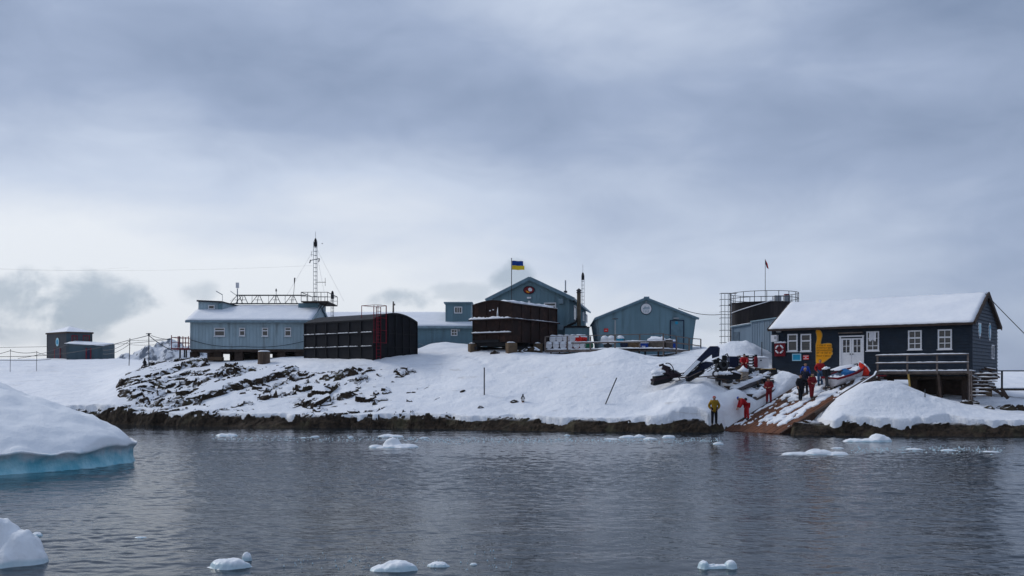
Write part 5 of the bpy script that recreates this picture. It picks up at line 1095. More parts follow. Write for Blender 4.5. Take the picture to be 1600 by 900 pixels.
# ================================================================== boats
def hull(M, L, W, H, rake=.5, n=14, stern=.85, t=.05):
    """open boat: x from stern 0 to bow L; outer and inner skins"""
    def sec(u):
        wv = W/2*(stern+(1-stern)*math.sin(min(1, u*2)*math.pi/2))*(1-max(0, (u-.45)/.55)**2.2); z1 = H*(1+.28*u*u); keel = H*.62*max(0, (u-.7)/.3)**2
        return wv, z1, keel
    ou = []; inn = []; K = 9
    for i in range(n+1):
        u = i/n; wv, z1, kz = sec(u); x = L*u
        for k in range(K):
            a = -1+2*k/(K-1); f = abs(a); yy = math.copysign(wv*(f**.62 if f else 0), a); zz = kz+(z1-kz)*f**2.2
            ou.append((x+rake*.35*(zz/H)*(u**3), yy, zz)); inn.append((min(x, L-.12)+rake*.3*(zz/H)*(u**3)+.03*(u == 0), yy*(1-t*2/W), zz*.94+.07*(1-f)))
    fo = [(i*K+k, (i+1)*K+k, (i+1)*K+k+1, i*K+k+1) for i in range(n) for k in range(K-1)]
    fo += [tuple(range(K))]
    return ou, inn, fo, K, n, sec
def boat(name, label, M, L, W, H, hullm, innm, bandm, benches=True, cat='boat'):
    t_ = thing(name, label, cat, M.translation)
    ou, inn, fo, K, n, sec = hull(M, L, W, H)
    MB(M).add(ou, fo).build('hull', hullm, t_, True)
    mb = MB(M); mb.add(inn, [f[::-1] for f in fo[:-1]]+[tuple(range(K))[::-1]]); mb.build('inner_hull', innm, t_, True)
    mb = MB(M)
    for sd in (0, K-1):
        for i in range(n): mb.bar(Vector(ou[i*K+sd])-Vector((0, 0, .03)), Vector(ou[(i+1)*K+sd])-Vector((0, 0, .03)), .07, .13)
    mb.bar(ou[0], ou[K-1], .07, .1); mb.build('gunwale', bandm, t_)
    if benches:
        for u in (.28, .55): wv, z1, kz = sec(u); MB(M).box(L*u-.12, L*u+.12, -wv*.93, wv*.93, H*.6, H*.64).build('bench', innm, t_)
    return t_
def rampM(px, py, dang=0, lift=0.0, pitch=0):     # a frame on the slip plane, x along the slip
    p = onplane(px, py, r0, rn)+rn*lift
    M = RM.copy(); M.translation = p
    return M @ Matrix.Rotation(R_(dang), 4, 'Z') @ Matrix.Rotation(R_(pitch), 4, 'Y')
BM = rampM(1298, 607, -8, .10, 9)
HWH = pbr('boat_white', (.62, .60, .62), .4, .1, 2); INB = pbr('boat_inside', (.25, .30, .36), .6, .2, 3)
bt1 = boat('motor_dinghy', 'white motor dinghy with a dark red rim standing on the top of the slipway', BM, 3.0, 1.6, .62, HWH, INB, REDD)
MB(BM).snow((.25, -.6, .34), (1.25, -.55, .34), (1.25, .55, .34), (.25, .62, .34), .2, .15, .05, 2, .5).build('snow_in_boat', SNOW, bt1, True)
MB(BM).snow((2.1, -.35, .6), (2.85, -.1, .75), (2.85, .1, .75), (2.1, .45, .6), .12, .12, .03, 2, .5).build('bow_snow', SNOW, bt1, True)
mb = MB(BM); mb.add([(1.4, -.5, .45), (1.9, -.5, .5), (1.85, .4, .85), (1.5, .4, .85)], [(0, 1, 2, 3)]); mb.cbox((1.75, .1, .45), (.5, .7, .45)); mb.build('blue_seat', pbr('boat_blue', (.02, .13, .33), .5), bt1)
ob = thing('outboard_motor', 'black outboard motor with a snow cap on the stern of the white dinghy', 'outboard motor', BM @ Vector((-.1, 0, .5)))
mb = MB(BM); mb.cbox((-.12, .05, 1.0), (.42, .3, .42)); mb.cbox((-.16, .05, 1.22), (.3, .24, .06)); mb.build('cowling', BLACK, ob)
mb = MB(BM); mb.bar((-.16, .05, .85), (-.22, .05, .1), .14); mb.bar((-.3, .05, .14), (-.05, .05, .12), .2, .05); mb.lathe([(.0, -.1), (.05, -.06), (.05, .08), (0, .12)], (-.3, .05, .0), 8, Matrix.Rotation(R_(90), 4, 'Y')); mb.build('leg', DSTEEL, ob)
mb = MB(BM)
for k in range(3): a = 2.094*k; mb.bar((-.38, .05, 0), (-.38, .05+.13*math.cos(a), .13*math.sin(a)), .02, .08)
mb.build('propeller', DSTEEL, ob); MB(BM).bar((.05, .05, .95), (.55, .1, 1.0), .05).build('tiller', BLACK, ob)
MB(BM).snow((-.33, -.1, 1.25), (.1, -.1, 1.25), (.1, .2, 1.25), (-.33, .2, 1.25), .14, .1, .01).build('snow_cap', SNOW, ob, True)
p = BM @ Vector((4.6, 1.75, .2))
SM = rampM(1300, 593, 2, .05, 14); 
bt2 = boat('snowed_in_boat', 'long boat under smooth thick snow behind the white dinghy by the doors', SM, 2.7, 1.4, .5, pbr('boat_grey', (.12, .13, .16), .5), SNOW, DSTEEL, False)
mb = MB(SM); ou, inn, fo, K, n, sec = hull(SM, 2.6, 1.3, .5); 
vs = []
for i in range(13):
    u = i/12; wv, z1, kz = sec(u)
    for k in range(9): a = -1+2*k/8; vs.append((2.6*u, a*wv*.97, z1*.85+.26*(1-a*a)*math.sin(math.pi*min(1, u*.8+.15))**.6+.02*rnd.random()))
mb.add(vs, [(i*9+k, (i+1)*9+k, (i+1)*9+k+1, i*9+k+1) for i in range(12) for k in range(8)]); mb.build('snow_heap', SNOW, bt2, True)
RB = Matrix.Translation(P(1344, 587, 64.2)) @ Matrix.Rotation(R_(28), 4, 'Z') @ Matrix.Rotation(R_(-63), 4, 'Y')
REDH = pbr('bright_red_hull', (.75, .03, .012), .45, .08, 2)
bt3 = thing('red_boat', 'bright red boat bow tipped up behind the white dinghy, its rim lined with snow', 'boat', RB.translation)
rb = Matrix.Translation(P(1347, 586.5, 64.4)) @ Matrix.Rotation(R_(-18), 4, 'Z') @ Matrix.Scale(.8, 4)
pr = [(-.42, .0), (.5, .0), (.58, .3), (.42, .62), (.12, .92), (-.2, 1.12), (-.3, .85), (-.4, .5)]
mb = MB(rb); n = len(pr); vs = [(x, -.18-.22*math.sin(z/1.12*3.1)*.8, z) for x, z in pr]+[(x*.9+.06, .45, z*.86) for x, z in pr]; c0_ = (0.05, -.62, .45)
mb.add(vs+[c0_], [(i, (i+1) % n, 2*n) for i in range(n)]+[(i, n+i, n+(i+1) % n, (i+1) % n) for i in range(n)]+[tuple(range(2*n-1, n-1, -1))]); mb.build('hull', REDH, bt3, False)
mb = MB(rb)
for i in (2, 3, 4, 5): mb.tube([Vector(vs[i])+Vector((.03, 0, .03)), Vector(vs[(i+1) % n])+Vector((.03, 0, .03))], .06, 6) if i < 5 else None
mb.tube([Vector(vs[5])+Vector((0, .1, .05)), Vector(vs[5])+Vector((.1, .5, -.05))], .07, 6); mb.build('rim_snow', SNOW, bt3, True)
MB(rb).box(-.5, 1.9, -.1, .15, -.08, .02).build('skid', REDD, bt3)
# two inflatables under deep snow beside the slip
def inflatable(label, a, b_, r, w_, mat, sn=.22, tip=.0):
    """a stern centre, b bow centre: two tubes meeting at the bow"""
    a = Vector(a); b_ = Vector(b_); d = (b_-a); L = d.length; X = d.normalized(); Y = Vector((-X.y, X.x, 0)).normalized(); Zv = X.cross(Y)
    if Zv.z < 0: Zv = -Zv
    M = Matrix(((X.x, Y.x, Zv.x, a.x), (X.y, Y.y, Zv.y, a.y), (X.z, Y.z, Zv.z, a.z), (0, 0, 0, 1)))
    t_ = thing('inflatable_boat', label, 'inflatable boat', a)
    path = [(0, -w_/2, r), (L*.35, -w_/2, r), (L*.68, -w_/2, r), (L*.86, -w_*.36, r+.08), (L*.97, -w_*.15, r+.16), (L, 0, r+.2), (L*.97, w_*.15, r+.16), (L*.86, w_*.36, r+.08), (L*.68, w_/2, r), (L*.35, w_/2, r), (0, w_/2, r)]
    MB(M).tube(path, [r*.7]+[r]*9+[r*.7], 10).build('tube', mat, t_, True)
    MB(M).box(.1, L*.85, -w_/2, w_/2, .08, .16).build('floor', DSTEEL, t_); MB(M).box(.15, .22, -w_/2, w_/2, .1, r*2.1).build('transom', WOODD, t_)
    s = MB(M)
    for k in range(len(path)-1):
        p0_, p1_ = Vector(path[k]), Vector(path[k+1]); s.tube([p0_+Vector((0, 0, r*.55)), (p0_+p1_)/2+Vector((0, 0, r*.62)), p1_+Vector((0, 0, r*.55))], [r*.82, r*.88, r*.82], 8)
    s.build('tube_snow', SNOW, t_, True)
    s = MB(M); s.snow((.2, -w_/2+.05, .18), (L*.88, -w_/2+.15, .18), (L*.88, w_/2-.15, .18), (.2, w_/2-.05, .18), sn, .3, .02, 3, .25); s.build('snow_filling', SNOW, t_, True); return t_, M
gpt = lambda px, D: Vector((xpx(px, D), D, gz(xpx(px, D), D)))
a = P(1130, 615, 65.3); b_ = P(1200, 590, 69.2); in1, IM = inflatable('grey inflatable boat filled with snow, the upper of two beside the slipway', a, b_, .23, 1.5, pbr('grey_hypalon', (.085, .08, .085), .6), .26)
MB(IM).bar((-.3, .1, .2), (.0, .1, .9), .16, .22).bar((-.55, .1, -.1), (-.25, .1, .35), .1, .12).build('outboard', BLACK, in1)
MB(IM).bar((-.2, .1, .35), (.02, .1, 1.0), .2, .1, (1, 0, 0)).build('outboard_snow', SNOW, in1)
a = P(1166, 628, 64.9); b_ = P(1216, 605, 68.0); in2, IM2 = inflatable('brown grey inflatable boat heaped with snow nearer the slipway edge', a, b_, .24, 1.4, pbr('brown_hypalon', (.11, .09, .085), .6), .4)
# snow heaps as named lumps of the ground
def lump(px, py, D, rx_, ry_, rz_, seed, name='snow_mound'):
    p = P(px, py, D); n = 22; m_ = 9; vs = []; r = random.Random(seed)
    for j in range(m_+1):
        for i in range(n):
            a = 2*math.pi*i/n; f = j/m_; rad = math.sin(f*math.pi/2)**.85; z = math.cos(f*math.pi/2)
            nz = float(fbm(np.array([math.cos(a)*2+seed]), np.array([math.sin(a)*2+f*2]), seed, 3)[0])
            vs.append((p.x+rx_*rad*math.cos(a)*(1+.35*nz), p.y+ry_*rad*math.sin(a)*(1+.35*nz), p.z+rz_*z**1.2*(1+.5*nz)-.5*(j == m_)))
    fs = [(j*n+i, (j+1)*n+i, (j+1)*n+(i+1) % n, j*n+(i+1) % n) for j in range(m_) for i in range(n)]
    mb = MB(); mb.v = [Vector(v) for v in vs]; mb.f = fs; o = mb.build(name, GSNOW, None, True); return tag(o, None, None, None, 'structure')
for k, a in enumerate([] and [(1228, 609, 64.4, 1.15, 1.1, 1.05), (1166, 652, 60.6, 1.25, 1.0, 1.45), (1141, 590, 65, 1.1, 1.0, .55), (1090, 600, 62.5, 1.7, 1.2, .5), (1305, 583, 67.5, .7, .6, .35), (1170, 560, 74.5, 2.4, 1.2, .8)]): lump(*a, seed=k+3)
# ================================================================== clutter by the shed
GF_ = frame(0, 0, 0, 1, 0)
def atg(px, D, dz=0): x = xpx(px, D); return Vector((x, D, gz(x, D)+dz))
def fcrate(name, label, cat, px0, px1, py0, py1, D, dep, mat, snow=.1, slat=True, rot=0):
    a = xpx(px0, D); b_ = xpx(px1, D); M = Matrix.Translation(((a+b_)/2, D+dep/2, 0)) @ Matrix.Rotation(R_(rot), 4, 'Z'); w_ = (b_-a)/2
    return crate(name, label, cat, M, -w_, w_, -dep/2, dep/2, zpx(py1, D)-.15, zpx(py0, D), mat, slat, snow)
bin_ = fcrate('storage_bin', 'tall navy blue bin with a snow dusted lid left of the seated person', 'bin', 1138.5, 1153.5, 557, 572, 69, .7, NAVY, .04, False, 8)
for s in (-1, 1): MB(Matrix.Translation((xpx(1146, 69), 69.35, 0))).lathe([(0, -.05), (.09, -.05), (.09, .05), (0, .05)], (s*.22, -.3, zpx(574, 69)), 10, Matrix.Rotation(R_(90), 4, 'Y')).build('wheel', BLACK, bin_)
fz = fcrate('chest_freezer', 'white chest freezer topped with snow against the left end of the boathouse', 'freezer', 1184, 1201, 559.5, 572.5, 70, .8, WHITE, .12, False)
MB().cbox((xpx(1189, 70), 69.98, zpx(563, 70)), (.1, .03, .09)).build('badge', NAVY, fz)
fcrate('packing_case', 'beige packing case with a snow cap in front of the seated person', 'case', 1158, 1168, 581, 590, 66.5, .7, pbr('beige_case', (.30, .25, .20), .7), .38, True, 12)
fcrate('crate', 'brown crate beside the beige packing case', 'crate', 1150.5, 1157.5, 583, 594, 66, .5, CONC, .05, True, -10)
fcrate('cable_tray', 'low dark tray of coiled gear between the freezer and the slip', 'tray', 1190, 1212, 577, 584, 68.2, 1.3, BLACK, 0, True, 14)
tr = [o for o in bpy.data.objects if o.get('category') == 'tray'][0]
mb = MB(); c = P(1197, 577, 68.6)
for k in range(5): mb.tube([(c.x+.18*k-.2+.16*math.cos(a), c.y+.15*math.sin(a), c.z+.02*math.sin(a*3+k)) for a in np.linspace(0, 6.2, 10)], .035, 5)
tag(mb.build('rope_coil', YELD, None, True), 'tangled ochre rope coils lying in the low dark tray', 'rope')
mb = MB(); c = P(1206, 578, 68.8); mb.tube([(c.x+.22*math.cos(a), c.y+.15*math.sin(a), c.z+.05+.02*math.sin(a*3)) for a in np.linspace(0, 6.2, 12)], .05, 5); tag(mb.build('rope_coil', REDD, None, True), 'dark red rope coil at the right end of the low dark tray', 'rope')
# slatted bench behind the seated person
bn2 = thing('pallet_stack', 'stack of white snow striped pallets between the seated person and the freezer', 'pallets', P(1176, 576, 69.5))
for k in range(4):
    zz = zpx(573, 69.5)+.22*k; x0, x1 = xpx(1154, 69.5), xpx(1181.5, 69.5); mb = MB(); mb.box(x0, x1, 69.3, 70.1, zz, zz+.05)
    for xx in (x0, (x0+x1)/2-.05, x1-.12): mb.box(xx, xx+.12, 69.32, 70.08, zz+.05, zz+.14)
    mb.build('pallet', WOODD, bn2); MB().snow((x0, 69.28, zz+.14), (x1, 69.28, zz+.14), (x1, 70.1, zz+.14), (x0, 70.1, zz+.14), .07, .2, .01, k).build('pallet_snow', SNOW, bn2, True)
gc = thing('red_gas_bottle', 'dark red gas bottle standing between the pallets and the freezer', 'gas bottle', P(1181, 574, 69)); c = P(1181, 574, 69)
MB().lathe([(0, 0), (.13, .0), (.14, .05), (.14, .62), (.1, .75), (.04, .8), (.04, .86), (0, .88)], c, 14).build('cylinder', REDD, gc, True); MB().lathe([(.1, .78), (.1, .92)], c, 10).build('collar', BLACK, gc)
# snowmobiles
def snowmobile(label, p, yaw, pitch, s, panel, big, ws=1.0):
    M = Matrix.Translation(p) @ Matrix.Rotation(R_(yaw), 4, 'Z') @ Matrix.Rotation(R_(pitch), 4, 'Y') @ Matrix.Scale(s, 4)
    t_ = thing('snowmobile', label, 'snowmobile', p)
    mb = MB(M)      # tunnel and track
    mb.box(-1.5, .25, -.24, .24, .32, .52); mb.build('tunnel', panel, t_)
    mb = MB(M); n = 20; pts = []
    for k in range(n):
        a = 2*math.pi*k/n; pts.append((-.65+(.85 if abs(math.cos(a)) > .3 else 2.6*abs(math.cos(a)))*(1 if math.cos(a) > 0 else -1)*1.0, .16+.15*math.sin(a)))
    mb.prism([(-1.6, .16), (-1.5, .3), (.1, .33), (.35, .25), (.2, .05), (-.1, 0), (-1.35, 0), (-1.55, .05)], -.19, .19)
    for x in np.arange(-1.4, .1, .16): mb.box(x, x+.04, -.2, .2, -.035, .0)
    mb.build('track', BLACK, t_)
    MB(M).prism([(-1.35, .52), (-1.3, .72), (-.5, .66), (-.1, .78), (.05, .52)], -.19, .19).build('seat', BLACK, t_)
    mb = MB(M); sec = [(.0, .26, .40, .82), (.35, .36, .25, .90), (.8, .36, .22, .78), (1.15, .26, .25, .58), (1.35, .1, .3, .42)]; vs = []
    for x, w_, za, zb_ in sec:
        for y, z in ((-w_, za), (-w_, za+(zb_-za)*.6), (-w_*.55, zb_), (w_*.55, zb_), (w_, za+(zb_-za)*.6), (w_, za)): vs.append((x, y, z))
    mb.add(vs, [(i*6+k, (i+1)*6+k, (i+1)*6+(k+1) % 6, i*6+(k+1) % 6) for i in range(4) for k in range(6)]+[tuple(range(6))[::-1], tuple(24+k for k in range(6))]); mb.build('hood', panel, t_)
    mb = MB(M); vs = []
    for i in range(7):
        a = R_(-60+20*i); 
        for j in range(4): vs.append((.42-.1*j*1.2+.16*math.cos(a)-.08*j, .30*math.sin(a)*(1-.1*j)*ws, .84+.13*j*ws))
    mb.add(vs, [(i*4+j, (i+1)*4+j, (i+1)*4+j+1, i*4+j+1) for i in range(6) for j in range(3)]); o = mb.build('windshield', pbr('smoky_screen', (.03, .035, .05), .2, .1, 2), t_, True)
    md_ = o.modifiers.new('thick', 'SOLIDIFY'); md_.thickness = .02
    if big: mb = MB(M); mb.tube([(.12, -.36, .98), (.1, -.1, 1.02), (.1, .1, 1.02), (.12, .36, .98)], .025, 6); mb.bar((.1, 0, .7), (.1, 0, 1.02), .05); mb.build('handlebar', DSTEEL, t_)
    for sgn in (-1, 1):
        mb = MB(M); mb.bar((.35, sgn*.48, -.0), (1.35, sgn*.48, .0), .12, .03); mb.bar((1.35, sgn*.48, 0), (1.6, sgn*.48, .17), .12, .03); mb.bar((.85, sgn*.48, 0), (.8, sgn*.3, .4), .05); mb.build('ski', DSTEEL, t_)
    MB(M).snow((-1.3, -.2, .7), (-.5, -.2, .67), (-.5, .2, .67), (-1.3, .2, .7), .1, .12, .02).snow((.3, -.25, .91), (.95, -.22, .76), (.95, .22, .76), (.3, .25, .91), .07, .12, .02).build('snow_patch', SNOW, t_, True)
    return t_, M
p = atg(1045, 66.0, .1); ts_, Ms_ = snowmobile('small dark snowmobile half buried in snow at the left edge of the gear pile', P(1044, 597, 65.3), 28, -10, .85, pbr('maroon_plastic', (.028, .016, .022), .4, .3, 3), False, 1.25)
mb = MB(); c = P(1043, 580, 65.2); mb.tube([c+Vector((.42*math.cos(a), .1*math.sin(a*2), .55*math.sin(a))) for a in np.linspace(-.2, 1.9, 9)], .035, 6); mb.build('screen_rim', BLACK, ts_, True)
mb = MB(); mb.cbox(c+Vector((-.15, 0, .1)), (.5, .45, .55), Matrix.Rotation(R_(20), 4, 'Y')); mb.cbox(c+Vector((-.42, 0, .42)), (.3, .3, .14), Matrix.Rotation(R_(-15), 4, 'Y')); mb.build('engine_cover', pbr('maroon_plastic', (.028, .016, .022)), ts_)
mb = MB(); mb.snow(c+Vector((-1.1, -.35, -.25)), c+Vector((-.2, -.35, -.1)), c+Vector((-.2, .3, .0)), c+Vector((-1.1, .3, -.1)), .2, .12, .04, 3, .4); mb.build('snow_patch', SNOW, ts_, True)
p = P(1097, 584, 65.0); t_, M = snowmobile('big navy snowmobile lying tilted nose up on the gear pile', p, 12, -29, .76, NAVY, True, .5)
# tall navy panel thrown open above the pile
pn = thing('navy_cowling', 'long navy engine cowling panel leaning up over the gear pile', 'panel', P(1082, 582, 65.2))
A = [P(1063, 589, 64.6), P(1072, 588.5, 64.6), P(1122, 553, 66.2), P(1120.5, 541.5, 66.2), P(1111, 541, 66.2)]; A2 = [P(1122, 541.5, 66.2), P(1121, 556, 66), P(1106, 560.5, 65.6), P(1112, 553, 65.8)]
def thick(mb, pts, d):
    n = len(pts); mb.add([tuple(p) for p in pts]+[tuple(Vector(p)+Vector(d)) for p in pts], [tuple(range(n)), tuple(range(2*n-1, n-1, -1))]+[(i, n+i, n+(i+1) % n, (i+1) % n) for i in range(n)])
mb = MB(); thick(mb, [P(1063, 588.5, 64.2), P(1109, 541, 65.0), P(1120, 541, 65.0), P(1123, 544, 65.0), P(1122, 557, 64.9), P(1112.5, 560, 64.8), P(1112, 553, 64.8), P(1090, 570, 64.5), P(1073, 586, 64.2)], (.15, .32, .02)); mb.build('cowling_panel', NAVY, pn)
mb = MB(); thick(mb, [P(1065.5, 587, 64.18), P(1088, 563.5, 64.6), P(1094, 565.5, 64.55), P(1073, 586, 64.18)], (.02, -.05, .02)); mb.build('panel_snow', SNOW, pn)
mb = MB(); mb.bar(P(1063, 590, 64.5), P(1075, 589.5, 64.4), .1, .09); mb.bar(P(1076, 589, 64.3), P(1096, 580, 64.3), .08, .06); mb.build('runner', WOOD, pn)
# engine block cluster
en = thing('engine', 'dark greasy engine with round flywheels at the right end of the gear pile', 'engine', P(1125, 580, 66.5)); c = P(1128, 572, 66.6)
mb = MB(); mb.cbox(c, (.75, .6, .8), Matrix.Rotation(R_(20), 4, 'Y')); mb.cbox(c+Vector((-.4, 0, .35)), (.5, .4, .3), Matrix.Rotation(R_(-25), 4, 'Y')); mb.cbox(c+Vector((.15, -.1, .55)), (.3, .3, .35)); mb.tube([c+Vector((.1, -.2, .7)), c+Vector((.3, -.25, .85)), c+Vector((.42, -.2, .6))], .05, 6); mb.build('block', BLACK, en)
mb = MB()
for dx, dz, r in ((.05, .1, .3), (-.5, -.55, .26), (.02, -.5, .24)): mb.lathe([(r*.6, -.06), (r, -.06), (r, .06), (r*.6, .06), (r*.6, -.06)], c+Vector((dx, -.4, dz)), 18, Matrix.Rotation(R_(90), 4, 'X'))
mb.build('flywheel', DSTEEL, en)
mb = MB()
for dx, dz in ((-.5, .5), (-.2, .32), (.05, .75), (.25, .3), (-.75, .28), (-.35, -.2)): mb.lathe([(0, .06), (.07, .03), (.08, -.02), (0, -.04)], c+Vector((dx, -.38, dz)), 8)
mb.build('snow_patch', SNOW, en, True)
sc_ = thing('fallen_snowmobile', 'snow covered snowmobile lying low in front of the engine', 'snowmobile', P(1138, 592, 65)); c = P(1137, 590, 65.2)
mb = MB(); mb.cbox(c, (1.6, .6, .35), Matrix.Rotation(R_(-6), 4, 'Y')); mb.cbox(c+Vector((.5, 0, .15)), (.7, .55, .3), Matrix.Rotation(R_(18), 4, 'Y')); mb.build('hood', BLACK, sc_)
mb = MB(); mb.bar(c+Vector((-.9, -.3, -.3)), c+Vector((1.0, -.35, -.22)), .12, .04); mb.bar(c+Vector((.7, -.3, -.1)), c+Vector((1.15, -.3, .1)), .1, .04); mb.build('ski', DSTEEL, sc_)
mb = MB(); mb.snow(c+Vector((-.75, -.3, .2)), c+Vector((.25, -.3, .2)), c+Vector((.25, .3, .22)), c+Vector((-.75, .3, .22)), .16, .15, .04, 3, .6); mb.snow(c+Vector((.3, -.28, .38)), c+Vector((.85, -.28, .22)), c+Vector((.85, .28, .22)), c+Vector((.3, .28, .38)), .1, .15, .03); mb.build('snow_patch', SNOW, sc_, True)
for k, (px, py, D, L, rot, lab) in enumerate([(1108, 588, 64, 2.0, 8, 'dark plank lying in the snow below the navy snowmobile'), (1122, 592, 63.6, 1.5, -12, 'short dark plank lying in front of the engine'), (1060, 584, 66, 1.2, 15, 'thin dark board stuck out of the snow between the snowmobiles')]):
    c = P(px, py, D); mb = MB(); v_ = Vector((math.cos(R_(rot)), .2, math.sin(R_(rot))*.5))*L/2; mb.bar(c-v_, c+v_, .14, .07); o = mb.build('plank', WOODD); tag(o, lab, 'plank')
gp = thing('scrap_heap', 'jumble of snow flecked scrap and small gear behind the snowed in inflatable boats', 'scrap', P(1160, 590, 66))
mbs = [MB() for _ in range(4)]; r = random.Random(11)
for k in range(46):
    px = r.uniform(1122, 1212); D = r.uniform(65.6, 69.5); x = xpx(px, D); z = gz(x, D); c = Vector((x, D, z+r.uniform(.0, .22))); sz = Vector((r.uniform(.15, .55), r.uniform(.15, .4), r.uniform(.08, .32)))
    rot = Matrix.Rotation(r.uniform(-.6, .6), 4, 'Z') @ Matrix.Rotation(r.uniform(-.5, .5), 4, 'Y'); mbs[k % 3].cbox(c, sz, rot)
    if k % 3 == 0: v = Vector((r.uniform(-.6, .6), r.uniform(-.3, .3), r.uniform(0, .3))); mbs[(k+1) % 3].bar(c-v, c+v+Vector((0, 0, .1)), .06)
    if k % 2: h_ = c+Vector((0, 0, sz.z/2)); mbs[3].snow(h_+Vector((-sz.x*.45, -sz.y*.45, 0)), h_+Vector((sz.x*.45, -sz.y*.45, 0)), h_+Vector((sz.x*.45, sz.y*.45, 0)), h_+Vector((-sz.x*.45, sz.y*.45, 0)), .09, .12, .03, k, .5)
for mb_, nm, mt in zip(mbs, ('metal_scrap', 'timber_scrap', 'plastic_scrap', 'snow_patch'), (BLACK, CONC, DSTEEL, SNOW)): tag(mb_.build(nm, mt, gp, nm == 'snow_patch'), None, None, None, 'stuff')
# ================================================================== stair, timber heap and walkway at the right end
st = thing('wooden_stairs', 'snow lined wooden stairs beside the right end of the deck', 'stairs', P(1505, 612, 66))
DK2 = HB @ Matrix.Translation((0, -2.0, 0)); xe = onwall(DK2, 1516, 578)[0]
for k in range(7):
    zz = 3.7-.23*k; M = DK2; x = xe+.15+.0*k
    MB(M).box(x-.1-.0*k, x+1.5-.1*k, .1-.16*k+.6, .4-.16*k+.6, zz-.05, zz).build('tread', WOOD, st); MB(M).snow((x-.08, .12-.16*k+.6, zz), (x+1.4-.1*k, .12-.16*k+.6, zz), (x+1.4-.1*k, .38-.16*k+.6, zz), (x-.08, .38-.16*k+.6, zz), .05, .2, .02, k, .6).build('tread_snow', SNOW, st, True)
for x in (xe, xe+.12): MB(DK2).bar((x-.0, -.25, 3.9), (x+.02, -.25, 1.9), .08).build('post', WOOD, st)
hp = [('timber_beam', 'long dark beam sloping from the deck end down to the walkway post', (1503, 580, 62.5), (1576, 622, 61), .2, .16, True), ('timber_beam', 'grey timber propped steeply below the sloping dark beam', (1512, 590, 62.4), (1549, 611, 61.6), .1, .1, False),
      ('timber_beam', 'dark pole sticking up left out of the timber heap', (1536, 573, 66), (1562, 590, 65), .09, .09, False), ('timber_beam', 'thick dark log end at the foot of the sloping beam', (1564, 606, 61.2), (1575, 623, 61), .22, .2, False)]
for nm, lab, a, b_, w_, h_, sn in hp:
    t_ = thing(nm, lab, 'beam', P(*b_)); MB().bar(P(*a), P(*b_), w_, h_).build('beam', WOODD, t_)
    if sn: v = P(*b_)-P(*a); MB().bar(P(*a)+Vector((0, 0, .11)), P(*a)+v*.45+Vector((0, 0, .11)), .14, .06).build('beam_snow', SNOW, t_)
hpw = thing('timber_heap', 'heap of snowy planks and logs against the boathouse gable', 'timber', P(1540, 596, 66.5)); mb = MB(); ms = MB()
for k in range(22):
    c = P(rnd.uniform(1520, 1552), rnd.uniform(577, 606), rnd.uniform(64, 66.8)); a = rnd.uniform(-.5, .5); L = rnd.uniform(.5, 1.1); v = Vector((math.cos(a), rnd.uniform(-.6, .4), math.sin(a)*.5)).normalized()*L/2; mb.bar(c-v, c+v, .16, .13)
    if k % 2: ms.bar(c-v*.8+Vector((0, 0, .09)), c+v*.8+Vector((0, 0, .09)), .13, .05)
mb.build('plank', WOODD, hpw); ms.build('plank_snow', SNOW, hpw)
mb = MB(); mb.box(xpx(1538, 66), xpx(1548, 66), 65.8, 66.8, 2.0, zpx(587, 66)); tag(mb.build('stone_pier', CONC), 'brown stone pier standing in the timber heap under the gable', 'pier')
wk = thing('walkway', 'grated walkway with a dark rail leading off to the right of the boathouse', 'walkway', P(1580, 607, 66))
D = 66; za = zpx(607, D); x0 = xpx(1549, D); mb = MB(); 
for x in np.arange(x0, 46, .2): mb.box(x, x+.12, D, D+1.4, za-.08, za)
mb.box(x0, 46, D, D+.06, za-.14, za-.081); mb.build('grating', WOODD, wk); mb = MB(); mb.snow((x0, D-.02, za), (46, D-.02, za), (46, D+.35, za), (x0, D+.35, za), .05, .35, .04, 3, .9); mb.build('walkway_snow', SNOW, wk, True)
mb = MB(); zr_ = zpx(579.5, D); mb.bar((xpx(1543, D), D-.05, zr_), (46, D-.05, zr_), .06, .08)
mb.bar((xpx(1565, D), D-.05, zr_), (xpx(1565, D), D-.05, 1.6), .1); mb.bar((xpx(1640, D), D-.05, zr_), (xpx(1640, D), D-.05, 1.8), .1); mb.build('rail', DSTEEL, wk)
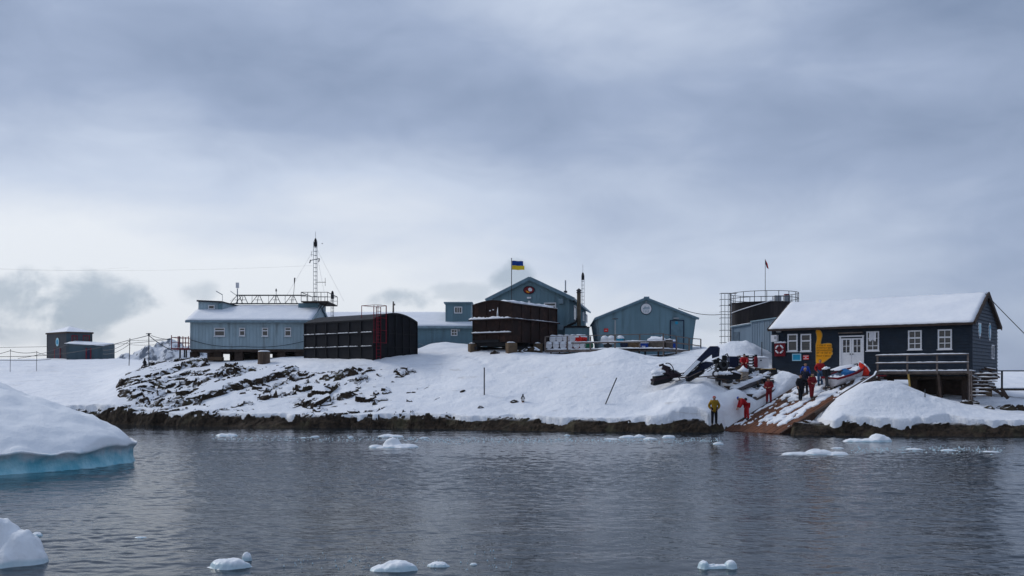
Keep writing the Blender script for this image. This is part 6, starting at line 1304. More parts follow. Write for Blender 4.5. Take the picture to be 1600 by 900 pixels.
for px, py, D, s, lab in ((1510, 626.5, 60.6, .35, 'flat dark rock showing at the back of the right snow bank'), (1522, 624, 61.5, .28, 'small dark rock in the snow under the walkway post'), (1545, 633.5, 59.8, .3, 'low dark stone at the edge of the snow bank left of the walkway post'), (1563, 630, 60.5, .22, 'round dark stone below the walkway'), (1577, 636, 60, .4, 'long dark rock at the right edge below the walkway'), (1597, 637.5, 60, .35, 'dark rock cut by the right edge of the view'), (1593, 631.5, 61, .3, 'thin dark stone above the rock at the right edge'),
        (732, 556, 78, .0, ''), (773, 556.5, 76, .32, 'lone dark stone in the snow below the rusty tank'), (812, 551.5, 75.5, .3, 'dark stone right of the near concrete block'), (822, 551, 76, .35, 'jagged dark stone between the concrete blocks'), (832, 552, 76, .5, 'broad dark rock at the foot of the upright concrete block'), (817, 636, 66.2, .0, ''),
        (804, 636, 66.5, .25, 'thin dark stone left of the lone penguin'), (751, 640, 66, .2, 'small flat stone low on the snow slope right of centre'), (724, 613.5, 69, .2, 'tiny stone on the open snow slope')):
    if s == 0: continue
    x = xpx(px, D); g = gz(x, D); t_ = MB(); r = random.Random(int(px)); n = 9; vs = []
    for j in range(4):
        for i in range(n): a = 2*math.pi*i/n; q_ = [1, .9, .5, .12][j]*(.75+.5*r.random()); vs.append((x+s*1.3*q_*math.cos(a), D+s*.7*q_*math.sin(a), g-.1+[0, .16, .27, .3][j]*(s/.3)*(.7+.5*r.random())))
    t_.add(vs, [(j*n+i, j*n+(i+1) % n, (j+1)*n+(i+1) % n, (j+1)*n+i) for j in range(3) for i in range(n)]+[tuple(3*n+i for i in range(n))]); tag(t_.build('rock', ROCK), lab, 'rock')
# ================================================================== posts
def pole(px0, py0, px1, py1, D, r, name, label, cat, mat=DSTEEL, cap=True, top=None):
    a = P(px0, py0, D); b_ = P(px1, py1, D); a.z = min(a.z, gz(a.x, a.y))-.3; t_ = thing(name, label, cat, a); MB().tube([a, b_], r, 7).build('shaft', mat, t_)
    if cap: MB().lathe([(r*1.3, -.02), (r*1.3, .02), (0, .04)], b_, 8).build('cap', mat, t_)
    return t_
pole(756.7, 618, 756.7, 575, 68.0, .045, 'marker_pole', 'straight dark marker pole standing alone in the middle of the snow slope', 'pole')
pole(943, 627, 963.3, 591, 64.2, .04, 'marker_pole', 'dark pole leaning right out of the snow below the timber deck', 'pole')
pole(1445.3, 628, 1445.3, 609, 59.6, .03, 'marker_stake', 'short dark stake in the snow bank in front of the boathouse deck', 'stake')
pole(1190.3, 560, 1190.3, 535, 73.5, .035, 'marker_stake', 'thin dark stake in the snow mound before the grey shed', 'stake')
t_ = pole(232.6, 571, 232.6, 521, 84, .04, 'cable_pole', 'tall thin cable pole with a small crossbar on the rocks left of the blue building', 'pole', DSTEEL); p = P(232.6, 521.5, 84); MB().bar(p-Vector((.25, 0, 0)), p+Vector((.22, 0, 0)), .06).cbox(p+Vector((0, 0, -.05)), (.16, .1, .2)).build('crossbar', DSTEEL, t_)
t_ = pole(201.5, 561, 203, 529, 110, .045, 'cable_pole', 'shorter dark cable pole left of the tall one with the crossbar', 'pole')
pole(15.8, 561, 16.4, 546, 120, .03, 'cable_pole', 'short thin cable pole near the left edge of the snow field', 'pole'); pole(57, 561, 57.5, 549, 118, .03, 'cable_pole', 'short thin cable pole just left of the dark hut', 'pole'); pole(280.5, 565, 281, 526, 83.5, .04, 'cable_pole', 'thin pole standing in front of the red landing', 'pole')
def cable(label, pts, r=.022):
    mb = MB()
    for (a, b_, sg) in pts: mb2 = catenary(P(*a), P(*b_), sg, r); k = len(mb.v); mb.v += mb2.v; mb.f += [tuple(i+k for i in f) for f in mb2.f]
    tag(mb.build('cable', DSTEEL, None, True), label, 'cable')
cable('thick cable climbing from the hut to the crossbar pole and down to the landing', [((-60, 556, 118), (57, 556, 118), .1), ((57, 556, 118), (203, 531, 110), .35), ((203, 531, 110), (232.6, 524, 84), .02), ((232.6, 524, 84), (270, 548, 84.3), .12)], .034)
cable('thin cable sagging between the two short poles left of the hut', [((-60, 558, 124), (16.2, 548, 120), .3), ((16.2, 548, 120), (57.3, 550, 118), .2), ((57.3, 550, 118), (76, 555, 140), .1)], .035)
cable('lowest thin cable lying just over the snow at the far left', [((-60, 562, 116), (57, 563, 116), .02), ((57, 563, 116), (80, 561, 140), .02)], .035)
cable('high straight wire running from the left edge over the hut to the landing', [((-60, 543, 125), (150, 539, 120), .1), ((150, 539, 120), (267, 530, 84.3), .1)], .025)
cable('cable crossing from the snow left of the hut up over its wall', [((28, 560, 119), (57, 555, 118), .03), ((57, 555, 118), (105, 538, 150), .1)], .03)
cable('middle wire between the hut and the short cable pole', [((161, 547, 150), (202, 533, 110), .35)], .03); cable('lower wire between the hut and the short cable pole', [((161, 553, 150), (202, 538, 110), .4)], .03)
cable('wire from the crossbar pole to the red landing rail', [((236, 524, 84), (268, 530, 84.4), .1)], .02); cable('level wire between the short cable pole and the red landing', [((203, 532, 110), (268, 529, 84.4), .05), ((203, 538.5, 110), (268, 536, 84.4), .12)], .02)
cable('dark cable sagging along the pale blue wall below the windows', [((297, 530.5, 84.9), (378, 541, 84.8), .25), ((378, 541, 84.8), (476, 533, 84.8), .25)], .025)
cable('cable from the blue shed roof to the ladder tower by the round tank', [((1060, 481.5, 79.8), (1128, 491, 90.5), .25), ((1128, 491, 90.5), (1143, 491.5, 89), .02)], .028)
cable('taut wire slanting down right from the boathouse ridge', [((1540, 459, 65.8), (1640, 560, 60), .05)], .028)
cable('long faint wire across the sky left of the lattice mast', [((-80, 416, 120), (488, 415, 89), .5)], .004); cable('second faint sky wire just below the longer one', [((-80, 413, 130), (200, 418, 118), .6)], .004)
pst = thing('mooring_bollard', 'thick weathered wooden bollard with a snow cap in front of the pale blue building', 'bollard', P(412.5, 569, 80.5)); c = P(412.5, 571, 80.5)
h = zpx(549.5, 80.5)-c.z; MB().lathe([(.56, -.3), (.54, .0), (.5, h*.5), (.5, h-.04), (.46, h), (0, h)], c, 16).build('post', pbr('old_timber', (.11, .075, .055), .9, .35, 3, bump=.6, bscale=5, dirt=(.03, .022, .02), dscale=1.5, damt=.8, streak=True), pst); MB().lathe([(.5, h), (.46, h+.06), (.3, h+.1), (0, h+.11)], c, 16).build('snow_cap', SNOW, pst, True)
for px0, px1, py0, py1, D, lab in ((257, 277, 592, 598, 80, 'flat concrete slab showing among the snowy rocks'), (203, 218, 609, 616, 75, 'small squared block at the left end of the rocks')):
    a = xpx(px0, D); b_ = xpx(px1, D); t_ = thing('block', lab, 'block', ((a+b_)/2, D, zpx(py1, D))); MB().box(a, b_, D, D+1, zpx(py1, D)-.5, zpx(py0, D)).build('block', CONC, t_); MB().snow((a-.03, D-.05, zpx(py0, D)), (b_+.03, D-.05, zpx(py0, D)), (b_+.03, D+1, zpx(py0, D)), (a-.03, D+1, zpx(py0, D)), .1, .2, .02).build('snow_cap', SNOW, t_, True)
# ================================================================== people
def skin_obj(name, pts, edges, radii, mat, parent=None, sub=1, roots=(0,)):
    me = bpy.data.meshes.new(name+'_s'); me.from_pydata([tuple(p) for p in pts], edges, []); me.update()
    o = bpy.data.objects.new(name+'_s', me); sc.collection.objects.link(o)
    md = o.modifiers.new('skin', 'SKIN'); md.use_smooth_shade = True
    ms = o.modifiers.new('sub', 'SUBSURF'); ms.levels = sub; ms.render_levels = sub
    for i, r in enumerate(radii):
        v = me.skin_vertices[0].data[i]; v.radius = (r, r) if not isinstance(r, tuple) else r; v.use_root = i in roots
    dg = bpy.context.evaluated_depsgraph_get(); ev = o.evaluated_get(dg); nm = bpy.data.meshes.new_from_object(ev)
    bpy.data.objects.remove(o); nm.materials.clear(); nm.materials.append(mat)
    off = WL[parent.name] if parent else Vector()
    nm.transform(Matrix.Translation(-off)); nm.polygons.foreach_set('use_smooth', [True]*len(nm.polygons))
    r_ = bpy.data.objects.new(name, nm); sc.collection.objects.link(r_)
    if parent: r_.parent = parent
    WL[r_.name] = off; return r_
SKINM = pbr('skin', (.42, .24, .17), .6, .08, 8)
def person(label, pos, yaw, jacket, trousers, boots=None, hat=None, hair=None, bend=0, arms='down', step=.1, H=1.76, hood=None, sit=False, band=None, coat=False, headdown=0, lean=0, pack=None):
    """yaw 0 faces away from the camera (+y)"""
    k = H/1.76; M = Matrix.Translation(pos) @ Matrix.Rotation(R_(yaw), 4, 'Z') @ Matrix.Scale(k, 4)
    hipz = .93 if not sit else .48; B = Matrix.Translation((0, 0, hipz)) @ Matrix.Rotation(R_(-bend), 4, 'X') @ Matrix.Translation((0, 0, -hipz))
    def U(x, y, z): return M @ (B @ Vector((x, y, z+(0 if not sit else -.45))))
    def G_(x, y, z): return M @ Vector((x, y, z))
    t_ = thing('person', label, 'person', pos)
    J = {}; J['pel'] = U(0, 0, .95); J['sp'] = U(0, .01, 1.12); J['ch'] = U(0, .0, 1.32); J['nk'] = U(0, 0, 1.47)
    hd = Matrix.Rotation(R_(-headdown), 4, 'X'); hv = lambda x, y, z: U(0, 0, 1.5)+(M.to_3x3() @ (B.to_3x3() @ (hd.to_3x3() @ Vector((x, y, z)))))
    J['hb'] = hv(0, .02, .05); J['hm'] = hv(0, .025, .13); J['ht'] = hv(0, .01, .21)
    for s, nm in ((-1, 'l'), (1, 'r')):
        J['sh'+nm] = U(s*.17, 0, 1.41)
        if arms == 'down': J['el'+nm] = U(s*.26, -.02, 1.15); J['wr'+nm] = U(s*.27, .08, .92)
        elif arms == 'front': J['el'+nm] = U(s*.27, .04, 1.15); J['wr'+nm] = U(s*.13, .27, 1.10)
        elif arms == 'pocket': J['el'+nm] = U(s*.31, -.08, 1.15); J['wr'+nm] = U(s*.2, .08, .97)
        elif arms == 'reach': J['el'+nm] = U(s*.24, .24, 1.27); J['wr'+nm] = U(s*.16, .48, 1.22)
        elif arms == 'side': J['el'+nm] = U(s*.30, .02, 1.17) if s > 0 else U(-.40, .10, 1.28); J['wr'+nm] = U(s*.3, .15, .95) if s > 0 else U(-.62, .16, 1.34)
        d = (J['wr'+nm]-J['el'+nm]).normalized(); J['pa'+nm] = J['wr'+nm]+d*.07*k
        J['hp'+nm] = U(s*.09, 0, .93) if not sit else G_(s*.1, 0, .48)
        if sit: J['kn'+nm] = G_(s*.14, .42, .50); J['an'+nm] = G_(s*.13, .46, .09); J['to'+nm] = G_(s*.14, .62, .045)
        else:
            st_ = s*step; J['kn'+nm] = G_(s*.11, st_*.6+.03, .5); J['an'+nm] = G_(s*.12, st_, .09); J['to'+nm] = G_(s*.13, st_+.17, .045)
    def build(name, chain, mat, sub=1, grow=0):
        names = []; pts = []; rad = []; ed = []
        for seq in chain:
            prev = None
            for a, r in seq:
                if a not in names: names.append(a); pts.append(J[a] if isinstance(a, str) else a); rad.append((r+grow)*k)
                i = names.index(a)
                if prev is not None: ed.append((prev, i))
                prev = i
        return skin_obj(name, pts, ed, rad, mat, t_, sub)
    # body: one continuous figure, hands with five fingers
    ch = [[('pel', .13), ('sp', .12), ('ch', .135), ('nk', .058), ('hb', .075), ('hm', .098), ('ht', .072)]]
    for nm in 'lr':
        d = (J['pa'+nm]-J['wr'+nm]).normalized(); sd = d.cross(Vector((0, 0, 1))); sd = sd.normalized() if sd.length > .1 else M.to_3x3() @ Vector((0, 1, 0)); sd.normalize()
        ch.append([('ch', .135), ('sh'+nm, .075), ('el'+nm, .045), ('wr'+nm, .028), ('pa'+nm, .036)])
        for q in range(4):
            b0 = 'f%s%d' % (nm, q); J[b0] = J['pa'+nm]+sd*(q-1.5)*.024*k+d*.03*k; J[b0+'t'] = J[b0]+d*(.07-.008*abs(q-1.5))*k-Vector((0, 0, .012)); ch.append([('pa'+nm, .036), (b0, .011), (b0+'t', .009)])
        J['t'+nm] = J['wr'+nm]+d*.03*k+sd*.05*k; J['t'+nm+'t'] = J['t'+nm]+d*.045*k+sd*.015*k; ch.append([('wr'+nm, .028), ('t'+nm, .013), ('t'+nm+'t', .01)])
        ch.append([('pel', .13), ('hp'+nm, .09), ('kn'+nm, .055), ('an'+nm, .04), ('to'+nm, .035)])
    build('body', ch, SKINM)
    ja = [[('pel', .165 if not coat else .19), ('sp', .155), ('ch', .165), ('nk', .075)]]
    for nm in 'lr': ja.append([('ch', .165), ('sh'+nm, .10), ('el'+nm, .07), ('wr'+nm, .052)])
    if coat: J['hem'] = U(0, 0, .72); ja[0] = [('hem', .2)]+ja[0]
    build('jacket', ja, jacket, 1, .022)
    tr = [[('pel', .15)]]
    for nm in 'lr': tr.append([('pel', .15), ('hp'+nm, .11), ('kn'+nm, .078), ('an'+nm, .062)])
    build('trousers', tr, trousers, 1, .014)
    for nm in 'lr':
        J['an2'+nm] = J['an'+nm]+Vector((0, 0, .1*k)); J['hl'+nm] = J['an'+nm]+(J['an'+nm]-J['to'+nm])*.2-Vector((0, 0, .03*k))
        build('boot', [[('an2'+nm, .065), ('an'+nm, .066), ('to'+nm, .05)]], boots or BLACK)
    # face
    f = lambda x, y, z: hv(x, y, z)
    mb = MB(); mb.add([f(-.013, .115, .12), f(.013, .115, .12), f(0, .145, .105), f(0, .11, .155)], [(0, 1, 2), (0, 2, 3), (1, 3, 2)]); mb.build('nose', SKINM, t_)
    mb = MB()
    for s in (-1, 1): mb.cbox(f(s*.034, .108, .145), (.02, .02, .012), M.to_3x3().normalized().to_4x4())
    mb.build('eye', BLACK, t_)
    mb = MB(); mb.cbox(f(0, .108, .075), (.045, .02, .01), M.to_3x3().normalized().to_4x4()); mb.build('mouth', REDD, t_)
    mb = MB()
    for s in (-1, 1): mb.lathe([(0, -.01), (.02, -.005), (.022, .01), (0, .015)], f(s*.095, .01, .125), 8, M.to_3x3().normalized().to_4x4() @ Matrix.Rotation(R_(90), 4, 'Y'))
    mb.build('ear', SKINM, t_)
    if hat or hood: J['c1'] = hv(0, -.015, .10 if hood else .155); J['c2'] = hv(0, -.02, .17); J['c3'] = hv(0, -.01, .235); build('hood' if hood else 'hat', [[('c1', .11), ('c2', .115), ('c3', .065)]], hood or hat)
    if hair: J['c1'] = hv(0, -.03, .12); J['c2'] = hv(0, -.02, .19); J['c3'] = hv(0, .0, .235); build('hair', [[('c1', .09), ('c2', .1), ('c3', .06)]], hair)
    if band: J['b1'] = U(-.14, .0, 1.43); J['b2'] = U(0, -.06, 1.45); J['b3'] = U(.14, 0, 1.43); build('collar', [[('b1', .075), ('b2', .09), ('b3', .075)]], band)
    if pack: J['k1'] = U(0, -.2, 1.1); J['k2'] = U(0, -.22, 1.35); build('backpack', [[('k1', .14), ('k2', .13)]], pack)
    return t_
CY = pbr('mustard_jacket', (.30, .17, .010), .7, .25, 6); CR = pbr('red_suit', (.17, .008, .014), .65, .25, 6); CRB = pbr('bright_red_suit', (.36, .008, .014), .65, .2, 6); CB = pbr('black_cloth', (.010, .011, .016), .75, .3, 6)
CBL = pbr('blue_jacket', (.012, .06, .36), .6, .2, 6); JEAN = pbr('jeans', (.05, .11, .20), .8, .25, 6); NEON = pbr('neon_yellow', (.55, .75, .02), .6, .1, 6); HAIRD = pbr('dark_hair', (.018, .012, .01), .8); HAIRG = pbr('grey_hair', (.32, .30, .29), .8); DNAVY = pbr('dark_navy_cloth', (.012, .016, .035), .75, .3, 6)
def rp(px, py): return onplane(px, py, r0, rn)
person('person in a mustard yellow jacket and red hood at the water edge', P(1116, 664.5, 60.0), 175, CY, CB, hood=CRB, arms='pocket', step=.05, H=1.86, band=CB, headdown=15, coat=True)
person('person in bright red suit bending over left beside the bottom of the slipway', rp(1167, 656.5), 95, CRB, CRB, hat=ROYAL, bend=48, arms='reach', step=.06, band=NEON, headdown=25, pack=CB, H=1.86)
person('person in a dark red suit standing alone at the left edge of the slipway', rp(1201.5, 631), 150, CR, CR, hair=HAIRD, arms='front', step=.06, headdown=25, band=DNAVY, pack=DNAVY)
person('person all in black standing with back half turned in the middle of the slipway', rp(1250.5, 626.5), 200, CB, CB, hat=HAIRD, arms='side', step=.08, coat=True)
person('grey haired person in dark clothes standing behind the person in black', rp(1258, 617), 140, DNAVY, CB, hair=HAIRG, arms='pocket', step=.05, coat=True, H=1.84)
person('person in a bright blue jacket and black hat at the back of the group', rp(1258.5, 606.5), 175, CBL, DNAVY, hat=CB, arms='down', step=.05, H=1.74)
person('person in red with a neon yellow collar standing upright beside the person in black', rp(1268, 623), 190, CR, CR, hat=CB, bend=12, arms='front', step=.14, band=NEON, H=1.72)
person('person in a red jacket and blue jeans standing in front of the yellow thumb sign', rp(1281.5, 603), 170, CRB if False else pbr('red_jacket', (.33, .010, .014), .65, .2, 6), JEAN, hair=HAIRD, arms='pocket', step=.06, H=1.8)
person('person in a bright red jacket sitting by the navy bin', P(1163, 581.5, 68.2), 165, CRB, CR, hair=HAIRD, arms='reach', sit=True, bend=14, H=1.8, headdown=18)
# penguins
def penguin(px, py, D, label, h=.62, yaw=0):
    x = xpx(px, D); p = Vector((x, D, max(gz(x, D), zpx(py, D) if abs(gz(x, D)-zpx(py, D)) < .4 else gz(x, D)))); M = Matrix.Translation(p) @ Matrix.Rotation(R_(yaw), 4, 'Z') @ Matrix.Scale(h/.7, 4)
    t_ = thing('penguin', label, 'penguin', p, 'penguins standing on the shore'); V = lambda a, b_, c: M @ Vector((a, b_, c))
    PB = pbr('penguin_black', (.014, .014, .018), .7, .2, 8); PW = pbr('penguin_white', (.7, .68, .66), .7, .08, 8)
    skin_obj('body', [V(0, 0, .18), V(0, 0, .05), V(0, .01, .38), V(0, .02, .5), V(0, .04, .6), V(0, .06, .66), V(0, .13, .64), V(-.1, 0, .42), V(-.17, .02, .24), V(.1, 0, .42), V(.17, .02, .24), V(0, -.16, .06)], [(0, 1), (0, 2), (2, 3), (3, 4), (4, 5), (5, 6), (2, 7), (7, 8), (2, 9), (9, 10), (1, 11)], [.125*h/.7, .1*h/.7, .10*h/.7, .065*h/.7, .058*h/.7, .045*h/.7, .012, .03, .018, .03, .018, .02], PB, t_)
    skin_obj('belly', [V(0, .05, .2), V(0, .04, .1), V(0, .055, .36), V(0, .05, .46)], [(0, 1), (0, 2), (2, 3)], [.10*h/.7, .08*h/.7, .075*h/.7, .04*h/.7], PW, t_)
    MB(M).cbox((-.06, .05, .015), (.06, .13, .03)).cbox((.06, .05, .015), (.06, .13, .03)).build('foot', pbr('orange_feet', (.5, .2, .06)), t_); return t_
penguin(226, 573, 84, 'dark penguin standing on the top of the rocks left of the tall cable pole', .75, 30); penguin(273, 573, 83, 'pale bellied penguin on the snowy rocks below the red landing', .6, 180); penguin(817, 637, 66.2, 'lone penguin low on the middle snow slope', .6, 190); penguin(1013, 655, 61.4, 'tiny penguin at the snow edge right of centre', .001, 0) if False else None
# ================================================================== ice
def ice_mat(name, lvl, icol=((.13, .46, .58), (.40, .72, .81))):
    m = bpy.data.materials.new(name); m.use_nodes = True; t = NT(m.node_tree); b = t.n['Principled BSDF']
    g = t.new('ShaderNodeNewGeometry'); s = t.new('ShaderNodeSeparateXYZ'); t.put(s, 0, g.outputs['Position']); sn = t.new('ShaderNodeSeparateXYZ'); t.put(sn, 0, g.outputs['Normal'])
    pos = g.outputs['Position']; n = t.noise(t.mapv(pos, (1, 1, .6)), 1.6, 5, .6); n2 = t.noise(t.mapv(pos, (.8, .8, .8)), 1.6, 5, .6)
    zz = t.m('ADD', s.outputs[2], t.m('MULTIPLY', t.m('SUBTRACT', n, .5), lvl*1.1)); f = t.rng(zz, lvl*.45, lvl*1.1); f = t.m('MAXIMUM', f, t.rng(sn.outputs[2], .72, .9))
    ic = t.mix(t.rng(n2, .3, .7), *icol); t.put(b, 'Base Color', t.mix(f, ic, (.83, .86, .89)))
    t.put(b, 'Roughness', t.rng(f, 0, 1, .28, .6)); b.inputs['Specular IOR Level'].default_value = .3
    bn = t.new('ShaderNodeBump'); bn.inputs['Strength'].default_value = .8; bn.inputs['Distance'].default_value = 1
    t.put(bn, 'Height', t.m('ADD', t.m('MULTIPLY', t.noise(pos, 1.2, 5, .6), .10), t.m('MULTIPLY', t.noise(pos, 9, 4, .6), .012))); t.l.new(bn.outputs[0], b.inputs['Normal']); return m
ICEB = ice_mat('iceberg_ice', .72); ICES = ice_mat('floe_ice', .04, ((.45, .66, .74), (.62, .76, .82))); ICEF = ice_mat('clear_floe_ice', .12, ((.40, .56, .63), (.60, .70, .75)))
# big berg: plan outline, wall, dome
OUT = [(-50, 30), (-32, 29), (-23, 30.4), (-17.6, 32.9), (-15.8, 35.0), (-15.1, 37.4), (-15.15, 38.4), (-16.0, 40.2), (-18.4, 43), (-21.5, 47), (-26, 51), (-34, 55), (-52, 52), (-56, 40)]
def resample(pl, n):
    pl = [Vector(p) for p in pl]; L = [0]
    for i in range(len(pl)): L.append(L[-1]+(pl[(i+1) % len(pl)]-pl[i]).length)
    o = []
    for k in range(n):
        s = L[-1]*k/n; i = max(j for j in range(len(pl)) if L[j] <= s); f = (s-L[i])/(L[i+1]-L[i]); o.append(pl[i].lerp(pl[(i+1) % len(pl)], f))
    return o
NB = 520; ring = resample(OUT, NB)
for _ in range(6): ring = [(ring[i-1]+ring[i]*2+ring[(i+1) % NB])/4 for i in range(NB)]
cen = Vector((-34, 42)); vs = []; rows = []
nrm = []
for i in range(NB): t_ = (ring[(i+1) % NB]-ring[i-1]).normalized(); nrm.append(Vector((t_.y, -t_.x)))
arcl = np.cumsum([0]+[(ring[(i+1) % NB]-ring[i]).length for i in range(NB)])[:NB]
flute = fbm(arcl*.4, arcl*0+1.5, 201, 5)*1.6; lipn = fbm(arcl*.8, arcl*0+8, 211, 4); topn = fbm(arcl*.3, arcl*0+3, 221, 3)
WALLH = .74
for j, (zf, off) in enumerate([(-.6, .05), (-.05, .10), (.05, .02), (.3, -.05), (.6, -.07), (.85, -.02), (.95, .08), (1.02, .12), (1.12, .08)]):
    for i in range(NB):
        zt_ = (WALLH+.14*topn[i]+.24*lipn[i]*(zf > .8)); z = zf*zt_ if zf > 0 else zf
        o = off+.22*flute[i]*(.4+.6*min(1, max(0, zf+.2)))*(1 if zf < .9 else .6)
        p = ring[i]+nrm[i]*o; vs.append((p.x, p.y, z))
NR = 60
for j in range(1, NR+1):
    f = (j/NR)**1.5
    for i in range(NB):
        b0 = Vector(vs[8*NB+i][:2]); p = b0.lerp(cen, f); d = (p-b0).length
        z = vs[8*NB+i][2]*1.0+.20*(1-math.exp(-d/.35))+.375*d-.0065*d*d*(1 if d < 24 else 0)+(0 if d < 24 else -.0065*576)
        z += float(0)
        vs.append((p.x, p.y, z))
arr = np.array(vs); k0 = 9*NB; X = arr[k0:, 0]; Y = arr[k0:, 1]; arr[k0:, 2] += fbm(X*.22, Y*.22, 231, 3)*.38+fbm(X*.9, Y*.9, 241, 5)*.26
NR_T = 9+NR; mb = MB(); mb.v = [Vector(v) for v in arr]; mb.f = [(j*NB+i, j*NB+(i+1) % NB, (j+1)*NB+(i+1) % NB, (j+1)*NB+i) for j in range(NR_T-1) for i in range(NB)]
tag(mb.build('iceberg', ICEB, None, True), 'big snow domed iceberg with a blue ice wall filling the left edge', 'iceberg')
def floe(label, D, px, w_, h, d, seed, lobes, mat=ICES, name='ice_floe', cat='ice floe', group='small ice floes drifting on the water'):
    """lobes: (dx, dy, rx, ry, rz) in units of half width; merged into one lumpy top surface"""
    cx0 = xpx(px, D); N = 56; Mn = 34; X, Y = np.meshgrid(np.linspace(-1.25, 1.25, N), np.linspace(-1.25, 1.25, Mn)); h = h*.8; Zt = np.full(X.shape, -1.0)
    wob = fbm(X*1.6+seed, Y*1.6, 300+seed, 3)
    for dx, dy, rx_, ry_, rz_ in lobes:
        q = ((X-dx)/rx_)**2+((Y-dy)/ry_)**2+wob*.45; Zt = np.maximum(Zt, rz_*np.sqrt(np.clip(1-q, 0, None))-.25*np.clip(q-1, 0, 4)-.02)
    Zt = Zt*h+fbm(X*4, Y*4, 310+seed, 3)*h*.14+blocky(X*2.6+seed, Y*2.6, 330)*h*(.09 if mat is ICEF else .26); Zt = np.maximum(Zt, -.25)
    mb = MB(); mb.v = [Vector((cx0+x*w_/2, D+y*d/2, z)) for x, y, z in zip(X.ravel(), Y.ravel(), Zt.ravel())]; mb.f = [(j*N+i, j*N+i+1, (j+1)*N+i+1, (j+1)*N+i) for j in range(Mn-1) for i in range(N-1) if max(Zt[j, i], Zt[j+1, i], Zt[j, i+1], Zt[j+1, i+1]) > -.2]
    o = mb.build(name, mat, None, True); tag(o, label, cat, group); return o
fl_d = lambda y: EYE*F/(y-HZ)
floe('smooth white bergy lump cut by the bottom left corner', fl_d(880), 10, 1.45, .92, 1.1, 1, [(-.25, .1, .62, .8, 1.0), (.35, 0, .5, .7, .78), (.62, -.1, .36, .6, .42), (.1, -.3, .8, .6, .6)], ICEF, 'ice_lump', 'ice lump')
floe('small grey ice lump just behind the bottom left bergy lump', fl_d(838), 57, .32, .10, .3, 2, [(0, 0, .9, .8, 1)], ICEF)
floe('long low white floe at the bottom left beside a ball of ice', fl_d(886), 360, .66, .19, .5, 3, [(-.1, 0, 1.0, .8, 1), (.5, .2, .5, .5, .6)], ICEF)
floe('round ball of ice standing behind the bottom left floe', fl_d(876), 386, .2, .2, .18, 4, [(0, 0, .85, .85, 1)], ICEF)
floe('broad smooth white floe at the bottom centre', fl_d(892), 618, .82, .22, .6, 5, [(.1, .1, .8, .7, 1), (-.4, 0, .7, .6, .6)], ICEF)
floe('small round topped floe just right of the broad bottom centre floe', fl_d(886), 685, .42, .12, .35, 6, [(0, 0, 1, .8, 1)], ICEF)
floe('tiny ice chip right of the bottom centre floes', fl_d(883), 740, .15, .05, .14, 7, [(0, 0, .9, .8, 1)], ICEF)
floe('saddle shaped floe with two raised ends at the bottom right', fl_d(887), 1120, .62, .15, .35, 8, [(-.75, 0, .3, .7, 1), (.75, 0, .34, .7, 1), (0, 0, .8, .6, .5)], ICEF)
floe('flat white floe with a mushroom knob, left of centre', fl_d(699), 615, 2.35, .32, 1.3, 9, [(.3, 0, .72, .7, .55), (-.2, 0, .5, .6, .4), (-.8, 0, .25, .4, .5), (-.1, .3, .38, .4, 1.7)], ICES)
floe('thin floe just beyond the mushroom topped floe', fl_d(682.5), 610, 1.5, .16, .9, 10, [(-.4, 0, .5, .6, 1), (.4, 0, .6, .6, .8), (-.1, .2, .4, .5, 1.2)])
floe('blue sided ice block on a flat floe at the right', fl_d(690), 1355, 2.5, .42, 1.4, 11, [(-.5, 0, .6, .6, .45), (.1, -.1, .6, .6, .5), (.5, .1, .44, .6, 1.35), (.75, 0, .3, .5, .9)], ICEF)
floe('slim white floe with a low hump right of centre', fl_d(710), 1273, 2.6, .25, 1.1, 12, [(-.6, 0, .5, .5, .4), (.15, 0, .45, .6, 1.1), (.6, 0, .5, .5, .6)])
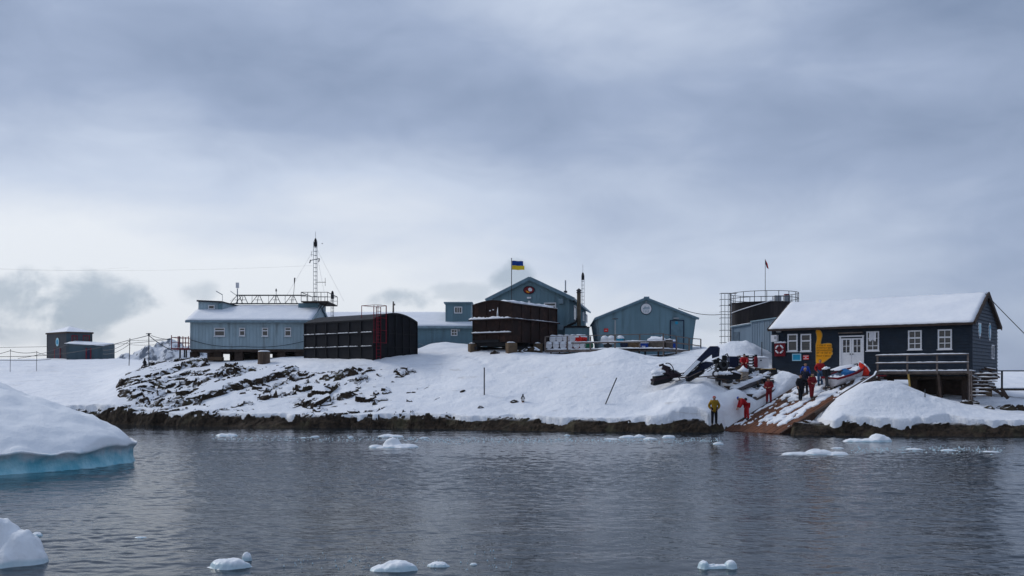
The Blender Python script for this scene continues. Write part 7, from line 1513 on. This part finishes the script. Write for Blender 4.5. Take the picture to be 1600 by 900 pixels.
for k, (px, y, w_, h, lab) in enumerate([(354, 681, 1.3, .18, 'short flat floe near the far shore at the left'), (492, 683, .55, .1, 'tiny floe on the far water below the black tank'), (548, 684, .4, .12, 'tiny floe left of the thin far floe'), (474, 684.5, .35, .07, 'ice chip left of the tiny floe below the black tank'),
        (886, 680.5, .35, .08, 'ice chip near shore right of centre'), (954, 686, .8, .06, 'leftmost low floe in the row right of centre'), (979, 684, 1.0, .16, 'second low floe in the row right of centre'), (998, 683.5, .8, .18, 'third low floe in the row right of centre'), (1016, 687, .9, .16, 'nearest low floe in the row right of centre'), (1045, 684, .8, .18, 'rightmost low floe in the row right of centre'),
        (1122, 694.5, .6, .14, 'tiny floe off the foot of the slipway'), (1308, 700.5, .7, .06, 'ice chip beside the slim white floe'), (1428, 703, .9, .10, 'small floe in the brash ice at the right'), (1482, 704, .7, .08, 'small floe farther right in the brash ice'), (1547, 706, .7, .05, 'last ice chip at the right end of the brash ice'), (663, 684.5, .5, .08, 'ice chip right of the thin far floe'), (220, 840, .25, .03, 'thin grey ice plate low on the left water'), (1003, 881, .0, 0, '')]):
    if w_: floe(lab, fl_d(y), px, w_, h, w_*.6, 20+k, [(0, 0, .9, .7, 1), (.45, .1, .5, .5, .7)])
floe('white ice fang stranded on the dark shore rock right of centre', 64.0, 833, .75, .62, .6, 50, [(-.2, .1, .4, .5, 1.4), (.3, 0, .6, .5, .7)], SNOW, 'stranded_ice', 'stranded ice', None).location.z += .12
# brash: streaks of tiny ice crumbs that nobody could count
r = random.Random(5); mb = MB()
def crumbs(px0, px1, y0, y1, n, s0, s1):
    for _ in range(n):
        px = r.uniform(px0, px1); y = r.gauss((y0+y1)/2, (y1-y0)/4); D = fl_d(y); x = xpx(px, D); s = r.uniform(s0, s1)
        a = r.uniform(0, 3); k = 5; vs = [(x+s*math.cos(a+i*2*math.pi/k)*r.uniform(.7, 1.3), D+s*.8*math.sin(a+i*2*math.pi/k), .0) for i in range(k)]+[(x, D, .035+s*.1)]
        mb.add(vs, [(i, (i+1) % k, k) for i in range(k)])
crumbs(660, 1130, 684, 693, 700, .015, .05); crumbs(1330, 1570, 698, 708, 230, .015, .05); crumbs(330, 660, 682, 690, 260, .02, .06); crumbs(430, 800, 860, 898, 90, .006, .016)
tag(mb.build('brash_ice', ICES), 'streaks of fine ice crumbs floating on the water', 'brash ice', None, 'stuff')
